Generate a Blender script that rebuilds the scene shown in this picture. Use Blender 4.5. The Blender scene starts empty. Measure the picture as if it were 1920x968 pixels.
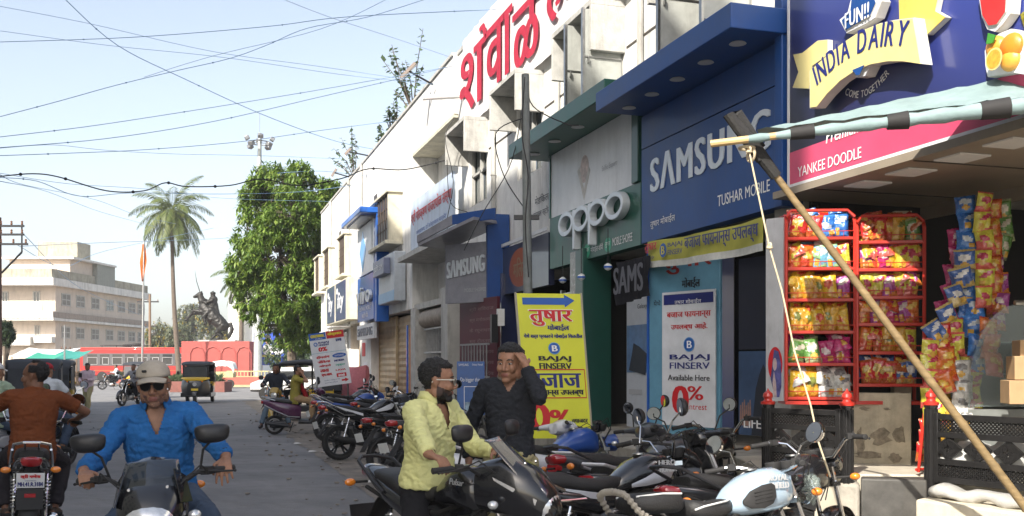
import bpy, bmesh, math, random
from math import radians as R, sin, cos, pi, sqrt
from mathutils import Vector as V, Matrix as Mx, noise as NZ, Quaternion
random.seed(7)
SC = bpy.context.scene
C = SC.collection
# ------------------------------------------------------------------ camera, sky, sun, exposure
FPX, HZ, CH, TH = 1884.0, 685.0, 1.6, math.atan(595 / 1884.0)
ST, CT = sin(TH), cos(TH)
cam = bpy.data.cameras.new('camera')
cam.sensor_width = 36; cam.lens = 36 * FPX / 1920; cam.shift_y = (HZ - 484) / 1920
cam.clip_start = .05; cam.clip_end = 6000
co = bpy.data.objects.new('camera', cam); C.objects.link(co)
co.location = (0, 0, CH); co.rotation_euler = (pi / 2, 0, -TH)
SC.camera = co
SUN_EL, SUN_AZ = R(38), R(225)            # azimuth clockwise from +Y: the sun stands behind the camera's left shoulder
w = bpy.data.worlds.new('World'); SC.world = w; w.use_nodes = True
nt = w.node_tree; bg = nt.nodes['Background']
sky = nt.nodes.new('ShaderNodeTexSky'); sky.sky_type = 'NISHITA'; sky.sun_disc = False
sky.sun_elevation = SUN_EL; sky.sun_rotation = SUN_AZ; sky.air_density = 1.0; sky.dust_density = 2.6; sky.ozone_density = .7
hs = nt.nodes.new('ShaderNodeHueSaturation'); hs.inputs['Saturation'].default_value = .66; hs.inputs['Value'].default_value = 1.2
nt.links.new(sky.outputs[0], hs.inputs['Color']); nt.links.new(hs.outputs[0], bg.inputs[0]); bg.inputs[1].default_value = .118
sd = V((sin(SUN_AZ) * cos(SUN_EL), cos(SUN_AZ) * cos(SUN_EL), sin(SUN_EL)))
sl = bpy.data.lights.new('sun', 'SUN'); sl.energy = 4.7; sl.angle = R(.5); sl.color = (1, .945, .85)
so = bpy.data.objects.new('sun', sl); C.objects.link(so); so.rotation_euler = sd.to_track_quat('Z', 'Y').to_euler()
so.location = (0, 0, 40)
SC.view_settings.view_transform = 'Standard'; SC.view_settings.look = 'None'
SC.view_settings.exposure = 0.95; SC.view_settings.gamma = 1
SC.cycles.max_bounces = 6; SC.cycles.transparent_max_bounces = 16
SC.cycles.use_denoising = True
# ------------------------------------------------------------------ pixel <-> place helpers (photo pixels, metres)
def W(px, py, z):                                   # point seen at photo pixel, z metres in front of the camera
 u = (px - 960) / FPX; v = (HZ - py) / FPX
 return V((z * (ST + u * CT), z * (CT - u * ST), CH + v * z))
def GZ(px, z, h=0):                                 # on the ground at depth z
 p = W(px, HZ, z); p.z = h; return p
def ZD(px, X):                                      # depth at which the column px meets the plane x = X
 return X / (ST + (px - 960) / FPX * CT)
def FX(px, py, X): return W(px, py, ZD(px, X))
def wdir(a, b): return V((a * CT + b * ST, -a * ST + b * CT, 0))     # image-right a, depth b -> world direction
# ------------------------------------------------------------------ materials
MATS = {}
def mat(name, col, rough=.6, metal=0, var=.12, sc=6, bump=0, bsc=40, coat=0, spec=.5, trans=0, alpha=1, dirt=0, emit=0, st=(1, 1, 1), col2=None):
 if name in MATS: return MATS[name]
 m = bpy.data.materials.new(name); m.use_nodes = True
 n = m.node_tree.nodes; l = m.node_tree.links; b = n['Principled BSDF']
 b.inputs['Roughness'].default_value = rough; b.inputs['Metallic'].default_value = metal
 b.inputs['Specular IOR Level'].default_value = spec
 if coat: b.inputs['Coat Weight'].default_value = coat; b.inputs['Coat Roughness'].default_value = .06
 if trans: b.inputs['Transmission Weight'].default_value = trans
 if alpha < 1: b.inputs['Alpha'].default_value = alpha
 c4 = (*col, 1)
 b.inputs['Base Color'].default_value = c4
 if emit: b.inputs['Emission Color'].default_value = c4; b.inputs['Emission Strength'].default_value = emit
 tc = n.new('ShaderNodeTexCoord'); mp = n.new('ShaderNodeMapping'); mp.inputs['Scale'].default_value = st
 l.new(tc.outputs['Object'], mp.inputs[0])
 if var or col2:
  nz = n.new('ShaderNodeTexNoise'); nz.inputs['Scale'].default_value = sc; nz.inputs['Detail'].default_value = 7
  nz.inputs['Roughness'].default_value = .65
  l.new(mp.outputs[0], nz.inputs['Vector'])
  rp = n.new('ShaderNodeValToRGB'); rp.color_ramp.elements[0].position = .3; rp.color_ramp.elements[1].position = .7
  lo = col2 if col2 else tuple(max(0, x * (1 - var)) for x in col)
  rp.color_ramp.elements[0].color = (*lo, 1)
  rp.color_ramp.elements[1].color = (*[min(1, x * (1 + var * .6)) for x in col], 1)
  l.new(nz.outputs['Fac'], rp.inputs[0])
  out = rp.outputs[0]
  if dirt:                                    # vertical streaks and blotches
   m2 = n.new('ShaderNodeMapping'); m2.inputs['Scale'].default_value = (1.6, 1.6, .25)
   l.new(tc.outputs['Object'], m2.inputs[0])
   n2 = n.new('ShaderNodeTexNoise'); n2.inputs['Scale'].default_value = 2.2; n2.inputs['Detail'].default_value = 9; n2.inputs['Roughness'].default_value = .72
   l.new(m2.outputs[0], n2.inputs['Vector'])
   r2 = n.new('ShaderNodeValToRGB'); r2.color_ramp.elements[0].position = .50; r2.color_ramp.elements[1].position = .72
   l.new(n2.outputs['Fac'], r2.inputs[0])
   mu = n.new('ShaderNodeMath'); mu.operation = 'MULTIPLY'; mu.inputs[1].default_value = dirt; l.new(r2.outputs[0], mu.inputs[0])
   mx = n.new('ShaderNodeMix'); mx.data_type = 'RGBA'
   l.new(mu.outputs[0], mx.inputs[0]); l.new(out, mx.inputs[6]); mx.inputs[7].default_value = (.10, .085, .065, 1)
   out = mx.outputs[2]
  l.new(out, b.inputs['Base Color'])
  mr = n.new('ShaderNodeMapRange'); mr.inputs[3].default_value = max(.02, rough - .08); mr.inputs[4].default_value = min(1, rough + .1)
  l.new(nz.outputs['Fac'], mr.inputs[0]); l.new(mr.outputs[0], b.inputs['Roughness'])
 if bump:
  nb = n.new('ShaderNodeTexNoise'); nb.inputs['Scale'].default_value = bsc; nb.inputs['Detail'].default_value = 5
  l.new(mp.outputs[0], nb.inputs['Vector'])
  bp = n.new('ShaderNodeBump'); bp.inputs['Strength'].default_value = bump; bp.inputs['Distance'].default_value = .02
  l.new(nb.outputs['Fac'], bp.inputs['Height']); l.new(bp.outputs[0], b.inputs['Normal'])
 MATS[name] = m
 return m
def paint(name, col, **k):
 d = dict(rough=.3, var=.1, sc=5, coat=.6); d.update(k); return mat(name, col, **d)
def cloth(name, col, **k):
 d = dict(rough=.88, var=.16, sc=14, bump=.25, bsc=180, spec=.25); d.update(k); return mat(name, col, **d)
black_plastic = mat('black_plastic', (.018, .018, .02), .42, var=.25, sc=20)
black_matt = mat('black_matt', (.02, .019, .019), .75, var=.3, sc=12)
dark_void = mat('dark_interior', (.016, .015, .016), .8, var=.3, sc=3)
rubber = mat('rubber', (.022, .021, .02), .8, var=.35, sc=14, bump=.25, bsc=60)
chrome = mat('chrome', (.72, .72, .72), .14, 1, var=.12, sc=12)
steel = mat('steel', (.42, .42, .41), .34, 1, var=.2, sc=14)
alu = mat('cast_aluminium', (.30, .30, .30), .45, .9, var=.3, sc=16, bump=.1)
dark_metal = mat('dark_metal', (.035, .035, .037), .4, .4, var=.3, sc=14)
red_lens = mat('red_lens', (.35, .012, .015), .12, var=.05, coat=1)
amber_lens = mat('amber_lens', (.75, .22, .02), .15, var=.05, coat=1)
clear_lens = mat('clear_lens', (.75, .76, .76), .08, .55, var=.2, sc=40, coat=1)
mirror_glass = mat('mirror_glass', (.8, .82, .85), .03, 1, var=0)
glass_dark = mat('dark_glass', (.02, .023, .026), .06, var=.1, coat=1)
white_paint = mat('white_paint', (.74, .74, .72), .45, var=.08, sc=8)
iron_black = mat('iron_black', (.022, .021, .021), .38, .3, var=.3, sc=20, bump=.15, bsc=90)
wood_old = mat('wood_old', (.20, .13, .08), .7, var=.35, sc=8, st=(1, 1, 8), bump=.2)
# ------------------------------------------------------------------ mesh builder
WM = {}                                             # world matrix of every thing, kept by hand
class MB:
 def __init__(s, T=None): s.v = []; s.f = []; s.mi = []; s.k = 0; s.T = T or Mx.Identity(4)
 def add(s, vs, fs):
  o = len(s.v); s.v += [s.T @ V(p) for p in vs]
  s.f += [tuple(i + o for i in f) for f in fs]; s.mi += [s.k] * len(fs); return s
 def mt(s, k): s.k = k; return s
 def bx(s, x0, x1, y0, y1, z0, z1):
  if x0 > x1: x0, x1 = x1, x0
  if y0 > y1: y0, y1 = y1, y0
  if z0 > z1: z0, z1 = z1, z0
  return s.add([(x0, y0, z0), (x1, y0, z0), (x1, y1, z0), (x0, y1, z0), (x0, y0, z1), (x1, y0, z1), (x1, y1, z1), (x0, y1, z1)],
     [(0, 3, 2, 1), (4, 5, 6, 7), (0, 1, 5, 4), (1, 2, 6, 5), (2, 3, 7, 6), (3, 0, 4, 7)])
 def cb(s, c, d, M=None):
  T = s.T; s.T = T @ Mx.Translation(V(c)) @ (M.to_4x4() if M else Mx.Identity(4))
  s.bx(-d[0] / 2, d[0] / 2, -d[1] / 2, d[1] / 2, -d[2] / 2, d[2] / 2); s.T = T; return s
 def quad(s, a, b, c, d): return s.add([a, b, c, d], [(0, 1, 2, 3)])
 def slab(s, a, b, c, d, t):                     # thick quad
  n = (V(b) - V(a)).cross(V(d) - V(a)).normalized() * t
  q = [V(a), V(b), V(c), V(d)]
  return s.add(q + [p - n for p in q], [(0, 1, 2, 3), (7, 6, 5, 4), (0, 4, 5, 1), (1, 5, 6, 2), (2, 6, 7, 3), (3, 7, 4, 0)])
 def bar(s, a, b, wd, h=None, up=(0, 0, 1)):
  a = V(a); b = V(b); d = b - a; L = d.length
  if L < 1e-6: return s
  d.normalize(); u = V(up)
  if abs(d.dot(u)) > .98: u = V((1, 0, 0))
  x = d.cross(u).normalized(); y = x.cross(d); h = h or wd
  M = Mx((x, d, y)).transposed()
  return s.cb((a + b) / 2, (wd, L, h), M)
 def tube(s, pts, r, n=8, cap=True, flat=1.0):
  pts = [V(p) for p in pts]; m = len(pts)
  if not isinstance(r, (list, tuple)): r = [r] * m
  rings = []; pu = None
  for i, p in enumerate(pts):
   d = (pts[min(i + 1, m - 1)] - pts[max(i - 1, 0)]).normalized()
   if pu is None:
    pu = V((0, 0, 1)) if abs(d.z) < .9 else V((1, 0, 0))
   x = d.cross(pu).normalized(); pu = x.cross(d).normalized()
   rings.append([p + (x * cos(2 * pi * j / n) + pu * sin(2 * pi * j / n) * flat) * r[i] for j in range(n)])
  return s.rings(rings, cap)
 def rings(s, rings, cap=True, close=False):
  n = len(rings[0]); m = len(rings); vs = [p for r in rings for p in r]; fs = []
  for i in range(m if close else m - 1):
   k = (i + 1) % m
   for j in range(n): fs.append((i * n + j, i * n + (j + 1) % n, k * n + (j + 1) % n, k * n + j))
  if cap and not close: fs += [tuple(range(n))[::-1], tuple((m - 1) * n + j for j in range(n))]
  return s.add(vs, fs)
 def loft(s, secs, n=16, p=2.4, cap=True):       # secs: (centre, half-vector a, half-vector b)
  rs = []
  for c, a, b in secs:
   c = V(c); a = V(a); b = V(b); r = []
   for j in range(n):
    t = 2 * pi * j / n; ct, s_ = cos(t), sin(t)
    r.append(c + a * (abs(ct) ** (2 / p) * (1 if ct >= 0 else -1)) + b * (abs(s_) ** (2 / p) * (1 if s_ >= 0 else -1)))
   rs.append(r)
  return s.rings(rs, cap)
 def ell(s, c, r, M=None, n=14, m=9):
  if not isinstance(r, (list, tuple)): r = (r, r, r)
  c = V(c); vs = []; fs = []
  q = M.to_3x3() if M else Mx.Identity(3)
  for i in range(m + 1):
   a = pi * i / m
   for j in range(n):
    t = 2 * pi * j / n
    vs.append(c + q @ V((r[0] * sin(a) * cos(t), r[1] * sin(a) * sin(t), r[2] * cos(a))))
  for i in range(m):
   for j in range(n): fs.append((i * n + j, (i + 1) * n + j, (i + 1) * n + (j + 1) % n, i * n + (j + 1) % n))
  return s.add(vs, fs)
 def lathe(s, prof, c=(0, 0, 0), ax='z', n=16, cap=True):
  c = V(c); rs = []
  for r, h in prof:
   ring = []
   for j in range(n):
    t = 2 * pi * j / n; x, y = r * cos(t), r * sin(t)
    ring.append(c + (V((x, y, h)) if ax == 'z' else V((h, x, y)) if ax == 'x' else V((y, h, x))))
   rs.append(ring)
  return s.rings(rs, cap)
 def cap(s, a, b, r0, r1=None, n=12):            # capsule / round cone
  a = V(a); b = V(b); r1 = r0 if r1 is None else r1
  d = b - a; L = d.length; d = d.normalized() if L > 1e-6 else V((0, 0, 1))
  u = V((0, 0, 1)) if abs(d.z) < .9 else V((1, 0, 0))
  x = d.cross(u).normalized(); y = d.cross(x)
  rs = []
  for h, rr, base in ((-.95, .3, 0), (-.7, .71, 0), (-.35, .94, 0), (0, 1, 0), (0, 1, 1), (.35, .94, 1), (.7, .71, 1), (.95, .3, 1)):
   rad = r1 if base else r0; p = (b if base else a) + d * h * rad
   rs.append([p + (x * cos(2 * pi * j / n) + y * sin(2 * pi * j / n)) * rad * rr for j in range(n)])
  return s.rings(rs)
 def prism(s, poly, o, u, v, t):                 # 2d polygon in plane (o; u, v) thickened by t along u x v
  o = V(o); u = V(u); v = V(v); nn = u.cross(v).normalized() * t; n = len(poly)
  A = [o + u * a + v * b for a, b in poly]
  return s.add(A + [p + nn for p in A], [tuple(range(n))[::-1], tuple(range(n, 2 * n))] + [(i, (i + 1) % n, n + (i + 1) % n, n + i) for i in range(n)])
 def torus(s, c, R_, r, ax='y', n=28, m=8, rz=None):
  c = V(c); rs = []; rz = rz or r
  for i in range(n):
   t = 2 * pi * i / n; ring = []
   for j in range(m):
    q = 2 * pi * j / m; rad = R_ + r * cos(q); h = rz * sin(q)
    x, y = rad * cos(t), rad * sin(t)
    ring.append(c + (V((x, h, y)) if ax == 'y' else V((x, y, h)) if ax == 'z' else V((h, x, y))))
   rs.append(ring)
  return s.rings(rs, False, True)
 def mesh(s, name):
  me = bpy.data.meshes.new(name); me.from_pydata([tuple(p) for p in s.v], [], s.f); return me
 def build(s, name, m, parent=None, world=False, sharp=35, bev=0, sub=0):
  vs = s.v; loc = None
  if world and parent is not None:
   inv = WM[parent.name].inverted(); vs = [inv @ p for p in vs]
  elif parent is None and vs:
   b = V((sum(p.x for p in vs) / len(vs), sum(p.y for p in vs) / len(vs), min(p.z for p in vs)))
   vs = [p - b for p in vs]; loc = b
  me = bpy.data.meshes.new(name); me.from_pydata([tuple(p) for p in vs], [], s.f)
  ms = m if isinstance(m, (list, tuple)) else [m]
  for x in ms: me.materials.append(x)
  if len(ms) > 1: me.polygons.foreach_set('material_index', s.mi)
  return link(name, me, parent, loc, sharp, bev, sub)
def link(name, me, parent=None, loc=None, sharp=35, bev=0, sub=0):
 me.validate()
 bm = bmesh.new(); bm.from_mesh(me); bmesh.ops.recalc_face_normals(bm, faces=bm.faces); bm.to_mesh(me); bm.free()
 me.shade_smooth() if hasattr(me, 'shade_smooth') else None
 if sharp < 180: me.set_sharp_from_angle(angle=R(sharp))
 o = bpy.data.objects.new(name, me); C.objects.link(o)
 if loc is not None: o.location = loc
 if parent is not None: o.parent = parent; WM[o.name] = WM[parent.name]
 else: WM[o.name] = Mx.Translation(loc) if loc is not None else Mx.Identity(4)
 if bev:
  b = o.modifiers.new('bevel', 'BEVEL'); b.width = bev; b.segments = 2; b.limit_method = 'ANGLE'; b.angle_limit = R(40)
 if sub:
  b = o.modifiers.new('subsurf', 'SUBSURF'); b.levels = sub; b.render_levels = sub
 return o
def tag(o, label, cat, group=None, kind=None):
 o['label'] = label; o['category'] = cat
 if group: o['group'] = group
 if kind: o['kind'] = kind
 return o
def struct(o): o['kind'] = 'structure'; return o
def stuff(o, label, cat): o['kind'] = 'stuff'; o['label'] = label; o['category'] = cat; return o
def thing(name, label, cat, loc=(0, 0, 0), rz=0, group=None, M=None):
 o = bpy.data.objects.new(name, None); C.objects.link(o); o.empty_display_size = .2
 T = M if M is not None else Mx.Translation(V(loc)) @ Mx.Rotation(rz, 4, 'Z')
 o.matrix_basis = T; WM[o.name] = T
 return tag(o, label, cat, group)
def copy_tree(o, T, label=None, group=None):
 def rec(a, par):
  c = a.copy(); C.objects.link(c)
  if par: c.parent = par
  WM[c.name] = T
  for ch in KIDS.get(a.name) or [x for x in C.objects if x.parent == a]: rec(ch, c)
  return c
 r = rec(o, None); r.matrix_basis = T
 if label: r['label'] = label
 if group: r['group'] = group
 return r
KIDS = {}
# ------------------------------------------------------------------ lettering
TXT = {}
def text_mesh(s, shear=0, sp=1.0):
 k = (s, shear, sp)
 if k not in TXT:
  c = bpy.data.curves.new('lettering', 'FONT'); c.body = s; c.size = 1; c.shear = shear; c.space_character = sp; c.resolution_u = 3
  o = bpy.data.objects.new('lettering', c); C.objects.link(o)
  bpy.context.view_layer.update()
  me = bpy.data.meshes.new_from_object(o.evaluated_get(bpy.context.evaluated_depsgraph_get()))
  vs = [v.co.copy() for v in me.vertices]; fs = [tuple(p.vertices) for p in me.polygons]
  bpy.data.objects.remove(o); bpy.data.curves.remove(c); bpy.data.meshes.remove(me)
  TXT[k] = (vs, fs, min(v.x for v in vs), max(v.x for v in vs), min(v.y for v in vs), max(v.y for v in vs))
 return TXT[k]
class Face:                                         # a flat board: o = lower left corner, r = right, u = up, n = out of the board
 def __init__(s, bl, br, up=(0, 0, 1)):
  s.o = V(bl); d = V(br) - s.o; s.w = d.length; s.r = d.normalized(); s.u = V(up).normalized(); s.n = s.r.cross(s.u).normalized()
 def p(s, x, y, d=0): return s.o + s.r * x + s.u * y + s.n * d
 def xy(s, px, py):                              # where the ray of a photo pixel meets the board
  a = V((0, 0, CH)); q = W(px, py, 1) - a; t = (s.o - a).dot(s.n) / q.dot(s.n); h = a + q * t - s.o
  return h.dot(s.r), h.dot(s.u)
 def box(s, mb, x0, x1, y0, y1, d0, d1):
  q = [s.p(x, y, d) for d in (d0, d1) for x, y in ((x0, y0), (x1, y0), (x1, y1), (x0, y1))]
  return mb.add(q, [(0, 3, 2, 1), (4, 5, 6, 7), (0, 1, 5, 4), (1, 2, 6, 5), (2, 3, 7, 6), (3, 0, 4, 7)])
 def panel(s, name, x0, x1, y0, y1, d0, d1, m, par, bev=0):
  return s.box(MB(), x0, x1, y0, y1, d0, d1).build(name, m, par, True, bev=bev)
 def poly(s, mb, pts, d0, d1): return mb.prism(pts, s.p(0, 0, d0), s.r, s.u, d1 - d0)
 def put(s, mb, st, x0, y0, x1, y1, d, bold=0, shear=0, sp=1.0, thick=0, skew=0, arch=0):
  vs, fs, a, b, c, e = text_mesh(st, shear, sp)
  kx = (x1 - x0) / max(b - a, 1e-6); ky = (y1 - y0) / max(e - c, 1e-6)
  for i, q in enumerate([0] if not bold else [-bold, 0, bold]):
   P = []
   for v in vs:
    X = x0 + (v.x - a) * kx + q * (x1 - x0 if 0 else 1); Y = y0 + (v.y - c) * ky
    t = (v.x - a) / max(b - a, 1e-6)
    P.append(s.p(X, Y + skew * t + arch * 4 * t * (1 - t), d + i * .0007))
   mb.add(P, fs)
   if thick:
    k = len(mb.v)
    ed = {}
    for f in fs:
     for j in range(len(f)):
      e_ = (f[j], f[(j + 1) % len(f)]); r_ = (e_[1], e_[0])
      if r_ in ed: del ed[r_]
      else: ed[e_] = 1
    Q = [p - s.n * thick for p in P]
    mb.add(P + Q, [(y, x, x + len(P), y + len(P)) for x, y in ed])
  return mb
 def text(s, par, st, x0, y0, x1, y1, m, d=.004, **k):
  return s.put(MB(), st, x0, y0, x1, y1, d, **k).build('lettering', m, par, True, sharp=30)
 def disc(s, mb, cx, cy, rx, ry, d, n=28, r_in=0):
  if r_in:
   vs = [s.p(cx + rx * q * cos(2 * pi * i / n), cy + ry * q * sin(2 * pi * i / n), d) for q in (1, r_in) for i in range(n)]
   return mb.add(vs, [(i, (i + 1) % n, n + (i + 1) % n, n + i) for i in range(n)])
  return mb.add([s.p(cx + rx * cos(2 * pi * i / n), cy + ry * sin(2 * pi * i / n), d) for i in range(n)], [tuple(range(n))])
def remesh(mb, name, vox, sm=3):
 me = mb.mesh(name); o = bpy.data.objects.new(name, me); C.objects.link(o)
 r = o.modifiers.new('r', 'REMESH'); r.mode = 'VOXEL'; r.voxel_size = vox
 s_ = o.modifiers.new('s', 'SMOOTH'); s_.factor = .5; s_.iterations = sm
 bpy.context.view_layer.update()
 out = bpy.data.meshes.new_from_object(o.evaluated_get(bpy.context.evaluated_depsgraph_get()))
 bpy.data.objects.remove(o); bpy.data.meshes.remove(me); out.name = name
 return out
# ------------------------------------------------------------------ ground, road, pavements
asphalt = mat('asphalt', (.205, .20, .198), .9, var=.28, sc=.9, bump=.6, bsc=60, col2=(.135, .134, .138), dirt=.35)
earth = mat('dusty_earth', (.23, .20, .165), .95, var=.3, sc=2.2, bump=.7, bsc=30, col2=(.13, .115, .10))
paving = mat('grey_paving', (.27, .255, .23), .85, var=.3, sc=3, bump=.3, bsc=25, dirt=.4)
plinth_m = mat('cement', (.36, .33, .28), .85, var=.3, sc=4, bump=.3, bsc=30, dirt=.55)
MB().quad((-2500, -300, -.03), (2500, -300, -.03), (2500, 3500, -.03), (-2500, 3500, -.03)).build('ground', earth)['kind'] = 'structure'
struct(MB().quad((-8.6, -30, -.012), (3.2, -30, -.012), (3.2, 48, -.012), (-8.6, 48, -.012)).build('road', asphalt))
struct(MB().add([(-60, 48, -.012), (60, 48, -.012), (60, 104, -.012), (-60, 104, -.012)], [(0, 1, 2, 3)]).build('road', asphalt))
def ragged(x0, x1, y0, y1, n, z):
 vs = []; random.seed(3)
 for i in range(n + 1):
  y = y0 + (y1 - y0) * i / n
  vs += [(x0 + .22 * NZ.noise(V((y * .5, 3, 0))) + .08 * NZ.noise(V((y * 2.3, 1, 0))), y, z), (x1, y, z)]
 return MB().add(vs, [(2 * i, 2 * i + 1, 2 * i + 3, 2 * i + 2) for i in range(n)])
ck = MB(); random.seed(12)
for i in range(9):
 x, y = random.uniform(-5, 1.5), random.uniform(6, 36); a = random.uniform(0, 3); P_ = []
 for j in range(14): P_.append((x, y)); a += random.gauss(0, .5); x += .16 * cos(a); y += .3 * sin(a)
 w_ = random.uniform(.006, .016)
 for (xa, ya), (xb, yb_) in zip(P_, P_[1:]): ck.add([(xa - w_, ya, -.008), (xa + w_, ya, -.008), (xb + w_, yb_, -.008), (xb - w_, yb_, -.008)], [(0, 1, 2, 3)])
struct(ck.build('road', mat('road_crack', (.03, .03, .032), .95), None))
struct(ragged(2.05, 5.3, -10, 47, 160, -.004).build('roadside_strip', earth))
random.seed(5)
lit = MB()
for i in range(260):
 y = random.uniform(5, 34); x = random.choice((random.gauss(1.9, .5), random.gauss(2.2, .3), random.uniform(-5, 2)))
 r = random.uniform(.006, .03) * (1 + y / 30)
 lit.ell((x, y, r * .25), (r, r * random.uniform(.5, 1), r * .35), n=5, m=4)
stuff(lit.build('gravel', mat('stone_bits', (.24, .21, .18), .9, var=.4, sc=1)), 'loose stones and grit scattered along the dusty road edge', 'gravel')
for i, (px, py) in enumerate(((558, 833), (623, 845), (614, 849), (586, 720 + 128), (700, 905))):
 z = CH * FPX / (py - HZ); p = GZ(px, z)
 tag(MB().add([p + V((-.09, -.04, .006)), p + V((.07, -.06, .02)), p + V((.1, .05, .008)), p + V((-.05, .06, .03)), p + V((.0, .0, .035))], [(0, 1, 4), (1, 2, 4), (2, 3, 4), (3, 0, 4)]).build('paper_scrap', mat('scrap_paper', (.62, .6, .56), .8)),
  'small pale scrap of paper lying on the roadside dust', 'litter', 'paper scraps on the roadside')
# ------------------------------------------------------------------ the long commercial building on the right
wallm = mat('white_wall', (.74, .73, .70), .85, var=.14, sc=2.5, bump=.15, bsc=30, dirt=.42)
wall_grey = mat('grey_wall', (.47, .46, .43), .85, var=.2, sc=2.5, bump=.2, bsc=30, dirt=.55)
conc = mat('stained_concrete', (.48, .47, .44), .88, var=.25, sc=5, bump=.2, bsc=40, dirt=.55)
cream = mat('cream_wall', (.60, .56, .44), .85, var=.2, sc=3, bump=.15, dirt=.5)
seam = mat('dark_seam', (.07, .06, .05), .8)
grey_leaf = mat('grey_shutter_paint', (.40, .41, .38), .55, var=.2, sc=5, dirt=.35)
pane = mat('window_glass', (.06, .075, .08), .1, var=.3, sc=2, coat=.6)
bld = thing('commercial_building', 'long two storey white commercial building with shops below and concrete window hoods above', 'building', (5.6, 14, 0))
def bpart(name, m, *boxes, bev=0, par=bld):
 b = MB()
 for q in boxes: b.bx(*q)
 return b.build(name, m, par, True, bev=bev)
HOODS = [(19.3, 20.9), (15.95, 17.53), (12.6, 14.2), (9.25, 10.85)]
up = MB(); ys = 2.0
up.bx(5.6, 6.2, 2, 21.7, 6.5, 8.5); up.bx(5.6, 6.2, 2, 21.7, 3.3, 4.95)
for a, b in sorted(HOODS): up.bx(5.6, 6.2, ys, a + .12, 4.95, 6.5); ys = b - .12
up.bx(5.6, 6.2, ys, 21.7, 4.95, 6.5)
up.bx(6.2, 12, 2, 21.7, 3.3, 8.3)
up.build('upper_wall', wallm, bld, True)
bpart('parapet_cap', wall_grey, (5.57, 5.85, 2, 21.72, 8.5, 8.58))
for ya, yb_ in ((10.9, 12.55), (14.25, 15.9), (17.6, 19.25)): bpart('groove', seam, (5.592, 5.61, ya, yb_, 5.9, 5.93))
for k, (a, b) in enumerate(HOODS):
 h = MB(); h.bx(5.1, 5.62, a, b, 6.48, 6.56); h.bx(5.1, 5.6, a, a + .07, 5.86, 6.48); h.bx(5.1, 5.6, b - .07, b, 5.86, 6.48)
 h.build('window_hood', conc, bld, True, bev=.006)
 f = MB()
 for q in (a + .12, (a + b) / 2 - .03, b - .18): f.bx(5.66, 5.72, q, q + .06, 4.95, 6.48)
 for zz in (4.95, 5.6, 6.42): f.bx(5.66, 5.72, a + .12, b - .12, zz, zz + .05)
 wn = f.build('window_frame', wall_grey if k < 2 else wood_old, bld, True)
 MB().bx(5.74, 5.76, a + .12, b - .12, 4.95, 6.48).build('pane', pane, wn, True)
 if k >= 2:
  g = MB()
  for i in range(9): g.bx(5.63, 5.642, a + .15 + i * (b - a - .3) / 8, a + .16 + i * (b - a - .3) / 8, 4.97, 6.46)
  for i in range(8): g.bx(5.625, 5.637, a + .13, b - .13, 5.05 + i * .19, 5.065 + i * .19)
  g.build('window_grille', wood_old, bld, True)
  for (yy, x0) in (((a + .10), 5.02), ((a + b) / 2 + (.0 if k == 2 else .35), 5.03)):
   l_ = MB(); l_.bx(x0, 5.62, yy, yy + .03, 5.14 if k == 2 else 5.2, 6.44)
   lf = l_.build('shutter_leaf', grey_leaf, bld, True, bev=.004)
   r_ = MB()
   for x in (x0 - .012, 5.58): r_.bx(x, x + .03, yy - .014, yy + .044, 5.13, 6.45)
   r_.bx(x0, 5.6, yy - .012, yy, 5.78, 5.80)
   r_.build('leaf_rim', steel, lf, True)
   MB().bx(x0 + .06, x0 + .075, yy - .05, yy, 5.7, 5.78).build('handle', steel, lf, True)
for ya, z0_, z1_ in ((15.15, 3.9, 8.5), (18.75, 3.9, 6.6), (12.0, 5.1, 8.5)):
 k = MB(); k.tube([(5.54, ya, z0_), (5.54, ya, z1_)], .045, 8); [k.torus((5.54, ya, z0_ + q), .048, .012, 'z', 12, 6) for q in (.3, 1.4, 2.4)]; k.build('drain_pipe', wall_grey, bld, True)
bpart('plinth', plinth_m, (4.55, 12, 8.6, 21.7, -.02, .7), bev=.02)
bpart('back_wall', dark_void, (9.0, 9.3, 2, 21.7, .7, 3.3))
bpart('shop_ceiling', wall_grey, (5.6, 9, 2, 21.7, 3.22, 3.298))
def pillar(y0, y1, m, x0=5.45, z1=3.3, z0=.7): return bpart('pillar', m, (x0, x0 + .45, y0, y1, z0, z1), bev=.01)
green = paint('deep_green', (.011, .07, .055), rough=.4, coat=.3)
pillar(13.55, 13.85, green, 5.35); pillar(13.86, 14.2, mat('polished_stone', (.30, .30, .28), .25, var=.3, sc=12), 5.4)
pillar(8.45, 8.75, wall_grey, 5.5)
pillar(17.75, 18.3, paint('navy_panel', (.012, .02, .075), rough=.4), 5.4)
pillar(21.1, 21.7, wall_grey, 5.2)
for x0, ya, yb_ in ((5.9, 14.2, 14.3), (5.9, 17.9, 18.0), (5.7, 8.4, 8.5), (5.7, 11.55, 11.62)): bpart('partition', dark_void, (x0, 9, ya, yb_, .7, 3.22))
b2 = thing('corner_building', 'white two storey building with slanted bay, small windows and parapet beyond the window hoods', 'building', (5.5, 34, 0))
B2 = lambda n, m, *bs, **k: bpart(n, m, *bs, par=b2, **k)
B2('upper_wall', wallm, (5.5, 6.6, 21.7, 46.3, 7.2, 8.5), (5.5, 6.6, 26.2, 46.3, 3.1, 7.2), (6.2, 6.6, 21.7, 26.2, 3.1, 7.2), (6.6, 12, 21.7, 46.3, 3.1, 8.3))
B2('parapet_cap', wall_grey, (5.46, 5.75, 21.75, 46.3, 8.5, 8.57))
B2('soffit', cream, (5.5, 6.2, 21.72, 26.18, 7.12, 7.198))
B2('plinth', plinth_m, (5.0, 12, 21.7, 46.3, -.02, .45), bev=.02)
B2('back_wall', dark_void, (7.4, 7.6, 21.7, 46.3, .45, 3.1))
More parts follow.
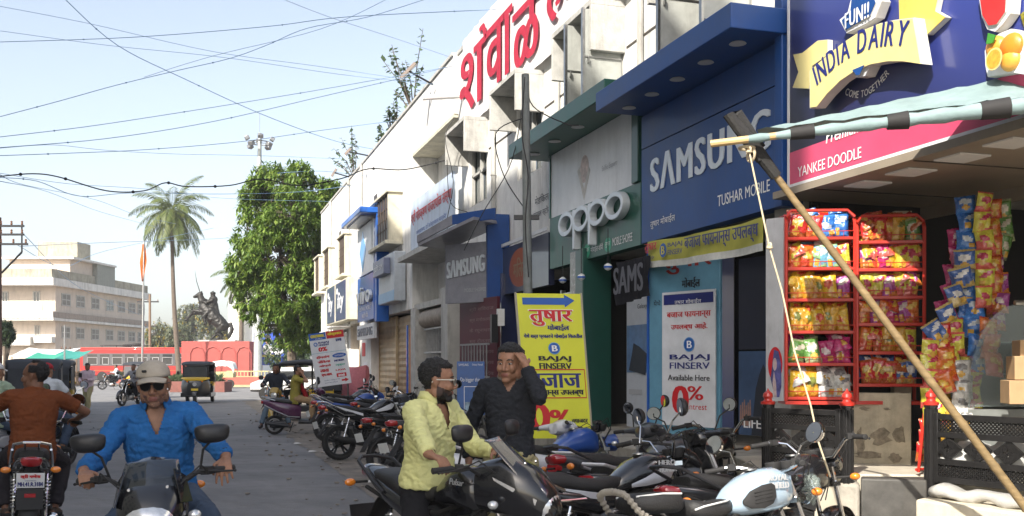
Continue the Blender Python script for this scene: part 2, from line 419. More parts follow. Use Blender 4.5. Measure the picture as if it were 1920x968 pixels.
sh_m = mat('rolling_shutter', (.42, .30, .17), .55, .2, var=.3, sc=3, dirt=.3)
def shutter(y0, y1, x, z0, z1, m, par=b2):
 s = MB(); n = int((z1 - z0) / .09)
 pf = [(x, z0)]
 vs = []
 for i in range(n + 1):
  z = z0 + (z1 - z0) * i / n
  vs += [(x - (.02 if i % 2 else 0), y0, z), (x - (.02 if i % 2 else 0), y1, z)]
 s.add(vs, [(2 * i, 2 * i + 1, 2 * i + 3, 2 * i + 2) for i in range(n)])
 s.bx(x - .03, x + .03, y0 - .05, y0 - .001, z0, z1); s.bx(x - .03, x + .03, y1 + .001, y1 + .05, z0, z1)
 return s.build('rolling_shutter', m, par, True, sharp=20)
shutter(26.6, 29.2, 5.75, .45, 3.0, sh_m); shutter(29.4, 32.2, 5.7, .45, 3.05, mat('rolling_shutter_tan', (.55, .42, .25), .5, .2, var=.25, sc=3))
shutter(34.3, 36.6, 5.75, .45, 2.9, sh_m); shutter(38.2, 41.5, 5.8, .45, 2.9, wall_grey); shutter(42, 45.5, 5.8, .45, 2.9, sh_m)
for ya, yb_ in ((32.25, 34.2), (36.7, 37.2), (41.6, 41.95), (45.6, 46.28)): B2('pillar', wallm, (5.42, 5.9, ya, yb_, .45, 3.1))
B2('pillar', conc, (5.5, 6.1, 25.8, 26.4, .45, 3.1))
dr = B2('door', mat('orange_door', (.55, .17, .04), .5, var=.2), (5.62, 5.66, 26.45, 27.15, .45, 2.6)); MB().bx(5.56, 5.6, 27.2, 27.3, .45, 2.7).build('door_edge', paint('bright_blue', (.02, .12, .55)), dr, True)
dkw = mat('brown_window', (.055, .04, .03), .4, var=.4, sc=5)
def cwin(px0, px1, pyt, pyb, hood=0, X=5.5):
 a = FX(px1, pyt, X); b = FX(px0, pyb, X); zt = FX((px0 + px1) / 2, pyt, X).z; zb = FX((px0 + px1) / 2, pyb, X).z
 y0, y1 = a.y, b.y; f = MB(); p = .1 + hood
 f.bx(X - p, X - .001, y0 - .14, y0, zb - .1, zt + .1); f.bx(X - p, X - .001, y1, y1 + .14, zb - .1, zt + .1); f.bx(X - p - .05, X - .001, y0 - .2, y1 + .2, zt + .1, zt + .17); f.bx(X - p - .1, X - .001, y0 - .2, y1 + .2, zb - .2, zb - .1)
 wn = f.build('window_frame', cream if hood else wallm, b2, True, bev=.01)
 MB().bx(X - p + .06, X - p + .08, y0, y1, zb - .1, zt + .1).build('pane', dkw, wn, True)
 g = MB()
 for i in range(1, 6): yy = y0 + (y1 - y0) * i / 6; g.bx(X - p + .02, X - p + .04, yy - .012, yy + .012, zb - .1, zt + .1)
 for i in range(1, 4): zz = zb + (zt - zb) * i / 4; g.bx(X - p + .04, X - p + .055, y0, y1, zz - .012, zz + .012)
 g.build('window_grille', mat('rusty_bars', (.10, .07, .05), .7, var=.4), wn, True)
cwin(600, 608, 489, 545, .15); cwin(617, 627, 474, 534, .15); cwin(646, 658, 450, 512, .15); cwin(723, 753, 382, 455, .3)
for px0, px1, a, b in ((636, 639, 433, 455), (701, 707, 363, 391)):
 p = FX(px1, a, 5.49); q = FX(px0, b, 5.49); B2('ventilator', dkw, (5.485, 5.52, p.y, q.y, q.z, p.z))
B2('canopy', mat('tin_canopy', (.36, .35, .33), .5, .4, var=.3, dirt=.3), (4.75, 5.42, 36, 38.3, 2.95, 3.0), bev=.01)
for ya in (30.0 + 4.4, 37.4, 42.6): k = MB(); k.tube([(5.44, ya, .5), (5.44, ya, 8.5)], .05, 8); k.build('drain_pipe', wall_grey, b2, True)
rb = MB(); rb.T = Mx.Translation((5.75, 0, 2.78)) @ Mx.Rotation(-pi / 2, 4, 'X'); rb.lathe([(.24, 22.0), (.25, 22.1), (.25, 25.4), (.24, 25.5)], n=18)
rb.build('shutter_roll', mat('rusty_tin', (.30, .25, .20), .6, .3, var=.4, dirt=.4), b2, True)
B2('bay_slab', conc, (5.1, 6.2, 21.72, 26.18, 4.3, 4.42), (5.55, 6.2, 21.72, 26.18, 3.05, 3.2))
gt = MB()
for i in range(22): yy = 21.9 + i * .16; gt.bx(5.68, 5.70, yy, yy + .02, .45, 2.55)
for zz in (.5, 1.2, 1.9, 2.5): gt.bx(5.66, 5.72, 21.85, 25.5, zz, zz + .04)
tag(gt.build('collapsible_gate', mat('gate_grey', (.42, .42, .42), .5, .4, var=.3), None), 'grey barred collapsible gate closing the recessed shop beside the small grey board', 'gate')
op = thing('facing_building', 'tall plain block across the street whose shadow falls on the road', 'building', (-11, 10, 0))
MB().bx(-14, -9, -6.4, 17, 0, 21.3).build('wall', cream, op, True); MB().bx(-14, -9, 17, 37.2, 0, 13.0).build('wing', wall_grey, op, True)
ow = MB()
for z in (4, 7, 10, 13, 16):
 for y in range(-5, 37, 3):
  if z < 12 or y < 15: ow.bx(-9.01, -8.97, y, y + 1.3, z, z + 1.5)
ow.build('window', pane, op, True)
# ------------------------------------------------------------------ shop boards
S_blue = paint('sign_blue', (.004, .055, .235), rough=.5, var=.2, sc=2, coat=.12, dirt=.12); S_navy = paint('sign_navy', (.008, .026, .13), rough=.4)
S_white = mat('sign_white', (.72, .73, .75), .4, var=.1, sc=3, dirt=.18); S_letter = mat('silver_letter', (.62, .66, .70), .3, .25, var=.08)
T_white = mat('print_white', (.82, .82, .82), .5, var=0); T_red = mat('print_red', (.55, .012, .018), .5, var=.05); T_black = mat('print_black', (.012, .012, .02), .5, var=0)
T_navy = mat('print_navy', (.012, .02, .16), .5, var=0); T_yel = mat('print_yellow', (.72, .60, .03), .5, var=0); T_blue = mat('print_blue', (.015, .10, .42), .5, var=.1)
lamp_disc = mat('lamp_disc', (.55, .56, .55), .4, var=.1)
def face_y(X, y_far, y_near, z0): return Face((X, y_far, z0), (X, y_near, z0))
# --- big blue phone shop board
L = FX(1203, 455, 5.4); Rr = FX(1476, 384, 5.4)
z0 = 3.14; zt = 5.12
sg = thing('phone_shop_board', 'large blue shop board with big silver capital letters under a deep blue canopy', 'signboard', (5.4, (L.y + Rr.y) / 2, z0))
F = face_y(5.4, L.y, Rr.y, z0); w_ = F.w
F.panel('board', 0, w_ - .14, 0, 1.18, -.18, 0, S_blue, sg); F.panel('upper_band', 0, w_ - .14, 1.195, 1.6, -.18, 0, S_blue, sg)
F.panel('side_post', w_ - .13, w_, -.02, 2.0, -.18, .06, S_blue, sg, .01)
cn = F.panel('canopy', -.02, w_ + .02, 1.62, 1.86, -.19, .62, S_blue, sg, .01)
for i in range(5):
 d = MB(); x = .35 + i * (w_ - .7) / 4; d.lathe([(.07, 0), (.085, -.012), (.06, -.014)], F.p(x, 1.618, .33), n=20); d.build('downlight', lamp_disc, cn, True)
a = F.xy(1222, 362); b = F.xy(1444, 298); t = F.xy(1222, 295)
F.text(sg, 'SΛMSUNG', a[0], a[1], b[0], a[1] + .43, S_letter, .014, bold=.02, thick=.012, sp=1.12)
a = F.xy(1346, 388); b = F.xy(1444, 362); F.text(sg, 'TUSHAR MOBILE', a[0], a[1], b[0], a[1] + .12, T_white, .003, bold=.003)
a = F.xy(1220, 431); b = F.xy(1266, 419); F.text(sg, 'तुषार मोबाईल', a[0], a[1], b[0], a[1] + .12, T_white, .003, bold=.002)
# --- green phone board
L = FX(1031, 505, 5.42); Rr = FX(1201, 458, 5.42)
og = thing('green_shop_board', 'green and white shop board with rounded raised silver letters under a green canopy', 'signboard', (5.42, (L.y + Rr.y) / 2, L.z))
F = Face((5.42, L.y, L.z), (5.42, Rr.y, L.z)); w_ = F.w; hm = F.xy(1038, 408)[1]; ht = hm + 1.0
gsign = paint('sign_green', (.016, .105, .075), rough=.45, var=.2, sc=3, coat=.2, dirt=.2); gpale = paint('sign_green_pale', (.10, .27, .20), rough=.4)
F.panel('board', 0, w_, 0, hm, -.16, 0, gsign, og); F.panel('white_panel', .06, w_ - .22, hm + .002, ht, -.16, -.002, S_white, og)
F.panel('side_post', w_ - .2, w_, hm + .004, ht + .2, -.16, .04, green, og, .01); F.panel('edge', 0, .055, hm + .004, ht, -.16, .02, green, og)
cn = F.panel('canopy', -.45, w_ + .12, ht + .01, ht + .24, -.17, .55, gsign, og, .01)
for i in range(4):
 x = .1 + i * (w_ - .2) / 3.4; MB().lathe([(.08, 0), (.095, -.012), (.07, -.014)], F.p(x, ht + .008, .3), n=20).build('downlight', lamp_disc, cn, True)
def ring(mb, cx, cy, rx, ry, th, d0, d1, n=32):
 o_ = []
 for (kx, ky, d) in ((rx, ry, d0), (rx, ry, d1), (rx - th, ry - th, d1), (rx - th, ry - th, d0)):
  o_.append([F.p(cx + kx * cos(2 * pi * i / n), cy + ky * sin(2 * pi * i / n), d) for i in range(n)])
 return mb.rings(o_, False, True)
pts = [F.xy(1055, 423), F.xy(1083, 411), F.xy(1112, 400), F.xy(1145, 387)]
rx, ry, th = .21, .185, .075
F.o = F.o + F.n * .13; x0 = F.xy(1046, 423)[0]; x1 = F.xy(1167, 385)[0]; pts = [F.xy(1055, 423), F.xy(1083, 411), F.xy(1112, 400), F.xy(1145, 387)]; F.o = F.o - F.n * .13; cy = sum(p[1] for p in pts) / 4
rx = (x1 - x0) / 8; step = 2 * rx * 1.0; th = min(.07, rx * .4)
for i in range(4):
 cx = x0 + rx + i * step; mb = MB(); ring(mb, cx, cy, rx, ry, th, .02, .13)
 if i in (1, 2): F.box(mb, cx - rx - .004, cx - rx + th + .004, cy - .42, cy + ry - .02, .02, .128)
 mb.build('raised_letter', mat('silver_letter', (.62, .66, .70)), og, True, bev=.008)
a = F.xy(1126, 470); b = F.xy(1186, 447); F.text(og, 'मोबाईल शॉपी', F.xy(1108, 472)[0], a[1], F.xy(1131, 465)[0], a[1] + .10, T_white)
F.text(og, 'MOBILE SHOPEE', F.xy(1149, 460)[0], a[1] + .01, b[0], a[1] + .12, T_white, bold=.002)
for px, py in ((1101, 464), (1140, 456)):
 c = F.xy(px, py); mb = MB(); F.disc(mb, c[0], a[1] + .05, .12, .1, .003); o = mb.build('badge', mat('badge_green', (.05, .36, .22), .5), og, True); F.text(o, 'तुषार', c[0] - .08, a[1] + .01, c[0] + .08, a[1] + .09, T_white, .006)
c = F.xy(1096, 330)
mb = MB(); F.poly(mb, [(c[0] - .28, c[1] + .12), (c[0] - .02, c[1] - .35), (c[0] + .22, c[1] + .05), (c[0] + .16, c[1] + .1), (c[0] - .02, c[1] - .2), (c[0] - .2, c[1] + .16)], .0, .003); mb.build('printed_mark', mat('print_pale', (.55, .52, .48), .5, var=.3, sc=9), og, True)
mb = MB(); F.disc(mb, c[0], c[1] + .1, .17, .2, .001); mb.build('printed_figure', mat('print_figure', (.62, .50, .46), .5, var=.5, sc=7), og, True)
F.text(og, 'Selfie Expert', F.xy(1129, 325)[0], F.xy(1129, 325)[1], F.xy(1157, 312)[0], F.xy(1129, 312)[1], mat('print_grey', (.4, .4, .42), .5, var=0))
# --- second, smaller grey board with blue frame
zr, zl = 18.6, 19.3
A = W(835, 570, zl); Bp = W(917, 546, zr); Bp.z = A.z = 2.78
F = Face(A, Bp); w_ = F.w
s2 = thing('grey_phone_board', 'grey shop board with silver capital letters, thick blue side frame and blue canopy end', 'signboard', F.p(w_ / 2, 0))
gsm = mat('sign_grey', (.24, .24, .27), .3, var=.25, sc=4, coat=.4)
F.panel('board', 0, w_, 0, 1.12, -.12, 0, gsm, s2); F.panel('trim', w_ - .03, w_ - .012, 0, 1.12, 0, .012, S_letter, s2)
F.text(s2, 'SΛMSUNG', .07, .47, w_ - .1, .80, S_letter, .03, bold=.012, thick=.02, skew=.1, sp=1.12)
F.text(s2, 'MOBILE SHOPPEE', w_ * .45, .2, w_ - .08, .27, mat('print_grey', (.4, .4, .42)), .004)
MB().slab(F.p(w_ + .002, -.02, .05), F.p(w_ + .002, -.02, .05) + V((.42, -.02, 0)), F.p(w_ + .002, 1.62, .05) + V((.42, -.02, 0)), F.p(w_ + .002, 1.62, .05), .12).build('side_frame', S_blue, s2, True)
MB().slab(F.p(-.25, 1.14, .5), F.p(w_ + .1, 1.5, .55), F.p(w_ + .1, 1.5, -.3), F.p(-.25, 1.14, -.3), .06).build('canopy_base', gsm, s2, True)
MB().slab(F.p(-.25, 1.14, .52), F.p(w_ * .62, 1.40, .55), F.p(w_ * .62, 1.58, .55), F.p(-.25, 1.28, .52), .04).build('canopy_front', gsm, s2, True)
MB().slab(F.p(w_ * .62, 1.40, .55), F.p(w_ + .4, 1.46, .3), F.p(w_ + .4, 1.66, .3), F.p(w_ * .62, 1.58, .55), .04).build('canopy_end', S_blue, s2, True)
# --- pale institution board
A = FX(770, 466, 5.3); Bq = FX(850, 425, 5.3)
F = Face((5.3, A.y, 4.55), (5.3, Bq.y, 4.55)); w_ = F.w
ib = thing('institution_board', 'pale blue painted board with red Marathi lettering high on the wall', 'signboard', F.p(w_ / 2, 0))
F.panel('board', 0, w_, 0, 1.22, -.05, 0, mat('pale_board', (.50, .58, .70), .5, var=.15, sc=2, dirt=.3), ib)
F.text(ib, 'श्री गोरक्षण पांजरापोळ संस्था', .12, .58, w_ - .15, .98, T_red, .006, bold=.015); F.text(ib, 'कार्यालय, दि ओस्तवाल मार्केट', .7, .28, w_ - .6, .44, T_blue, .006)
# --- long cloth banner with big red letters on the parapet
F = face_y(5.5, 20.9, 8.6, 6.62)
bn = thing('parapet_banner', 'long white cloth banner with huge red Marathi letters hung along the parapet', 'banner', F.p(6, 0))
g = MB(); nx, nz = 60, 8; vs = [F.p(12.3 * i / nx, 1.92 * j / nz, .015 + .03 * NZ.noise(V((i * .9, j * .12, 2))) + .012 * sin(i * 1.9)) for i in range(nx + 1) for j in range(nz + 1)]
g.add(vs, [(i * (nz + 1) + j, (i + 1) * (nz + 1) + j, (i + 1) * (nz + 1) + j + 1, i * (nz + 1) + j + 1) for i in range(nx) for j in range(nz)]); g.build('cloth', cloth('banner_cloth', (.74, .70, .70), sc=3), bn, True)
for st, a, b, lo, hi in (('श', 868, 915, .28, 1.5), ('े', 905, 917, 1.4, 1.75), ('वा', 917, 965, .3, 1.5), ('ळे', 968, 1018, .22, 1.75), ('हॉस्पिटल', 1030, 1330, .3, 1.75)):
 xa = F.xy(a, 100)[0]; xb = F.xy(b, 60)[0]; F.text(bn, st, xa, lo, xb, hi, mat('banner_red', (.42, .015, .045), .8, var=.2), .06, bold=.055)
# --- vivo tower
Yn, Yf = 29.5, 33.0
vv = thing('blue_phone_tower', 'tall bright blue shop frame with raised silver letters and a blue diamond panel', 'signboard', (5.3, 31, 3))
vb = paint('vivo_blue', (.012, .12, .50), rough=.45, dirt=.15)
bx = lambda n, m, *q, par=vv, bev=0: MB().bx(*q).build(n, m, par, True, bev=bev)
bx('frame', vb, 5.12, 5.49, Yn, Yn + .35, 2.9, 6.1); bx('canopy', vb, 4.62, 5.49, Yn - .02, 33.4, 6.1, 6.27, bev=.02)
bx('canopy_light_strip', lamp_disc, 4.75, 5.3, Yn + .5, 33.0, 6.05, 6.098)
F = face_y(5.1, Yf, Yn + .36, 2.9); w_ = F.w
F.panel('upper_panel', 0, w_, 1.55, 3.1, -.3, 0, S_white, vv); F.panel('lower_panel', 0, w_, .1, 1.5, -.3, 0, vb, vv)
mb = MB(); F.poly(mb, [(.5, 2.3), (1.1, 1.65), (1.7, 2.3), (1.1, 2.95)], 0, .01); mb.build('diamond', paint('diamond_blue', (.05, .32, .75)), vv, True)
F.text(vv, 'vivo', .35, .62, w_ - .2, 1.15, S_letter, .10, bold=.03, thick=.09)
F.text(vv, 'OSTWAL MOBILE', .5, .42, w_ - .5, .54, T_white, .01, bold=.006); F.text(vv, 'शॉपी', 1.0, .2, w_ - 1.0, .36, T_white, .01)
Fv = face_y(5.1, 33.1, 29.9, 2.42)
sv = thing('phone_strip_board', 'narrow silver strip board with dark capitals below the tall blue shop frame', 'signboard', Fv.p(1.5, 0))
Fv.panel('board', 0, Fv.w, 0, .46, -.1, 0, mat('strip_grey', (.55, .57, .6), .4), sv); Fv.text(sv, 'SAMSUNG', .2, .1, Fv.w - .2, .36, mat('print_slate', (.1, .12, .16), .4), .02, bold=.02, thick=.02)
# --- grey box board beside it
F = face_y(5.15, 29.3, 26.9, 3.35); w_ = F.w
gb = thing('grey_box_board', 'pale grey box shaped shop board with a small slate name plate', 'signboard', F.p(w_ / 2, 0))
F.panel('box', 0, w_, 0, 1.35, -.32, 0, mat('box_grey', (.44, .48, .52), .4, var=.15, dirt=.2), gb, .02); F.panel('blue_band', .02, w_ - .02, .02, .3, 0, .01, mat('band_blue', (.25, .42, .6), .5), gb)
pl = F.panel('name_plate', .2, w_ - .5, .78, 1.22, .012, .2, mat('slate', (.16, .18, .27), .4), gb, .01); F.text(pl, 'इंडिया SIM', .4, .9, w_ - .7, 1.1, T_white, .204, bold=.006)
# --- pair of navy boards with white script
F = face_y(5.1, 41.3, 35.2, 3.2); w_ = F.w
nb_ = thing('script_boards', 'pair of navy panels with white handwritten style script in a cream case', 'signboard', F.p(w_ / 2, 0))
F.panel('case', 0, w_, 0, 1.5, -.35, 0, cream, nb_, .02)
for a, b in ((.5, 2.6), (3.1, 5.6)):
 p_ = F.panel('panel', a, b, .06, 1.44, .002, .02, paint('script_navy', (.03, .05, .17)), nb_)
 cx = (a + b) / 2; F.text(p_, 'fity', a + .5, .3, b - .4, 1.1, T_white, .025, shear=.3, bold=.03); mb = MB(); F.disc(mb, a + .45, 1.15, .22, .12, .026); mb.build('dot', T_white, p_, True)
bx('red_poster', T_red, 5.40, 5.415, 33.35, 33.95, 1.9, 2.35, par=b2)
Fp = face_y(5.4, 34.1, 32.4, .5)
ps = thing('pillar_poster', 'white poster strip with red headline pasted on the sunlit shop pillar', 'poster', Fp.p(.8, 0)); Fp.panel('sheet', .5, 1.3, .2, 1.2, 0, .006, S_white, ps); Fp.panel('print', .58, 1.22, .6, 1.1, .007, .01, mat('faded_red', (.45, .12, .1), .6, var=.5, sc=8), ps); Fp.panel('print', .58, 1.22, .25, .5, .007, .01, T_blue, ps)
# --- dark brown oval board between the boards, and black signs under the green one
F = face_y(5.45, 18.6, 15.3, 2.9); w_ = F.w
ov = thing('oval_logo_board', 'dark slanted fascia board with a dull orange oval emblem', 'signboard', F.p(w_ / 2, 0))
F.panel('board', 0, w_, 0, .85, -.1, 0, paint('fascia_dark', (.02, .025, .06)), ov); mb = MB(); F.disc(mb, w_ * .55, .42, .62, .34, .006); oo = mb.build('emblem', mat('dull_orange', (.30, .07, .025), .5), ov, True); F.text(oo, 'मिलन', w_ * .55 - .35, .25, w_ * .55 + .35, .6, mat('dull_cream', (.3, .2, .12), .6), .012, bold=.01)
tr = MB().slab((5.42, 18.6, 3.78), (5.42, 15.3, 3.78), (5.42, 15.3, 3.84), (5.42, 18.6, 3.84), .03); tr.build('white_trim', S_white, ov, True)
F = face_y(5.58, 15.2, 18.4, 3.9)
F = face_y(5.596, 18.0, 15.2, 3.9); pw = thing('wall_notice', 'faint handwritten notice painted on the grey wall left of the green board', 'notice', F.p(1, 0)); F.text(pw, 'मेडिकल', 1.6, .45, 2.3, .6, T_black, .002); F.text(pw, 'जनरल स्टोअर्स', 1.5, .2, 2.6, .36, T_black, .002)
# --- maroon list board + grille + box + standee + dangling dark cloth etc.
F = Face(W(862, 570, 19.6).xy.to_3d(), W(932, 570, 18.2).xy.to_3d()); F.o.z = .75; w_ = F.w
mbd = thing('maroon_list_board', 'maroon board with rows of small pale Marathi text behind a grille', 'signboard', F.p(w_ / 2, 0))
F.panel('board', 0, w_, 0, 2.1, -.06, 0, mat('maroon', (.09, .012, .022), .5, var=.2), mbd)
for i, st in enumerate(('श्री शिवराज', 'स्व मनोकामना', 'कै रघुनाथराव', 'स्व दौलतराव', 'श्री विठ्ठलराव', 'स्व माणिकराव', 'श्री नामदेव')):
 F.text(mbd, st, w_ * .28, 1.85 - i * .2, w_ * .92, 1.95 - i * .2, mat('print_dusty', (.26, .18, .18), .6, var=0), .004)
g = MB()
for i in range(9): x = w_ * (.25 + .08 * i); F.box(g, x, x + .018, 0, 1.25, .12, .14)
for y in (.1, .62, 1.22): F.box(g, w_ * .2, w_ * .96, y, y + .035, .115, .145)
tag(g.build('window_grille', mat('grille_grey', (.30, .30, .30), .5, .4), None), 'grey barred grille standing before the maroon list board', 'grille')
bottom = W(0, 0, 1)
zst = 17.2; A = W(857, 790, zst); Bp = W(909, 790, zst); A.z = Bp.z = .62
F = Face(A, Bp, up=(.02, .09, 1)); w_ = F.w
sd_ = thing('phone_standee', 'blue standee with a phone outline and white words leaning behind the dark shirted man', 'standee', F.p(w_ / 2, 0))
F.panel('panel', 0, w_, 0, 1.05, -.02, 0, mat('standee_blue', (.02, .10, .34), .4, var=.35, sc=2), sd_)
F.text(sd_, 'SAMSUNG', .03, .97, w_ * .42, 1.01, T_white); F.text(sd_, 'Galaxy Note8', w_ * .55, .97, w_ - .03, 1.01, T_white); F.text(sd_, 'Do bigger things', .06, .68, w_ - .03, .77, T_white)
mb = MB(); F.box(mb, .12, .13, .1, .62, 0, .006); F.box(mb, .12, w_ - .05, .61, .62, 0, .006); mb.build('phone_outline', T_white, sd_, True)
F.panel('clouds', .14, w_ - .03, .04, .35, .001, .005, mat('standee_cloud', (.35, .5, .62), .5, var=.8, sc=4), sd_)
for k, px in enumerate((925, 937)):
 p = W(px, 600, 17.9); bx('alarm_box', white_paint if k else black_plastic, p.x - .06, p.x + .06, p.y - .1, p.y, 2.0 + k * .3, 2.5 + k * .1, par=bld)
A = FX(1155, 560, 5.2); Bp = FX(1217, 548, 5.2)
F = Face((5.2, A.y, 2.4), (5.2, Bp.y, 2.4)); w_ = F.w
dc = thing('hanging_dark_banner', 'crumpled dark cloth banner with large grey letters drooping below the green board', 'banner', F.p(w_ / 2, 0))
g = MB(); vs = [F.p(w_ * i / 14, .52 * j / 6 + (.07 * (i / 14 - .5) if j == 0 else 0), .03 * sin(i * 1.7 + j) + .03 * NZ.noise(V((i * .4, j * .5, 1)))) for i in range(15) for j in range(7)]
g.add(vs, [(i * 7 + j, i * 7 + 7 + j, i * 7 + 8 + j, i * 7 + j + 1) for i in range(14) for j in range(6)]).build('cloth', cloth('dark_banner', (.02, .02, .026)), dc, True, sharp=180)
F.text(dc, 'SAMS', .1, .1, w_ - .02, .44, mat('banner_grey', (.12, .12, .14), .7), .075, bold=.015)
ct = thing('shop_counter', 'pale shop counter with yellow phone box display inside the green shop', 'counter', (6.0, 15.3, .7))
bx('base', cream, 5.9, 6.5, 14.5, 17.2, .7, .95, par=ct); bx('glass_case', pane, 5.95, 6.45, 14.45, 17, 1.55, 1.85, par=ct); bx('yellow_box', mat('yellow_card', (.62, .55, .08), .5), 5.7, 5.95, 14.35, 14.65, .95, 1.5, par=ct); bx('shelf', steel, 5.9, 6.5, 14.4, 17.2, 1.5, 1.53, par=ct)
random.seed(11)
COLN = (('red', (.5, .05, .04)), ('blue', (.05, .15, .4)), ('yellow', (.5, .45, .1)), ('pale grey', (.4, .4, .4)), ('green', (.06, .25, .15)))
for i in range(22):
 nm, c = COLN[i % 5]; y = 14.5 + (i % 11) * .25; z = (.96, 1.86)[i // 11]; q = random.uniform(.14, .24)
 b_ = MB().bx(6.02, 6.2, y, y + q, z, z + q * 1.1)
 tag(b_.build('product_box', mat('box_' + nm.replace(' ', '_'), c, .5), None, bev=.004), 'dim %s carton on the %s shelf inside the green shop' % (nm, ('lower', 'upper')[i // 11]), 'carton', '%s cartons on the %s shelf of the green shop' % (nm, ('lower', 'upper')[i // 11]))
dsp = thing('glass_door', 'tall glass door panel reflecting the street inside the green shop', 'door', (5.7, 14.6, .7)); bx('leaf', mat('door_glass', (.28, .29, .28), .12, var=.6, sc=5, coat=1), 5.62, 5.65, 14.22, 15.1, 1.5, 2.75, par=dsp); bx('frame', steel, 5.6, 5.67, 15.1, 15.16, .7, 2.8, par=dsp)
A = FX(1175, 790, 5.75); Bp = FX(1217, 790, 5.75); F = Face((5.75, A.y, .75), (5.75, Bp.y, .75)); w_ = F.w
pp = thing('phone_poster', 'white phone poster with a rider photo on blue sky at the shop entrance', 'poster', F.p(w_ / 2, 0))
F.panel('sheet', 0, w_, 0, 1.95, -.02, 0, mat('poster_white', (.50, .52, .56), .4), pp); F.panel('picture', .02, w_ - .02, .75, 1.4, .001, .006, mat('poster_sky', (.10, .20, .38), .4, var=.5, sc=3), pp)
mb = MB(); F.poly(mb, [(.1, .78), (w_ - .1, .72), (w_ - .05, 1.0), (w_ * .6, 1.1), (w_ * .35, 1.15), (.2, 1.0)], .007, .012); mb.build('rider_print', mat('rider_dark', (.015, .018, .03), .5), pp, True)
F.text(pp, 'Galaxy', w_ * .5, 1.6, w_ - .06, 1.68, T_black); F.panel('fine_print', .08, w_ * .7, .45, .52, .001, .004, mat('print_grey', (.4, .4, .42)), pp)
for px, py in ((1140, 501), (1090, 520), (1055, 526)):
 p = FX(px, py, 5.1); t = thing('hanging_tag', 'small blue and white tag dangling under the green board, %s' % {1140: 'nearest the cloth banner', 1090: 'middle one', 1055: 'nearest the pole'}[px], 'tag', p)
 MB().lathe([(.01, .05), (.045, .03), (.055, 0), (.04, -.03), (.01, -.045)], p, n=12).build('shade', white_paint, t, True); MB().lathe([(.0565, .012), (.0565, -.012)], p, n=12).build('band', T_blue, t, True); MB().tube([p + V((0, 0, .045)), p + V((0, 0, .5))], .006, 5).build('cord', black_matt, t, True)
# --- blue shop entrance: light blue pillar, white finance banner, navy pillar, posters
lb = mat('sky_blue_panel', (.13, .32, .46), .4, var=.25, sc=1.5)
A = FX(1217, 790, 5.3); Bp = FX(1250, 790, 5.3)
F = Face((5.3, A.y, .7), (5.3, Bp.y, .7)); w_ = F.w
tp = thing('entrance_pillar', 'light blue printed entrance pillar with red and black Marathi words at the top', 'pillar', F.p(w_ / 2, 0))
A2 = W(1217, 700, ZD(1217, 5.3)); B2_ = W(1350, 700, ZD(1217, 5.3) - .9)
FB = Face((A2.x, A2.y, .7), (B2_.x, B2_.y, .7)); wb = FB.w
FB.panel('panel', 0, wb, 0, 2.35, -.12, 0, lb, tp, .01); FB.panel('side_edge', -.03, -.002, 0, 2.35, -.13, .01, T_blue, tp)
FB.text(tp, 'तुषार', .25, 1.98, wb - .12, 2.24, mat('print_red_dim', (.30, .02, .02), .5), .004, bold=.012); FB.text(tp, 'मोबाईल', .55, 1.8, wb - .3, 1.93, T_black, .004, bold=.006); FB.text(tp, 'येथे', .08, 1.62, .2, 1.69, T_black, .004)
def bajaj(F, par, cx, cy, r, m_t, w, h, gap=.02, txt=True):
 mb = MB(); F.disc(mb, cx, cy, r, r, .008); o = mb.build('finance_emblem', T_blue, par, True)
 F.text(o, 'B', cx - r * .35, cy - r * .5, cx + r * .5, cy + r * .5, T_white, .012, bold=.004)
 mb = MB(); F.disc(mb, cx, cy, r, r, .012, r_in=.88); mb.build('emblem_ring', mat('emblem_ring', (.1, .3, .6), .4), o, True)
 if txt:
  F.text(par, 'BAJAJ', cx - w / 2, cy - r - gap - h, cx + w / 2, cy - r - gap, m_t, .006, bold=.006); F.text(par, 'FINSERV', cx - w / 2, cy - r - gap * 1.6 - 2 * h, cx + w / 2, cy - r - gap * 1.6 - h, m_t, .006, bold=.004)
b0 = FB.xy(1247, 790)[0]; b1 = FB.xy(1347, 790)[0]; FBz = Face(FB.p(b0, 0, .05), FB.p(b1, 0, .05)); wz = FBz.w; k = 1.69
wb_ = thing('finance_banner', 'tall white banner advertising interest free finance with a blue round emblem at the shop entrance', 'banner', FBz.p(wz / 2, .05))
yb = FBz.xy(1297, 800)[1]; yt = FBz.xy(1297, 545)[1]; H_ = yt - yb
FBz.panel('sheet', 0, wz, yb, yt, -.015, 0, cloth('banner_white', (.62, .64, .68), sc=3, bump=.1), wb_); FBz.panel('navy_strip', .03, wz - .03, yt - .15, yt - .03, .001, .004, T_navy, wb_)
yy = lambda py: FBz.xy(1297, py)[1]
FBz.text(wb_, 'तुषार मोबाईल', wz * .25, yy(571), wz * .75, yy(560), T_white, .006); FBz.text(wb_, 'बजाज फायनान्स', wz * .1, yy(598), wz * .92, yy(584), T_red, .004, bold=.004); FBz.text(wb_, 'उपलब्ध आहे.', wz * .18, yy(620), wz * .86, yy(605), T_red, .004, bold=.004)
bajaj(FBz, wb_, wz * .53, yy(646), .085, T_navy, wz * .74, .075, .03)
FBz.text(wb_, 'Available Here', wz * .12, yy(714), wz * .9, yy(703), T_black, .004, bold=.003); FBz.text(wb_, '0', wz * .22, yy(777), wz * .5, yy(724), T_red, .004, bold=.02); FBz.text(wb_, '%', wz * .5, yy(750), wz * .78, yy(724), T_red, .004, bold=.008); FBz.text(wb_, 'Intrest', wz * .5, yy(768), wz * .85, yy(757), T_red, .004)
nv = thing('navy_pillar', 'dark blue square pillar right of the white finance banner', 'pillar', (5.5, 9.9, .7))
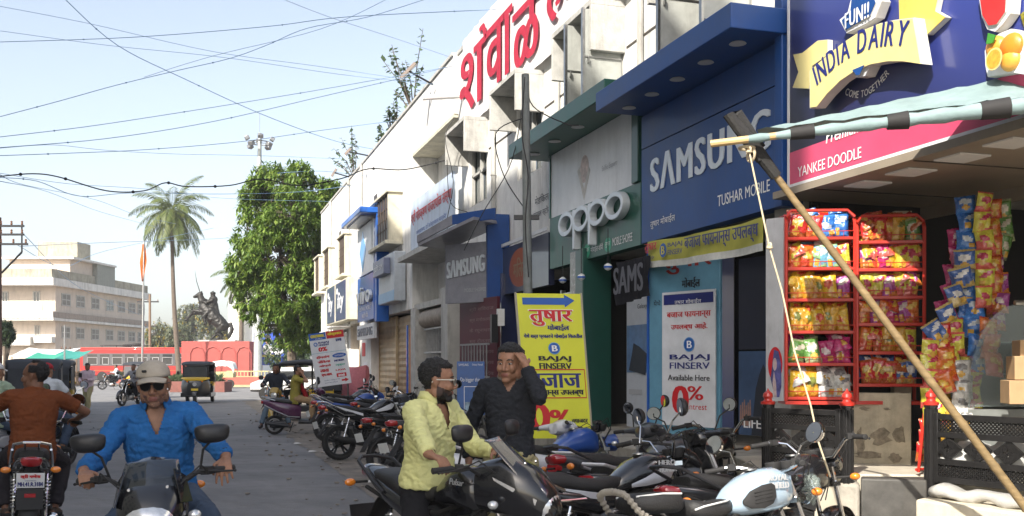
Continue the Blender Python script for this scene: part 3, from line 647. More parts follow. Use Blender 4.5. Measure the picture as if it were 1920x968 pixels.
p = W(1349, 700, 11.42); q = W(1376, 700, 11.38); MB().slab(p.xy.to_3d() + V((0, 0, .7)), q.xy.to_3d() + V((0, 0, .7)), q.xy.to_3d() + V((0, 0, 3.1)), p.xy.to_3d() + V((0, 0, 3.1)), .3).build('shaft', paint('pillar_navy', (.010, .025, .12), coat=.2), nv, True)
p = W(1385, 790, 10.9); q = W(1440, 790, 10.5); p.z = q.z = .75; F = Face(p, q); w_ = F.w
lp = thing('crowd_poster', 'dark poster of a silhouetted man and raised hands with the word LIFE', 'poster', F.p(w_ / 2, 0))
F.panel('sheet', 0, w_, .1, 1.0, -.02, 0, mat('poster_dusk', (.04, .08, .17), .4, var=.4, sc=2), lp); mb = MB(); F.poly(mb, [(w_ * .45, .1), (w_, .1), (w_, .75), (w_ * .85, .86), (w_ * .72, .75), (w_ * .6, .6)], .001, .004); mb.build('figure_print', mat('rider_dark', (.015, .018, .03)), lp, True)
F.text(lp, 'LIFE', w_ * .2, .18, w_ * .78, .28, T_white, .006, bold=.004); F.panel('upper_sheet', 0, w_, 1.02, 2.0, -.02, 0, mat('poster_black', (.012, .014, .03), .3), lp); mb = MB()
for i in range(6): x = .02 + i * .03; F.poly(mb, [(x, .2), (x + .03, .2), (x + .022, .42 + .03 * (i % 3)), (x + .006, .42 + .03 * (i % 3))], .001, .003)
mb.build('hands_print', mat('hands_print', (.30, .17, .13), .5, var=.3, sc=20), lp, True)
# --- yellow cloth banner below the blue board
A = FX(1214, 503, 5.3); Bp = FX(1436, 468, 5.15)
F = Face((A.x, A.y, A.z), (Bp.x, Bp.y, A.z - .13)); w_ = F.w; F.u = F.u * .68
yb_ = thing('yellow_cloth_banner', 'long sagging yellow cloth banner with Marathi finance offer under the blue board', 'banner', F.p(w_ / 2, 0))
ylw = cloth('banner_yellow', (.52, .50, .10), sc=3); g = MB(); NX = 40
def yd(i): return .03 * sin(i * .35) + .02 * NZ.noise(V((i * .25, 0, 5)))
vs = [F.p(w_ * i / NX, .47 * j / 4 + .03 * (i / NX) - .03 * sin(pi * i / NX), yd(i)) for i in range(NX + 1) for j in range(5)]
g.add(vs, [(i * 5 + j, i * 5 + 5 + j, i * 5 + 6 + j, i * 5 + 1 + j) for i in range(NX) for j in range(4)]).build('cloth', ylw, yb_, True, sharp=180)
g = MB(); vs = [F.p(w_ * i / NX, .11 * j + .03 * (i / NX) - .03 * sin(pi * i / NX), yd(i) + .003) for i in range(NX + 1) for j in range(2)]
g.add(vs, [(i * 2, i * 2 + 2, i * 2 + 3, i * 2 + 1) for i in range(NX)]).build('white_hem', cloth('hem_white', (.66, .66, .62)), yb_, True, sharp=180)
F.text(yb_, 'तुषार', .06, .25, .42, .42, T_red, .06, bold=.01); F.text(yb_, 'मोबाईल', .15, .13, .36, .2, T_navy, .06)
mb = MB(); F.disc(mb, .62, .26, .10, .12, .06); mb.build('finance_emblem', T_blue, yb_, True); F.text(yb_, 'B', .58, .19, .67, .33, T_yel, .064, bold=.006)
F.text(yb_, 'BAJAJ', .76, .28, 1.16, .37, T_navy, .06, bold=.006); F.text(yb_, 'FINSERV', .76, .16, 1.16, .25, T_navy, .06, bold=.004); F.text(yb_, 'बजाज फायनान्स उपलब्ध', 1.22, .15, w_ - .04, .40, T_navy, .06, bold=.008, skew=.02)
# --- free standing yellow board
zs = 10.4; A = W(991, 822, zs); Bp = W(1109, 822, zs + .1)
A = GZ(990, zs, .84); Bp = GZ(1109, zs + .1, .84)
F = Face(A, Bp, up=(-.075, .024, 1)); w_ = F.w; H_ = 1.51
ys_ = thing('yellow_board', 'yellow free standing board with blue arrow and big red zero percent', 'board', GZ(1050, zs))
yboard = mat('board_yellow', (.66, .68, .035), .5, var=.08, sc=2)
F.panel('panel', 0, w_, 0, H_, -.03, 0, yboard, ys_)
fr = MB(); F.box(fr, -.02, 0, -.01, H_ + .01, -.04, .004); F.box(fr, w_, w_ + .02, -.84, H_ + .01, -.04, .0); F.box(fr, .02, .05, -.84, -.001, -.04, -.01); fr.build('frame', mat('frame_tin', (.36, .33, .25), .6, .3), ys_, True)
Y = lambda py: (822 - py) / 272 * H_
mb = MB(); F.poly(mb, [(.08 * w_, Y(571)), (.74 * w_, Y(571)), (.74 * w_, Y(576)), (.90 * w_, Y(563)), (.74 * w_, Y(552)), (.74 * w_, Y(558)), (.08 * w_, Y(558))], .001, .004); mb.build('arrow', T_blue, ys_, True)
F.text(ys_, 'तुषार', .18 * w_, Y(612), .84 * w_, Y(580), T_white, .003, bold=.018); F.text(ys_, 'तुषार', .18 * w_, Y(611), .84 * w_, Y(581), T_red, .007, bold=.008)
F.text(ys_, 'मोबाईल', .44 * w_, Y(620), .78 * w_, Y(607), T_navy, .004, bold=.004); F.text(ys_, 'येथे सर्व प्रकारचे मोबाईल िमळतील', .06 * w_, Y(636), .98 * w_, Y(625), T_navy, .004, bold=.003)
bajaj(F, ys_, .52 * w_, Y(653), .062, T_black, .5 * w_, .062, .018)
mb = MB()
for q in ((.1, .975, 745, 747), (.1, .975, 692, 694), (.1, .11, 692, 747), (.965, .975, 692, 747)): F.box(mb, q[0] * w_, q[1] * w_, Y(q[3]), Y(q[2]), .001, .004)
mb.build('red_border', T_red, ys_, True)
F.text(ys_, 'बजाज', .08 * w_, Y(727), .9 * w_, Y(700), T_navy, .004, bold=.008); F.text(ys_, 'फायनान्स उपलब्ध', .1 * w_, Y(744), .93 * w_, Y(731), T_black, .004, bold=.005)
F.text(ys_, '0', .06 * w_, Y(805), .35 * w_, Y(757), T_red, .004, bold=.018); F.text(ys_, '%', .38 * w_, Y(805), .68 * w_, Y(768), T_red, .004, bold=.012); F.text(ys_, 'व्याजदर', .71 * w_, Y(796), .96 * w_, Y(786), T_black, .004, bold=.003)
# --- tilted white roadside board of the phone dealer
zs = 24.5; A = W(594, 727, zs); Bp = W(659, 718, zs); up = W(578, 627, zs) - A;
F = Face(A, Bp, up=up); w_ = F.w; H_ = up.length
F.r = (Bp - A).normalized()
ob = thing('dealer_board', 'tilted white roadside board with a blue and red heading and a list of phone makes', 'board', GZ(620, zs))
F.panel('panel', 0, w_, 0, H_, -.03, 0, S_white, ob); F.panel('blue_head', 0, w_ * .48, H_ * .87, H_, .001, .006, T_blue, ob); F.panel('red_head', w_ * .5, w_, H_ * .87, H_, .001, .006, T_red, ob)
F.text(ob, 'OSTWAL', w_ * .06, H_ * .915, w_ * .45, H_ * .97, T_yel, .01, bold=.012); F.text(ob, 'ओस्तवाल', w_ * .54, H_ * .91, w_ * .94, H_ * .985, T_yel, .01, bold=.008); F.text(ob, 'MOBILES', w_ * .18, H_ * .88, w_ * .38, H_ * .9, T_white, .01)
bajaj(F, ob, w_ * .16, H_ * .79, .05, T_navy, .3, .05, txt=False); F.text(ob, 'BAJAJ', w_ * .25, H_ * .79, w_ * .54, H_ * .83, T_navy, bold=.006); F.text(ob, 'FINSERV', w_ * .25, H_ * .75, w_ * .54, H_ * .785, T_navy, bold=.004); F.text(ob, 'EMI', w_ * .76, H_ * .8, w_ * .9, H_ * .85, T_navy, bold=.01)
F.text(ob, '0%', w_ * .23, H_ * .65, w_ * .46, H_ * .73, T_red, bold=.012); F.panel('teal_line', 0, w_, H_ * .62, H_ * .625, .001, .005, mat('teal_line', (.05, .3, .4), .5), ob)
for i, st in enumerate(('सॅमसंग', 'नोकिया', 'ओप्पो', 'लावा', 'एम.आय.')): F.text(ob, st.replace('कि', 'िक'), w_ * (.12 + .02 * i), H_ * (.52 - .085 * i), w_ * (.5 if i != 3 else .42), H_ * (.575 - .085 * i), T_red, .005, bold=.008)
mb = MB(); F.disc(mb, w_ * .78, H_ * .54, .17, .055, .005); oo = mb.build('phone_oval', T_blue, ob, True); F.text(oo, 'SAMSUNG', w_ * .65, H_ * .525, w_ * .91, H_ * .555, T_white, .008)
F.text(ob, 'NOKIA', w_ * .62, H_ * .43, w_ * .9, H_ * .465, T_navy, bold=.008); F.text(ob, 'oppo', w_ * .64, H_ * .34, w_ * .9, H_ * .38, mat('print_green', (.1, .4, .3), .5), bold=.006); F.text(ob, 'LAVA', w_ * .62, H_ * .255, w_ * .9, H_ * .285, T_red, bold=.006)
F.panel('red_tile', w_ * .62, w_ * .9, H_ * .14, H_ * .21, .001, .005, T_red, ob); F.text(ob, 'mi', w_ * .68, H_ * .15, w_ * .84, H_ * .2, T_white, .008, bold=.008)
mb = MB(); F.poly(mb, [(w_ * .74, H_ * .06), (w_ * .84, H_ * .06), (w_ * .84, H_ * .04), (w_ * .95, H_ * .075), (w_ * .84, H_ * .115), (w_ * .84, H_ * .09), (w_ * .74, H_ * .09)], .001, .006); mb.build('arrow', T_red, ob, True)
F.text(ob, 'कंपनीचे अधिकृत व मोठे', w_ * .25, H_ * .09, w_ * .7, H_ * .115, T_navy); F.text(ob, 'दालनातील विक्रेते', w_ * .25, H_ * .045, w_ * .62, H_ * .07, T_navy)
fr = MB(); fr.tube([F.p(.1, .02, -.06), GZ(600, zs + .1)], .02, 6); fr.tube([F.p(w_ - .1, .02, -.06), GZ(655, zs + .1)], .02, 6); fr.build('leg', steel, ob, True)
# ------------------------------------------------------------------ dairy stall: board, soffit, plinth, wall
F = face_y(5.35, FX(1481, 359, 5.35).y, 1.2, 3.24); w_ = F.w
db = thing('dairy_board', 'huge blue and pink shop board with gold ribbon emblem and raised fruit', 'signboard', F.p(w_ / 2, 0))
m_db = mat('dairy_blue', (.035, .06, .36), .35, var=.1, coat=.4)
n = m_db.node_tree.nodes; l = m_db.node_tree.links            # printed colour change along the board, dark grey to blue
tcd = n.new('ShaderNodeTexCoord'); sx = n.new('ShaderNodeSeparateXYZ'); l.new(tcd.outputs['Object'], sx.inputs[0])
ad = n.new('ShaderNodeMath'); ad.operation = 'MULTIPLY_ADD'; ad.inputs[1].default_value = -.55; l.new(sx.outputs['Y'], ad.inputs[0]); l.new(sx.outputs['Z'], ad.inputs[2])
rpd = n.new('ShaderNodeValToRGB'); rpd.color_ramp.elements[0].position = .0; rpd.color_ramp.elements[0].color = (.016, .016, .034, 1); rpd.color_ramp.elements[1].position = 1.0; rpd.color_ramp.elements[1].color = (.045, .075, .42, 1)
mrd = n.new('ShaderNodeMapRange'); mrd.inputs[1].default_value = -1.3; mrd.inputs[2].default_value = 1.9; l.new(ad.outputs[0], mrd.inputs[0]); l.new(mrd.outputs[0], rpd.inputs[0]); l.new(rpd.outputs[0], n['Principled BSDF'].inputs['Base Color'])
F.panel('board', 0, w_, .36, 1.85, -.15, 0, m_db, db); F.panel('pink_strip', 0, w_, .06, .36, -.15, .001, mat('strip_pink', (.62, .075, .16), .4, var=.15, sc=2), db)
F.panel('white_edge', 0, w_, 0, .06, -.16, .004, S_white, db); F.panel('side_edge', -.03, -.002, 0, 1.85, -.16, .01, S_white, db)
def Z6(pts, d=.06):
 F.o = F.o + F.n * d; q = [F.xy(1380 + x / 2.42, y / 2.42) for x, y in pts]; F.o = F.o - F.n * d; return q
gold = mat('emblem_gold', (.72, .50, .10), .35, var=.2, sc=3, coat=.3); gold_d = mat('emblem_gold_light', (.72, .62, .26), .35, var=.12, sc=3, coat=.3); em_side = mat('emblem_rim', (.62, .60, .55), .5)
def raised(name, pts, d0, d1, m, rim=.02):
 mb = MB(); F.poly(mb, pts, d0, d1 - .006); o = mb.build(name + '_rim', em_side, db, True)
 cx = sum(p[0] for p in pts) / len(pts); cy = sum(p[1] for p in pts) / len(pts)
 mb = MB(); q = [(cx + (x - cx) * (1 - rim), cy + (y - cy) * (1 - rim)) for x, y in pts]; F.poly(mb, q, d1 - .004, d1); mb.build('face', m, o, True); return o
raised('ribbon_tail', Z6([(255, 400), (282, 328), (258, 248), (300, 240), (370, 184), (415, 180), (415, 250), (345, 300), (330, 405)]), .005, .06, gold_d)
raised('ribbon_tail', Z6([(735, -60), (925, -60), (902, 50), (952, 78), (868, 157), (800, 160), (740, 120)]), .005, .06, gold)
rib = raised('ribbon', Z6([(332, 492), (332, 322), (400, 262), (480, 196), (560, 143), (650, 106), (720, 90), (806, 80), (842, 290), (760, 278), (690, 278), (612, 292), (545, 318), (470, 368), (410, 428), (362, 488)], .16), .06, .16, gold_d)
mb = MB(); o_ = Z6([(342, 475), (342, 330), (410, 270), (490, 205), (565, 153), (655, 116), (722, 100), (798, 92), (828, 280), (760, 268), (690, 268), (610, 282), (540, 308), (465, 358), (405, 418), (360, 470)])
raised('shield', Z6([(468, 92), (505, 60), (520, 0), (545, -50), (620, -50), (660, 5), (632, 80), (590, 108), (500, 152)], .12), .03, .12, S_white)
raised('shield_blue', Z6([(480, 95), (520, 50), (530, -40), (612, -45), (636, 12), (610, 72), (500, 138)], .13), .12, .135, S_blue)
raised('ribbon_point', Z6([(518, 318), (612, 290), (585, 345), (548, 352)], .13), .03, .13, S_white, 0); raised('ribbon_point_blue', Z6([(527, 318), (580, 296), (560, 340), (546, 342)], .17), .165, .17, S_blue, 0)
def arc_text(par, st, base, h, m, d, bold=0, gap=.12):          # base: three photo points along the line's foot
 F.o = F.o + F.n * d; P = [F.xy(*q) for q in base]; F.o = F.o - F.n * d; n = len(st); mb = MB()
 wd = [.42 if c == ' ' else (text_mesh(c)[3] - text_mesh(c)[2]) + .17 for c in st]; tot = sum(wd); acc = 0
 def at(t):
  a, b, c = P; b2_ = (2 * b[0] - .5 * (a[0] + c[0]), 2 * b[1] - .5 * (a[1] + c[1]))
  return ((1 - t) ** 2 * a[0] + 2 * t * (1 - t) * b2_[0] + t * t * c[0], (1 - t) ** 2 * a[1] + 2 * t * (1 - t) * b2_[1] + t * t * c[1])
 o0, r0, u0 = F.o, F.r, F.u
 for c, q in zip(st, wd):
  t0, t1 = acc / tot, (acc + q) / tot; acc += q
  if c == ' ': continue
  a = at(t0); b = at(t1); L_ = math.hypot(b[0] - a[0], b[1] - a[1]); tx, ty = (b[0] - a[0]) / L_, (b[1] - a[1]) / L_
  F.o = o0 + r0 * a[0] + u0 * a[1]; F.r = r0 * tx + u0 * ty; F.u = u0 * tx - r0 * ty
  F.put(mb, c, L_ * .085 / q, 0, L_ * (1 - .085 / q), h, d, bold=bold)
 F.o, F.r, F.u = o0, r0, u0
 return mb.build('lettering', m, par, True, sharp=30)
z6 = lambda x, y: (1380 + x / 2.42, y / 2.42)
arc_text(rib, 'INDIA DAIRY', (z6(364, 392), z6(545, 246), z6(772, 208)), .185, T_navy, .165, bold=.006, gap=.2)
arc_text(db, 'COME TOGETHER', (z6(492, 428), z6(590, 436), z6(698, 332)), .058, T_white, .006, bold=.002, gap=.3)
arc_text(db, 'FUN!!', (z6(492, 132), z6(545, 105), z6(606, 76)), .125, S_white, .142, bold=.005)
a = F.xy(1497, 333); b = F.xy(1616, 303); F.text(db, 'YANKEE DOODLE', a[0], a[1], b[0], a[1] + .095, T_white, .006, bold=.002)
F.text(db, 'Premium Ice Cream', F.xy(1550, 268)[0], F.xy(1550, 270)[1], F.xy(1712, 215)[0], F.xy(1550, 270)[1] + .13, T_white, .006, shear=.2, bold=.004)
q = lambda pts: Z6(pts, .1)
raised('fruit_cutout', q([(1088, -60), (1250, -60), (1240, 60), (1205, 110), (1170, 145), (1135, 135), (1110, 80)]), .01, .09, S_white); raised('red_fruit', q([(1104, -60), (1232, -60), (1225, 55), (1185, 112), (1150, 118), (1122, 70)]), .09, .11, mat('fruit_red', (.60, .03, .03), .35, var=.3, sc=4))
raised('fruit_cutout', q([(1135, 350), (1125, 300), (1122, 230), (1150, 180), (1190, 150), (1240, 130), (1310, 150), (1310, 340), (1250, 330)]), .01, .09, S_white)
for cx, cy, r_, m in ((1240, 210, 48, (.70, .22, .02)), (1170, 215, 42, (.72, .30, .04)), (1235, 272, 40, (.74, .36, .05))):
 c = Z6([(cx, cy)], .12)[0]; mb = MB(); mb.T = Mx.Identity(4); mb.ell(F.p(c[0], c[1], .10), (.05, r_ / 2.42 * .0048, r_ / 2.42 * .0046)); mb.build('orange', mat('fruit_orange_%d' % cx, m, .4, var=.15, bump=.1), db, True)
c = Z6([(1170, 268)], .165)[0]; mb = MB(); F.disc(mb, c[0], c[1], .075, .075, .165); o = mb.build('orange_slice', mat('fruit_pale', (.75, .55, .2), .4), db, True); mb = MB(); F.disc(mb, c[0], c[1], .062, .062, .168); mb.build('pulp', mat('fruit_pulp', (.74, .33, .04), .4, var=.35, sc=30), o, True)
mb = MB(); F.poly(mb, q([(1172, 205), (1180, 155), (1215, 165), (1200, 200)]), .16, .17); mb.build('leaf', mat('print_leaf', (.05, .25, .03), .5), db, True)
raised('seed_print', q([(1245, 60), (1310, 10), (1310, 180), (1280, 170)]), .005, .02, mat('seed_print', (.25, .22, .02), .5, var=.95, sc=22), 0)
st_ = thing('dairy_stall', 'open fronted dairy stall with dark interior, plain soffit with square lamps and cracked plaster wall', 'building', (6.5, 6, 0))
soff = mat('soffit_board', (.30, .25, .19), .6, var=.15, sc=2, dirt=.2)
bx('soffit', soff, 5.22, 6.9, .5, 8.33, 3.17, 3.235, par=st_)
for i in range(6): bx('joint', seam, 5.25, 6.9, 1.2 + i * 1.3, 1.215 + i * 1.3, 3.162, 3.169, par=st_)
for px, py in ((1627, 344), (1708, 321), (1804, 294), (1900, 266)):
 p = W(px, py, 1.57 * FPX / (HZ - py)); MB().cb((p.x, p.y, 3.16), (.28, .28, .012)).build('square_lamp', mat('lamp_square', (.52, .48, .42), .4, emit=.08), st_, True)
bx('soffit_edge', soff, 6.9, 6.95, .5, 8.33, 3.05, 3.235, par=st_)
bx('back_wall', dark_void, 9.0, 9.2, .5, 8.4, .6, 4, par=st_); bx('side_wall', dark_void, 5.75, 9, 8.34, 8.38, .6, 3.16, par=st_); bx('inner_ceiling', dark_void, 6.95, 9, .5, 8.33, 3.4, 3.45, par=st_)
plaster = mat('cracked_plaster', (.50, .44, .33), .9, var=.28, sc=5, bump=.8, bsc=14, dirt=.3)
PL = .75
fl_m = mat('stall_floor', (.50, .45, .36), .75, var=.2, sc=3, dirt=.25)
fe = [W(1425, 700, 8.38).xy, W(1585, 700, 7.85).xy, W(1745, 700, 7.80).xy, W(1760, 700, 7.62).xy, W(2000, 700, 6.80).xy]; poly_ = [(p.x, p.y) for p in fe] + [(9, 2.0), (9, 8.33), (fe[0].x + .3, 8.33)]
k = MB(); k.add([(x, y, z) for z in (-.02, PL) for x, y in poly_], [tuple(range(8))[::-1], tuple(range(8, 16))] + [(i, (i + 1) % 8, 8 + (i + 1) % 8, 8 + i) for i in range(8)]); k.build('floor', fl_m, st_, True, bev=.01)
A = W(1592, 865, 8.75); Bp = W(1708, 865, 8.55); pm = MB().slab((A.x, A.y, PL), (Bp.x, Bp.y, PL), (Bp.x, Bp.y, 1.36), (A.x, A.y, 1.36), .15).build('low_wall', plaster, st_, True)
random.seed(21)
for cx, cy, rx_, ry_ in ((.52, .33, .16, .14), (.83, .36, .1, .13), (.18, .25, .08, .2), (.3, .1, .2, .06), (.75, .08, .1, .07), (.25, .66, .09, .03), (.62, .66, .05, .02)):
 Fw = Face((A.x, A.y, PL), (Bp.x, Bp.y, PL)); k = 14
 pts = [(Fw.w * cx + rx_ * Fw.w * 1.1 * cos(2 * pi * i / k) * random.uniform(.45, 1.25), .72 * cy + ry_ * .62 * sin(2 * pi * i / k) * random.uniform(.7, 1.15)) for i in range(k)]
 mb = MB(); Fw.poly(mb, pts, .0015, .006); mb.build('bare_patch', mat('bare_mortar', (.27, .23, .17), .95, var=.5, sc=18, bump=.8, bsc=40), st_, True)
A = W(1722, 865, 8.3); MB().slab((Bp.x + .03, Bp.y + .25, PL), (Bp.x + .17, Bp.y + .2, PL), (Bp.x + .17, Bp.y + .2, 2.95), (Bp.x + .03, Bp.y + .25, 2.95), .1).build('inner_post', plaster, st_, True)
tile_d = mat('dark_step', (.07, .066, .06), .6, var=.5, sc=6, dirt=.3)
def blk(name, pts, z0, z1, m, label, cat, bev=.015):
 mb = MB(); n = len(pts); mb.add([(p[0], p[1], z) for z in (z0, z1) for p in pts], [tuple(range(n))[::-1], tuple(range(n, 2 * n))] + [(i, (i + 1) % n, n + (i + 1) % n, n + i) for i in range(n)])
 return tag(mb.build(name, m, None, bev=bev), label, cat)
def gp(px, py, h): z = (CH - h) * FPX / (py - HZ); p = W(px, py, z); return (p.x, p.y)
blk('stall_step', [tuple(W(1614, 700, 7.66).xy), tuple(W(1738, 700, 7.55).xy), tuple(W(1742, 700, 7.76).xy), tuple(W(1614, 700, 7.81).xy)], -.02, PL - .012, tile_d, 'dark worn stone step in the gap between the two black railings', 'step')
blk('step_block', [tuple(W(1572, 700, 7.7).xy), tuple(W(1612, 700, 7.62).xy), tuple(W(1612, 700, 7.80).xy), tuple(W(1572, 700, 7.88).xy)], -.02, .70, plinth_m, 'pale chipped cement block at the left end of the dark step', 'block', .03)
blk('kerb_stone', [tuple(W(1716, 700, 7.35).xy), tuple(W(1990, 700, 6.45).xy), tuple(W(1990, 700, 6.72).xy), tuple(W(1740, 700, 7.52).xy)], -.02, .62, mat('pale_stone', (.60, .54, .42), .85, var=.2, sc=4, dirt=.3), 'pale sunlit stone kerb under the right hand black railing', 'kerb', .02)
sk = MB(); pa = V((*W(1755, 700, 7.46).xy, .63)); pb = V((*W(1990, 700, 6.62).xy, .63))
sk.loft([(pa + (pb - pa) * t + V((0, 0, .035 + .015 * sin(t * 17))), (pb - pa).normalized().cross(V((0, 0, 1))) * (.09 + .02 * sin(t * 11)), V((0, 0, .045 + .012 * sin(t * 23)))) for t in [i / 14 for i in range(15)]], n=12)
tag(sk.build('plastic_sheet_roll', mat('white_plastic', (.42, .41, .385), .35, var=.12, sc=6, bump=.4, bsc=18), None, sharp=180), 'long white wrinkled plastic roll lying under the right railing', 'roll')
# ------------------------------------------------------------------ cast iron railings
def railing(name, label, a, b, z0, z1, nd, posts):
 a = V(a); b = V(b); a.z = b.z = z0; t = thing(name, label, 'railing', (a + b) / 2)
 Fq = Face(a, b); L_ = Fq.w; H_ = z1 - z0; mb = MB()
 for y in (.03, .27 * H_ + .02, .73 * H_ - .02, H_ - .03): Fq.box(mb, 0, L_, y - .022, y + .022, -.02, .02)
 for x in (0, L_ - .04): Fq.box(mb, x, x + .04, .0, H_, -.021, .021)
 mb.build('rail', iron_black, t, True, bev=.003)
 for lo, hi in ((.052, .27 * H_ - .004), (.73 * H_ + .004, H_ - .052)):
  la = MB(); h = hi - lo; nx = int(L_ / (h / 2.6)); rows = 3
  for r_ in range(rows):
   for i in range(nx):
    x0 = .04 + (L_ - .08) * i / nx; x1 = .04 + (L_ - .08) * (i + 1) / nx; y0 = lo + h * r_ / rows; y1 = lo + h * (r_ + 1) / rows
    la.bar(Fq.p(x0, y0), Fq.p(x1, y1), .009, .012, Fq.n); la.bar(Fq.p(x0, y1), Fq.p(x1, y0), .009, .012, Fq.n)
  la.build('lattice', iron_black, t, True)
 y0, y1 = .27 * H_ + .042, .73 * H_ - .042; yc = (y0 + y1) / 2
 for i in range(nd):
  xc = L_ * (i + .5) / nd; hw = L_ / nd * .44; hh = (y1 - y0) / 2; d = MB()
  q = [(xc, yc - hh), (xc + hw, yc), (xc, yc + hh), (xc - hw, yc)]
  for j in range(4): d.bar(Fq.p(*q[j]), Fq.p(*q[(j + 1) % 4]), .016, .024, Fq.n)
  for s_ in range(-3, 4):
   for q_ in range(-3, 4):
    u_, v_ = s_ * .25, q_ * .25
    if abs(u_) + abs(v_) < .9 and abs(s_) + abs(q_) > 1: Fq.box(d, xc + u_ * hw - .014, xc + u_ * hw + .014, yc + v_ * hh - .012, yc + v_ * hh + .012, -.008, .008 + .004 * ((s_ + q_) % 2))
    if abs(u_) + abs(v_) < .75: d.bar(Fq.p(xc + u_ * hw, yc + v_ * hh), Fq.p(xc + (u_ + .25) * hw, yc + (v_ + .25) * hh * (1 if q_ % 2 else -1)), .007, .01, Fq.n)
  d.build('diamond_panel', iron_black, t, True)
 for x, zt_, zb_ in posts:
  p = Fq.p(x, 0); m_ = MB(); m_.lathe([(.042, zb_ - z0), (.042, zt_ - z0 - .02), (.05, zt_ - z0 - .02), (.05, zt_ - z0)], p, n=8)
  for i in range(8):
   an = 2 * pi * i / 8 + .39; m_.tube([p + V((.043 * cos(an), .043 * sin(an), zb_ - z0)), p + V((.043 * cos(an), .043 * sin(an), zt_ - z0 - .03))], .009, 5)
  po = m_.build('post', iron_black, t, True); MB().lathe([(.058, zt_ - z0), (.06, zt_ - z0 + .02), (.035, zt_ - z0 + .03), (.032, zt_ - z0 + .045), (.042, zt_ - z0 + .065), (.036, zt_ - z0 + .09), (.012, zt_ - z0 + .11), (.004, zt_ - z0 + .13)], p, n=14).build('finial', paint('finial_red', (.50, .03, .02)), po, True)
 return t
a = W(1440, 800, 8.25); b = W(1577, 800, 7.75)
railing('iron_railing', 'left black cast iron railing panel with lattice and diamonds under the left snack rack', a, b, .76, 1.26, 3, [(.0, 1.28, PL), ((a - b).xy.length + .05, 1.29, PL - .05)])
a = W(1752, 800, 7.55); b = W(1985, 800, 6.75)
railing('iron_railing', 'right black cast iron railing panel with lattice and diamonds in front of the glass counter', a, b, .72, 1.245, 4, [(-.03, 1.30, .60), ((a - b).xy.length - .03, 1.3, .5)])
# ------------------------------------------------------------------ snack racks and packets
rack_red = paint('rack_red', (.50, .028, .015), rough=.4, coat=.2)
PKM = {}
def pmat(c):
 k = '%02d%02d%02d' % tuple(int(x * 99) for x in c)
 if k not in PKM: PKM[k] = mat('foil_' + k, c, .26, 0, var=.3, sc=22, bump=1.0, bsc=16, spec=.7, coat=.5)
 return PKM[k]
PK = {}
def packet_mesh(key, c1, c2, c3, wd=.15, ht=.2, band=.5, disc=True, var=0):
 key = (*key, var)
 if key in PK: return PK[key]
 mb = MB(); nx, ny = 10, 14; ks = sum(map(ord, key[0])) % 31 + 7 * var; rnd = random.Random(ks); g = {}
 for sgn in (1, -1):
  for i in range(nx + 1):
   for j in range(ny + 1):
    u, v = i / nx * 2 - 1, j / ny * 2 - 1
    b = max(0, (1 - abs(u) ** 2.6)) ** .6 * max(0, (1 - abs(v) ** 3.2)) ** .55
    pinch = 1 - .12 * (1 - abs(v)) ** 1.0 * .6
    g[sgn, i, j] = len(mb.v); q = NZ.noise(V((u * 2.2 + rnd.random() * .02 + ks, v * 2.2, sgn)))
    mb.v.append(V((u * wd / 2 * pinch, -sgn * (b * wd * .25 * (1 + .55 * q + .3 * NZ.noise(V((u * 5 + ks, v * 5, sgn))))) - .0005 * sgn, v * ht / 2 + .004 * (i % 2) * (abs(v) > .99))))
 for sgn in (1, -1):
  for i in range(nx):
   for j in range(ny):
    u, v = (i + .5) / nx * 2 - 1, (j + .5) / ny * 2 - 1
    f = (g[sgn, i, j], g[sgn, i + 1, j], g[sgn, i + 1, j + 1], g[sgn, i, j + 1])
    mb.f.append(f if sgn > 0 else f[::-1]); k = 0
    if v < -1 + 2 * band * (.55, .3, .75)[var] + (0, .35, -.3)[var] * u or v > .86: k = 1
    if ((u - (0, .1, -.1)[var]) / (.62, .7, .5)[var]) ** 2 + ((v - (.25, .35, .1)[var] - .3 * u * (0, 1, -1)[var]) / (.36, .22, .3)[var]) ** 2 < 1: k = 2
    if ((u - (0, -.3, .3)[var]) / (.5, .4, .35)[var]) ** 2 + ((v + (.42, .4, .5)[var]) / (.25, .3, .22)[var]) ** 2 < 1: k = 3
    mb.mi.append(k)
 me = bpy.data.meshes.new('packet'); me.from_pydata([tuple(p) for p in mb.v], [], mb.f)
 for c in (c1, c2, c3, (.62, .36, .05)): me.materials.append(pmat(c))
 me.polygons.foreach_set('material_index', mb.mi); me.validate(); me.shade_smooth(); PK[key] = me
 return me
COL = dict(red=((.50, .02, .02), (.42, .10, .02), (.68, .42, .06)), blue=((.03, .16, .52), (.05, .22, .62), (.60, .66, .7)), orange=((.58, .14, .015), (.5, .06, .02), (.66, .42, .06)),
  yellow=((.64, .40, .02), (.55, .28, .02), (.55, .08, .03)), cyan=((.18, .45, .62), (.30, .52, .25), (.65, .66, .6)), magenta=((.42, .015, .13), (.50, .03, .16), (.62, .5, .5)),
  white=((.62, .61, .57), (.5, .5, .48), (.2, .2, .2)), lemon=((.62, .56, .06), (.60, .10, .08), (.45, .03, .08)), green=((.10, .24, .05), (.30, .34, .18), (.55, .5, .4)),
  purple=((.36, .06, .28), (.58, .18, .03), (.6, .5, .45)), navy=((.05, .12, .36), (.50, .36, .12), (.64, .62, .6)), gold=((.62, .34, .03), (.45, .20, .02), (.20, .22, .05)))
npk = 0
def packet(col, c, M, label, group, size=(.15, .2)):
 global npk
 me = packet_mesh((col, size), *COL[col], wd=size[0], ht=size[1], var=npk % 3); npk += 1
 o = bpy.data.objects.new('snack_packet', me); C.objects.link(o); o.matrix_basis = Mx.Translation(c) @ M; WM[o.name] = o.matrix_basis
 return tag(o, label, 'snack packet', group)
camr = wdir(1, 0); camd = wdir(0, 1)
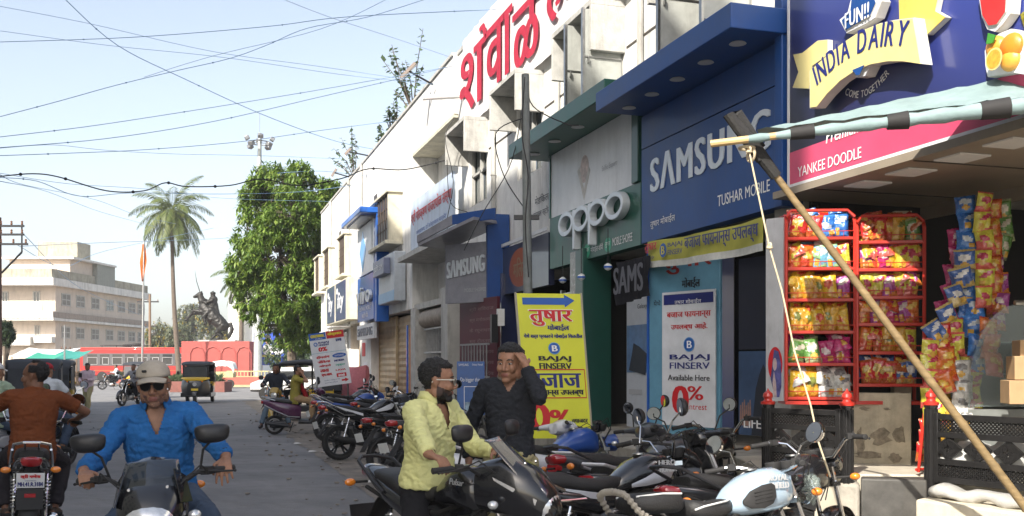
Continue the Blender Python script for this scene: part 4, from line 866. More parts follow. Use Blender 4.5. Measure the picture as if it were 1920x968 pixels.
def rack(label, px0, px1, z0d, z1d, pyt, pyb, side, rows, nm):
 a = W(px0, pyb, z0d); b = W(px1, pyb, z1d); b.z = a.z; Fr = Face(a, b); w_ = Fr.w; H_ = W(px0, pyt, z0d).z - a.z
 t = thing('snack_rack', label, 'rack', Fr.p(w_ / 2, 0)); D = .34
 f = MB()
 for x in (0, w_):
  f.tube([Fr.p(x, 0, 0), Fr.p(x, H_ - .05, 0), Fr.p(x, H_ + .02, -.05), Fr.p(x, H_ + .03, -D + .05), Fr.p(x, H_ - .03, -D), Fr.p(x, 0, -D)], .016, 8)
 f.tube([Fr.p(0, H_ + .0, 0), Fr.p(w_ * .08, H_ + .06, -.02), Fr.p(w_ * .9, H_ + .06, -.02), Fr.p(w_, H_, 0)], .014, 8)
 f.build('frame', rack_red, t, True)
 ysh = []
 n = len(rows)
 for i, (yf, items) in enumerate(rows):
  y = H_ * yf; ysh.append(y)
  s = MB(); Fr.box(s, .005, w_ - .005, y - .016, y, -D, .004); Fr.box(s, .005, w_ - .005, y - .012, y + .012, -.004, .008)
  sf = s.build('shelf', rack_red, t, True, bev=.002)
  wv = MB(); hh = .06
  wv.tube([Fr.p(.01, y + hh, .012), Fr.p(w_ - .01, y + hh, .012)], .004, 6)
  for k in range(7): x = w_ * k / 6; wv.tube([Fr.p(min(max(x, .01), w_ - .01), y, .01), Fr.p(min(max(x, .01), w_ - .01), y + hh, .012)], .0022, 5)
  wv.build('guard_wire', rack_red, sf, True)
 if side:
  Fr.panel('back_sheet', .02, w_ - .02, 0, H_, -D - .01, -D, dark_void, t)
 else: Fr.panel('back_sheet', .02, w_ - .02, 0, H_ * .95, -D - .01, -D, dark_void, t)
 base = MB(); Fr.box(base, -.01, w_ + .01, -.03, .0, -D, .01); base.build('base_tray', rack_red, t, True)
 names = ('bottom', 'second lowest', 'third lowest', 'third highest', 'second highest', 'top')
 rnd = random.Random(nm); Rm = Mx((Fr.r, -Fr.n, V((0, 0, 1)))).transposed().to_4x4()
 for i, (yf, items) in enumerate(rows):
  y = H_ * yf; n = len(items)
  for j, col in enumerate(items):
   x = w_ * (.09 + .82 * (j + .5) / n); s = (w_ / n * 1.08, .225 * rnd.uniform(.92, 1.06))
   s = (round(min(.19, max(.13, s[0])), 2), round(s[1], 2))
   for dp in range(3):
    if dp and rnd.random() < (.2, .25, .5)[dp]: continue
    c_ = col if not dp else rnd.choice(items)
    p = Fr.p(x + rnd.uniform(-.012, .012), y + s[1] / 2 - .004 + (0, .05, .085)[dp], (-.06, -.15, -.09)[dp] + rnd.uniform(-.01, .01))
    M = Rm @ Mx.Rotation(rnd.uniform(-.22, .22) if dp < 2 else rnd.uniform(-.7, .7), 4, 'Y') @ Mx.Rotation((rnd.uniform(-.2, .1), rnd.uniform(-.3, .05), rnd.uniform(-.9, -.4))[dp], 4, 'X') @ Mx.Rotation(rnd.uniform(-.45, .45), 4, 'Z')
    lab = '%s %s packet on the %s shelf of the %s snack rack' % (('shiny', 'half hidden', 'toppled')[dp], c_, names[i], nm)
    packet(c_, p, M, lab, lab.replace('packet', 'packets', 1), s)
 return t, Fr, H_
rowsL = [(.015, ['yellow', 'gold', 'white', 'white']), (.20, ['green', 'green', 'magenta', 'magenta']), (.375, ['gold', 'gold', 'yellow', 'gold', 'yellow']), (.55, ['gold', 'yellow', 'gold', 'yellow', 'purple']), (.72, ['orange', 'orange', 'cyan', 'cyan', 'lemon']), (.885, ['red', 'red', 'blue', 'blue'])]
rowsR = [(.09, ['red', 'red', 'red', 'navy', 'navy']), (.27, ['orange', 'red', 'gold', 'gold', 'lemon']), (.43, ['orange', 'purple', 'orange', 'magenta', 'purple', 'orange']), (.58, ['lemon', 'lemon', 'purple', 'lemon', 'lemon']), (.735, ['purple', 'orange', 'magenta', 'yellow', 'lemon', 'lemon']), (.89, ['red', 'red', 'orange', 'gold', 'green'])]
rl, FL, HL = rack('left red snack rack full of coloured packets with a white side panel', 1474, 1603, 8.75, 8.7, 408, 752, 1, rowsL, 'left')
rr, FRk, HR = rack('right red snack rack full of coloured packets beside the plaster post', 1607, 1733, 8.68, 8.6, 418, 752, 0, rowsR, 'right')
a = FL.p(-.03, 0, .02); bq = a + V((-.32, .30, 0)); Fs = Face(bq, a); w_ = Fs.w
a2 = W(1436, 700, 8.85); Fs = Face((a2.x, a2.y, FL.o.z), (a.x, a.y, FL.o.z)); w_ = Fs.w
sp_ = Fs.panel('side_panel', 0, w_, .0, HL, -.02, 0, mat('scuffed_white', (.56, .57, .60), .5, var=.15, sc=4, dirt=.5), rl)
mb = MB(); Fs.disc(mb, w_ * .55, HL * .2, w_ * .42, HL * .095, .002); mb.build('red_circle', T_red, sp_, True)
mb = MB(); Fs.poly(mb, [(w_ * .3, HL * .12), (w_ * .42, HL * .22), (w_ * .5, HL * .28), (w_ * .75, HL * .27), (w_ * .9, HL * .2), (w_ * .92, HL * .08), (w_ * .8, HL * .02), (w_ * .55, HL * .02)], .004, .006); mb.build('girl_print', mat('girl_print', (.10, .10, .30), .5, var=.7, sc=12), sp_, True)
mb = MB(); Fs.disc(mb, w_ * .55, HL * .2, w_ * .12, HL * .035, .008); Fs.poly(mb, [(w_ * .5, HL * .16), (w_ * .62, HL * .1), (w_ * .66, HL * .02), (w_ * .5, HL * .02), (w_ * .42, HL * .1)], .007, .009); mb.build('skin_print', mat('skin_print', (.55, .42, .42), .5, var=.3, sc=20), sp_, True)
for Fx, x0, y0, st in ((FRk, .04, .16, 'Lays'), (FRk, .16, .16, 'Lays'), (FRk, .28, .16, 'Lays')):
 pass
def strip(label, px, pyt, pyb, z, col, n, size, sway=0, tilt=0):
 t = thing('packet_strip', label, 'packet strip', W(px, pyb, z), group='strips of packets hanging in the dairy stall'); me = packet_mesh((col, size), *COL[col], wd=size[0], ht=size[1])
 for i in range(n):
  f = (i + .5) / n; p = W(px + sway * f * f + random.uniform(-4, 4), pyt + (pyb - pyt) * f, z - .12 * f * (1 if sway else 0) + random.uniform(-.02, .02)); Rm = Mx((camr, camd, V((0, 0, 1)))).transposed().to_4x4()
  me = packet_mesh((col, size), *COL[col], wd=size[0] * 1.06, ht=size[1] * 1.12, var=i % 3); o = bpy.data.objects.new('packet', me); C.objects.link(o); o.parent = t; o.matrix_local = WM[t.name].inverted() @ Mx.Translation(p) @ Rm @ Mx.Rotation(random.uniform(-.14, .14) - tilt * f, 4, 'Y') @ Mx.Rotation(random.uniform(-.5, .5), 4, 'Z') @ Mx.Rotation(random.uniform(-.3, .3), 4, 'X')
strip('blue strip of hanging packets with yellow pictures left of the yellow strip', 1812, 368, 602, 8.1, 'blue', 7, (.16, .15))
strip('yellow strip of hanging packets at the centre of the stall opening', 1843, 362, 575, 8.0, 'lemon', 6, (.14, .16))
strip('brown orange strip of hanging packets in the shade right of the yellow strip', 1866, 375, 620, 8.3, 'orange', 7, (.12, .16))
strip('pale green strip of packets hanging furthest right in the stall', 1882, 380, 480, 8.4, 'green', 3, (.12, .2))
strip('maroon and blue strip of packets curving down to the left', 1806, 470, 640, 8.0, 'navy', 5, (.16, .16), -60, .6)
strip('magenta strip of packets behind the blue strip, curving left', 1796, 430, 600, 8.2, 'magenta', 5, (.15, .16), -28, .3)
strip('orange strip of packets sloping down beside the curved glass counter', 1850, 600, 700, 7.9, 'orange', 3, (.16, .18), 20)
strip('white and yellow strip of packets hanging low beside the red finial', 1745, 640, 790, 7.85, 'lemon', 5, (.16, .17), 5)
strip('white packets hung in a bunch left of the glass counter', 1800, 680, 800, 7.9, 'white', 4, (.16, .17), 8)
strip('yellow packets hung in a bunch against the glass counter', 1822, 670, 820, 8.0, 'lemon', 5, (.15, .17), 6)
strip('red orange packets slanting across the bunch of yellow ones', 1775, 660, 730, 7.85, 'orange', 3, (.15, .17), -12, .5)
strip('small red and white packets on the low red stand', 1733, 790, 860, 7.9, 'red', 3, (.1, .14))
strip('second blue strip of packets hanging lower between the yellow strip and the counter', 1828, 560, 700, 8.05, 'blue', 4, (.15, .16), 8)
strip('lemon packets filling the gap above the white bunch', 1790, 600, 720, 8.0, 'lemon', 4, (.16, .16), -20, .3)
strip('red packets hanging below the maroon and blue strip', 1768, 610, 700, 7.95, 'red', 3, (.15, .16), -18, .3)
strip('gold packets crowded low beside the right railing post', 1765, 700, 830, 7.95, 'gold', 4, (.16, .17), 6)
strip('purple packets dangling in the shade right of the brown strip', 1874, 480, 620, 8.35, 'purple', 4, (.12, .16), 4)
sd = MB(); p = W(1738, 885, 7.8); sd.tube([p + V((-.08, 0, 0)), p + V((0, 0, .65))], .012); sd.tube([p + V((.1, .05, 0)), p + V((0, 0, .5))], .012); sd.tube([p + V((-.1, .0, .02)), p + V((.1, .05, .02))], .012)
tag(sd.build('packet_stand', rack_red, None), 'small low red wire stand for packets between wall and right railing', 'stand')
gc = thing('glass_counter', 'curved front glass display counter behind the right railing', 'counter', W(1880, 800, 7.6))
gm = mat('counter_glass', (.22, .27, .27), .08, alpha=.5, var=.2, sc=2, coat=1)
prof = [(0, 0), (.02, .22), (.06, .42), (.13, .58), (.24, .72), (.38, .81), (.5, .83)]
c0 = W(1815, 780, 7.75); ax = (W(2000, 780, 6.9) - c0).xy.to_3d().normalized(); ins = V((0, 0, 1)).cross(ax); ins = ins if ins.dot(camd) > 0 else -ins
c0.z = 1.28
mb = MB(); vs = []
cr = wdir(1, 0); dp = wdir(.25, .97)
for a, h in prof:
 for q in (0, 1): vs.append(c0 + cr * a * .75 + dp * (q * .9) + V((0, 0, h * .95)))
mb.add(vs, [(2 * i, 2 * i + 1, 2 * i + 3, 2 * i + 2) for i in range(len(prof) - 1)]); mb.build('curved_pane', gm, gc, True, sharp=60)
mb = MB(); vs = [c0 + cr * a * .75 + V((0, 0, h * .95)) for a, h in prof] + [c0 + cr * 1.2 + V((0, 0, .79)), c0 + cr * 1.2]; mb.add(vs, [tuple(range(len(vs)))]); mb.build('end_pane', gm, gc, True)
mb = MB(); mb.tube([c0 + cr * .36 + V((0, 0, .80)), c0 + cr * 1.25 + V((0, 0, .81))], .022, 8); mb.build('top_rail', steel, gc, True)
mb = MB(); mb.cb(c0 + cr * .6 + dp * .3 + V((0, 0, -.33)), (1.2, .6, .62), Mx((cr, dp, V((0, 0, 1)))).transposed()); mb.build('base', mat('counter_base', (.18, .19, .18), .4, var=.2), gc, True)
for h in (.25, .5):
 mb = MB(); mb.cb(c0 + cr * .7 + dp * .45 + V((0, 0, h)), (1.0, .5, .012), Mx((cr, dp, V((0, 0, 1)))).transposed()); mb.build('shelf', mat('shelf_glass', (.4, .5, .48), .1, alpha=.5), gc, True)
kraft = mat('kraft_board', (.42, .27, .14), .8, var=.15, sc=8)
Q = Mx((cr, dp, V((0, 0, 1)))).transposed()
for i, (px, py, z, d, lab) in enumerate(((1905, 735, 7.3, (.32, .3, .17), 'larger brown carton at the bottom of the pile in the glass counter'), (1910, 690, 7.35, (.28, .28, .17), 'smaller brown carton stacked on the larger carton in the glass counter'), (1918, 655, 7.4, (.26, .26, .13), 'tan open carton topmost of the pile in the glass counter'))):
 p = W(px + 20, py, z); t = thing('carton', lab, 'carton', p); MB().cb(p, d, Q).build('box', kraft, t, True, bev=.004); MB().cb(p + V((0, 0, d[2] / 2 + .002)), (d[0] * .2, d[1], .002), Q).build('tape', mat('tape', (.55, .45, .3), .3), t, True)
sk = MB(); p = W(1850, 850, 7.3); sk.ell(p + V((.1, .25, -.1)), (.26, .22, .16), n=30, m=18); p = W(1960, 850, 7.0); sk.ell(p + V((0, .3, -.1)), (.22, .2, .17), n=30, m=18); me = sk.mesh('s'); me.update(); [setattr(v, 'co', v.co + v.normal * (.05 * NZ.noise(v.co * 7) + .015 * NZ.noise(v.co * 24))) for v in me.vertices]; sk.v = [v.co.copy() for v in me.vertices]
tag(sk.build('white_sack', mat('white_sack', (.45, .45, .43), .7, var=.15, bump=.5, bsc=9)), 'bulging white sacks lying behind the right railing', 'sacks')
sh = thing('back_shelves', 'dim wooden shelves of goods in the dark depth of the stall', 'shelves', (8.6, 6, .6))
for z in (1.0, 1.5, 2.0, 2.5): bx('shelf', wood_old, 8.4, 8.95, .8, 8.2, z, z + .03, par=sh)
random.seed(4)
for i in range(40):
 z = random.choice((1.03, 1.53, 2.03, 2.53)); y = random.uniform(2.5, 8.0); nm, c = random.choice(COLN)
 tag(MB().lathe([(.06, 0), (.06, .16), (.045, .19), (.045, .22)], (8.5 + random.uniform(0, .2), y, z), n=10).build('jar', mat('box_' + nm.replace(' ', '_'), c, .3), None), 'dim %s jar on the back shelves of the dairy stall' % nm, 'jar', '%s jars on the back shelves of the stall' % nm)
# ------------------------------------------------------------------ bamboo, awning, rope
bam = mat('bamboo', (.25, .175, .085), .5, var=.35, sc=6, st=(1, 1, 6), bump=.1)
def pole_pts(a, b, r0, r1, nodes):
 pts, rs = [], []; d = V(b) - V(a); n = nodes
 for i in range(n + 1):
  t = i / n
  for dt, k in ((-.008, 1), (0, 1.14), (.008, 1)):
   q = t + dt
   if 0 <= q <= 1: pts.append(V(a) + d * q); rs.append((r0 + (r1 - r0) * q) * k)
 return pts, rs
bp = thing('bamboo_pole', 'long leaning bamboo pole propping the awning in front of the snack racks', 'pole', W(1925, 955, 6.3))
a = W(1925, 955, 6.25); b = W(1378, 228, 6.15); pts, rs = pole_pts(a, b, .027, .021, 9); MB().tube(pts, rs, 12).build('stem', bam, bp, True, sharp=50)
a2 = a + (b - a) * .86; b2p = b + (b - a).normalized() * .0
bt = MB(); d = (b - a).normalized(); bt.tube([a2, a + (b - a) * .93, b + d * .01], [.034, .043, .038], 10); bt.tube([a + (b - a) * .9 + V((-.03, 0, 0)), b + V((-.045, 0, .04)), b + V((.02, 0, .05)), a + (b - a) * .93 + V((.045, 0, .01))], [.026, .036, .032, .024], 10)
tag(bt.build('rubber_strip', rubber, None), 'black rubber tyre piece bound round the top of the bamboo pole', 'rubber strip')
aw = thing('tarp_awning', 'teal and white tarpaulin awning stretched along a horizontal pole', 'awning', W(1650, 240, 6))
pa = W(1332, 270, 6.1); pb = W(1990, 190, 5.7); MB().tube([pa, pb], .022, 10).build('pole', mat('light_bamboo', (.55, .38, .17), .5, var=.2, st=(1, 1, 6)), aw, True)
teal = cloth('tarp_teal', (.22, .30, .30), sc=3, bump=.3, bsc=12, rough=.6, var=.25)
sl_ = MB(); k = 26; pts = []; rs = []
for i in range(k): t = .115 + .885 * i / (k - 1); pts.append(pa + (pb - pa) * t); rs.append(.022 + .022 * min(1, (t - .1) * 1.6) + .006 * sin(i * 2.1))
sl_.tube(pts, rs, 12).build('wrapped_edge', teal, aw, True)
for t0, t1 in ((.24, .31), (.52, .58), (.78, .86)):
 pts = [pa + (pb - pa) * (t0 + (t1 - t0) * i / 5) for i in range(6)]; MB().tube(pts, [.030 + .022 * min(1, (t0 - .1) * 1.6) + .002 * i for i in range(6)], 12).build('dark_patch', black_matt, aw, True)
nx, ny = 30, 6; vs = []
e0 = W(1440, 252, 7.6); e1 = W(1990, 138, 6.9)
for i in range(nx + 1):
 for j in range(ny + 1):
  t = i / nx; f = pa + (pb - pa) * (.14 + .86 * t); e = e0 + (e1 - e0) * t; s_ = j / ny
  vs.append(f + (e - f) * s_ + V((0, 0, .05 - .16 * sin(pi * s_) * (.3 + .7 * t) + .02 * NZ.noise(V((i * .5, j * .6, 0))))))
MB().add(vs, [(i * (ny + 1) + j, (i + 1) * (ny + 1) + j, (i + 1) * (ny + 1) + j + 1, i * (ny + 1) + j + 1) for i in range(nx) for j in range(ny)]).build('cloth', teal, aw, True, sharp=180)
ropem = mat('rope', (.58, .48, .32), .85, var=.25, sc=30)
rp = [W(1405, 285, 6.08), W(1425, 380, 6.06), W(1443, 465, 6.05), W(1466, 545, 6.04), W(1490, 660, 6.02), W(1520, 760, 6.0), W(1535, 830, 5.98), W(1557, 895, 5.95)]
rt = thing('rope', 'pale rope tied at the bamboo top and running down to the handlebar', 'rope', rp[-1])
MB().tube(rp, .0055, 7).build('cord', ropem, rt, True)
kn = MB()
for c in (rp[0], rp[2]): kn.torus(c, .014, .007, 'z'); kn.torus(c + V((0, 0, .012)), .016, .007, 'x')
kn.torus(W(1400, 278, 6.13), .045, .009, 'z'); kn.torus(W(1408, 290, 6.13), .042, .009, 'x'); kn.build('knot', ropem, rt, True)
# ------------------------------------------------------------------ two wheelers
seat_blk = mat('seat_vinyl', (.022, .021, .021), .55, var=.3, sc=12, bump=.3, bsc=120)
bike_black = paint('bike_black', (.012, .012, .014), rough=.22, var=.3)
disc_m = mat('brake_disc', (.35, .34, .33), .35, .9)
def place(px, z, ang, lean=0, h=0, px_off=0):       # ang: heading in the picture plane, 0 = image right, 90 = away from the camera
 p = GZ(px, z, h); d = wdir(cos(R(ang)), sin(R(ang)))
 return Mx.Translation(p) @ Mx.Rotation(math.atan2(d.y, d.x), 4, 'Z') @ Mx.Rotation(R(-lean), 4, 'X')
def wheel(par, x, z, r, T, spoke, tw=.05, rim_m=None, front=True, mud=0):
 w = thing_part('wheel', par)
 tm = MB(T); ri = r - tw * 1.25
 tm.lathe([(ri, -tw * .62), (r - tw * .55, -tw), (r - tw * .18, -tw * .8), (r, -tw * .35), (r, tw * .35), (r - tw * .18, tw * .8), (r - tw * .55, tw), (ri, tw * .62)], (x, 0, z), 'y', 40, False)
 for i in range(44):
  a = 2 * pi * i / 44; c = V((x + cos(a) * (r - .002), 0, z + sin(a) * (r - .002)))
  for s in (-1, 1): tm.bar(c + V((0, s * tw * .08, 0)), c + V((cos(a + .06) - cos(a), s * tw * 11, sin(a + .06) - sin(a))) * .06 * 1.0, .008, .008) if tw > .04 and not mud else None
 tyre = tm.build('tyre', rubber, w)
 rm = MB(T); rm.lathe([(ri + .004, -tw * .6), (ri - .012, -tw * .62), (ri - .028, -tw * .3), (ri - .028, tw * .3), (ri - .012, tw * .62), (ri + .004, tw * .6)], (x, 0, z), 'y', 40, False)
 rm.lathe([(.03, -.07), (.055, -.06), (.06, 0), (.055, .06), (.03, .07)], (x, 0, z), 'y', 18)
 if spoke == 'wire':
  for i in range(32):
   a = 2 * pi * i / 32; b = a + (.55 if i % 2 else -.55); s = (.05, -.05)[(i // 2) % 2]
   rm.tube([(x + .05 * cos(b), s, z + .05 * sin(b)), (x + (ri - .02) * cos(a), 0, z + (ri - .02) * sin(a))], .0028, 4, False)
 else:
  for i in range(5):
   a = 2 * pi * i / 5 + .3
   for da in (-.16, .16): rm.bar((x + .04 * cos(a), 0, z + .04 * sin(a)), (x + (ri - .02) * cos(a + da), 0, z + (ri - .02) * sin(a + da)), .03, .018, (0, 1, 0))
 rm.build('rim', rim_m or (chrome if spoke == 'wire' else dark_metal), w)
 if front and spoke != 'wire':
  MB(T).lathe([(.07, .074), (.13, .074), (.13, .079), (.07, .079)], (x, 0, z), 'y', 28).build('brake_disc', disc_m, w)
 else: MB(T).lathe([(.02, .04), (.085, .045), (.09, .06), (.085, .085), (.02, .09)], (x, 0, z), 'y', 20).build('brake_drum', alu, w)
 return w
def thing_part(name, par):
 o = bpy.data.objects.new(name, None); C.objects.link(o); o.parent = par; WM[o.name] = WM[par.name]; o.empty_display_size = .1; return o
def mirror(par, T, base, tip, shape, back_m, stem_m, facing, rx=.07, rz=.045, tilt=0):
 m = MB(T); b = V(base); t = V(tip); m.tube([b, b + (t - b) * .35 + V((.02, 0, .05)), t + V((0, 0, -.03)), t], .0065, 7)
 st = m.build('mirror', stem_m, par)
 f = V(facing).normalized(); s = f.cross(V((0, 0, 1))).normalized(); u = s.cross(f); Rm = Mx((s, u, -f)).transposed() @ Mx.Rotation(tilt, 3, 'Z')
 k = MB(T); n = 22; rings = []
 for q, dpt in ((1, 0), (1.02, .012), (.92, .028), (.7, .042), (.35, .05)):
  ring = []
  for i in range(n):
   a = 2 * pi * i / n; e = 2 / (2.0 if shape == 'round' else 3.2)
   ring.append(t + Rm @ V((rx * q * abs(cos(a)) ** e * (1 if cos(a) > 0 else -1) * (1 if shape == 'round' else 1 + .15 * sin(a)), rz * q * abs(sin(a)) ** e * (1 if sin(a) > 0 else -1), dpt)))
  rings.append(ring)
 k.rings(rings, True); k.build('mirror_shell', back_m, st)
 g = MB(T); g.add([t + Rm @ V((rx * .93 * abs(cos(2 * pi * i / n)) ** (1 if shape == 'round' else .62) * (1 if cos(2 * pi * i / n) > 0 else -1), rz * .93 * abs(sin(2 * pi * i / n)) ** (1 if shape == 'round' else .62) * (1 if sin(2 * pi * i / n) > 0 else -1), -.003)) for i in range(n)], [tuple(range(n))]); g.build('mirror_glass', mirror_glass, st)
 return st
def moto(label, T, tank, style='commuter', group=None, tail=None, fairing=None, spoke='alloy', steer=0, trim=None, plate=None, mirrors=True, rack='black', seat=seat_blk, panel=None, name='motorcycle', detail=True, stripe=None, high=0, plate_m=None, cat='motorcycle', bar_m=None, decal=None):
 t = thing(name, label, cat, M=T, group=group); tail = tail or tank; trim = trim or black_plastic; panel = panel or tank
 TF = Mx.Translation((.40, 0, .9)) @ Mx.Rotation(R(steer), 4, 'Z') @ Mx.Translation((-.40, 0, -.9))
 rw = .30; cls = style == 'classic'; bm_ = bar_m or (chrome if cls or style == 'commuter' else black_matt)
 wheel(t, -.66, rw, rw, Mx.Identity(4), spoke, .056, front=False); wheel(t, .66, rw, rw, TF, spoke, .046)
 f = MB(TF)
 for s in (-.075, .075):
  f.tube([(.66, s, .29), (.575, s, .50), (.565, s, .53)], [.022, .024, .026], 10);
 f.build('fork', black_matt if not cls else alu, t)
 f = MB(TF)
 for s in (-.075, .075): f.tube([(.567, s, .52), (.42, s, .93)], .0165, 10)
 f.bar((.43, -.11, .93), (.43, .11, .93), .06, .03); f.bar((.47, -.1, .80), (.47, .1, .80), .06, .03); f.build('fork_tube', chrome if cls or style == 'commuter' else steel, t)
 fd = MB(TF); rs = []
 for i in range(15):
  a = R(-5 + 150 * i / 14); q = rw + .035; c = V((.66 + q * cos(a), 0, rw + q * sin(a))); nrm = V((cos(a), 0, sin(a)))
  rs.append([c + V((0, y, 0)) + nrm * (.014 - 3.2 * y * y) for y in (-.062, -.045, -.02, 0, .02, .045, .062)])
 vs = [p for r_ in rs for p in r_]; fd.add(vs, [(i * 7 + j, i * 7 + j + 1, i * 7 + 8 + j, i * 7 + 7 + j) for i in range(14) for j in range(6)]); o = fd.build('front_fender', tank if style != 'sport' else trim, t); o.modifiers.new('s', 'SOLIDIFY').thickness = .004
 hb = MB(TF); hz = 1.0 + high
 for s in (-1, 1):
  if cls or style == 'commuter': hb.tube([(.40, 0, .97), (.40, s * .10, .98), (.37, s * .20, hz + .09), (.30, s * .27, hz + .11), (.20, s * .38, hz + .09)], .0115, 8)
  else: hb.tube([(.40, 0, .97), (.40, s * .12, .98), (.36, s * .22, hz + .04), (.24, s * .38, hz + .03)], .0115, 8)
 h = hb.build('handlebar', bm_, t); gz = hz + (.09 if cls or style == 'commuter' else .03); gx = .20 if cls or style == 'commuter' else .24
 for s in (-1, 1):
  g = MB(TF); d = V((-.085, .11, -.015)) if cls or style == 'commuter' else V((-.085, .115, -.008)); d.y *= s; p = V((gx, s * .38, gz)); d.normalize()
  pts = [p + d * q for q in (-.115, -.11, -.05, 0, .008, .012)]; g.tube(pts, [.014, .018, .0165, .0175, .019, .013], 10); g.build('grip', black_matt, h)
  c = MB(TF); c.cb(p - d * .15, (.045, .05, .04), Mx.Rotation(.6 * -s, 3, 'Z')); c.tube([p - d * .14 + V((.03, 0, .0)), p - d * .06 + V((.055, 0, -.005)), p + d * .02 + V((.052, 0, -.008))], [.008, .006, .005], 7); c.ell(p + d * .02 + V((.052, 0, -.008)), .008); c.build('brake_lever', black_matt, h)
 if mirrors:
  for s in (-1, 1):
   mirror(t, TF, (.30, s * .22, gz), (.30 + (.06 if not cls else 0), s * ((.30 if fairing else .36) if not cls else .40), gz + (.20 if not cls else .17)), 'round' if cls or style == 'commuter' else 'angular', black_plastic if not cls else chrome, chrome if cls or style == 'commuter' else black_matt, (-1, -s * .12, -.05 if not cls else .32), .065 if cls or style == 'commuter' else .085, .06 if cls or style == 'commuter' else .048)
 cb_ = MB(TF)
 for s in (-1, 1):
  for q in (0, 1): cb_.tube([(gx + .08, s * .28, gz - .01), (.44, s * (.24 - .05 * q), gz + .05 - .04 * q), (.52, s * (.12 - .03 * q), hz - .02), (.44, s * .05, .84), (.30 - .1 * q, s * .05, .70)], .0045, 5)
 cb_.build('cable', black_matt, h)
 ck = MB(TF); ck.lathe([(.03, -.03), (.05, .0), (.052, .03), (.048, .034)], (.45, .06, 1.0), 'z', 16); ck.lathe([(.03, -.03), (.05, .0), (.052, .03), (.048, .034)], (.45, -.06, 1.0), 'z', 16); o = ck.build('clocks', black_matt, t)
 for s in (-1, 1): MB(TF).lathe([(.043, .0345), (.0, .036)], (.45, s * .06, 1.0), 'z', 16, False).build('dial', mat('dial_face', (.45, .45, .42), .3), o)
 if fairing == 'screen':
  b = MB(TF); b.loft([((.44, 0, .88), (0, .17, 0), (0, 0, .15)), ((.55, 0, .87), (0, .165, 0), (0, 0, .14)), ((.63, 0, .84), (0, .13, 0), (0, 0, .10)), ((.68, 0, .81), (0, .07, 0), (0, 0, .055))], 20, 2.6); b.build('cowl', tank, t, sharp=50)
  l_ = MB(TF); l_.loft([((.60, 0, .84), (0, .125, 0), (.02, 0, .085)), ((.668, 0, .825), (0, .115, 0), (.02, 0, .075)), ((.695, 0, .815), (0, .07, 0), (.01, 0, .045))], 18, 2.4); l_.build('headlight', clear_lens, t, sharp=60)
  sc_ = MB(TF); rs = []
  for i in range(9):
   q = i / 8; z = .93 + .21 * q; x = .62 - .17 * q - .05 * q * q; wv = .155 - .035 * q ** 2 if q < .9 else .105
   rs.append([V((x - .8 * abs(y) ** 2 * 4 * .35 - .25 * abs(y), y, z - (.02 * (abs(y) / wv) if q > .9 else 0))) for y in [wv * k / 5 for k in range(-5, 6)]])
  vs = [p for r_ in rs for p in r_]; sc_.add(vs, [(i * 11 + j, i * 11 + j + 1, i * 11 + 12 + j, i * 11 + 11 + j) for i in range(8) for j in range(10)]); o = sc_.build('windscreen', mat('smoked_screen', (.03, .035, .04), .04, alpha=.72, var=0, coat=1), t, sharp=180); o.modifiers.new('s', 'SOLIDIFY').thickness = .004
  for s in (-1, 1):
   MB(TF).lathe([(.009, -.004), (.007, .004)], (.585, s * .09, 1.0), 'x', 10).build('screw', chrome, o)
   MB(TF).slab((.60, s * .155, .92), (.44, s * .19, .90), (.40, s * .16, 1.03), (.48, s * .115, 1.08), .006).build('screen_side', bike_black, t)
 elif fairing == 'bullet':
  b = MB(TF); b.loft([((.36, 0, .92), (0, .15, 0), (0, 0, .14)), ((.50, 0, .93), (0, .17, 0), (.02, 0, .17)), ((.64, 0, .88), (0, .15, 0), (.04, 0, .15)), ((.74, 0, .82), (0, .115, 0), (.04, 0, .10)), ((.80, 0, .77), (0, .06, 0), (.02, 0, .05))], 20, 2.5); b.build('cowl', tank, t, sharp=50)
  l_ = MB(TF); l_.loft([((.70, 0, .85), (0, .11, 0), (.03, 0, .075)), ((.765, 0, .81), (0, .10, 0), (.03, 0, .075)), ((.80, 0, .785), (0, .055, 0), (.015, 0, .04))], 18, 2.3); l_.build('headlight', clear_lens, t, sharp=60)
  for s in (-1, 1): MB(TF).slab((.72, s * .118, .84), (.50, s * .178, .97), (.49, s * .18, .99), (.73, s * .116, .87), .004).build('silver_stripe', chrome, t)
  sc_ = MB(TF); rs = []
  for i in range(8):
   q = i / 7; z = .98 + .22 * q; x = .70 - .24 * q - .02 * q * q; wv = .13 - .03 * q ** 2
   rs.append([V((x - .3 * abs(y) - 1.2 * y * y, y, z - (.02 * abs(y) / wv if q > .9 else 0))) for y in [wv * k / 5 for k in range(-5, 6)]])
  vs = [p for r_ in rs for p in r_]; sc_.add(vs, [(i * 11 + j, i * 11 + j + 1, i * 11 + 12 + j, i * 11 + 11 + j) for i in range(7) for j in range(10)]); o = sc_.build('windscreen', mat('brown_screen', (.05, .045, .04), .05, alpha=.8, var=0, coat=1), t, sharp=180); o.modifiers.new('s', 'SOLIDIFY').thickness = .004
  for s in (-1, 1): MB(TF).lathe([(.01, -.004), (.008, .004)], (.64, s * .07, 1.06), 'x', 10).build('screw', chrome, o)
 else:
  r_ = .088 if cls else .082
  hl = MB(TF); hl.lathe([(.02, .38), (r_ * .75, .41), (r_, .49), (r_ * 1.04, .53), (r_, .535)], (.07, 0, .86), 'x', 22); o = hl.build('headlight', tank if not cls else bike_black, t)
  MB(TF).lathe([(r_ * .97, .536), (r_ * .8, .552), (.0, .56)], (.07, 0, .86), 'x', 22, False).build('lens', clear_lens, o)
  if cls: MB(TF).torus((.605, 0, .86), r_, .01, 'x').build('bezel', chrome, o)
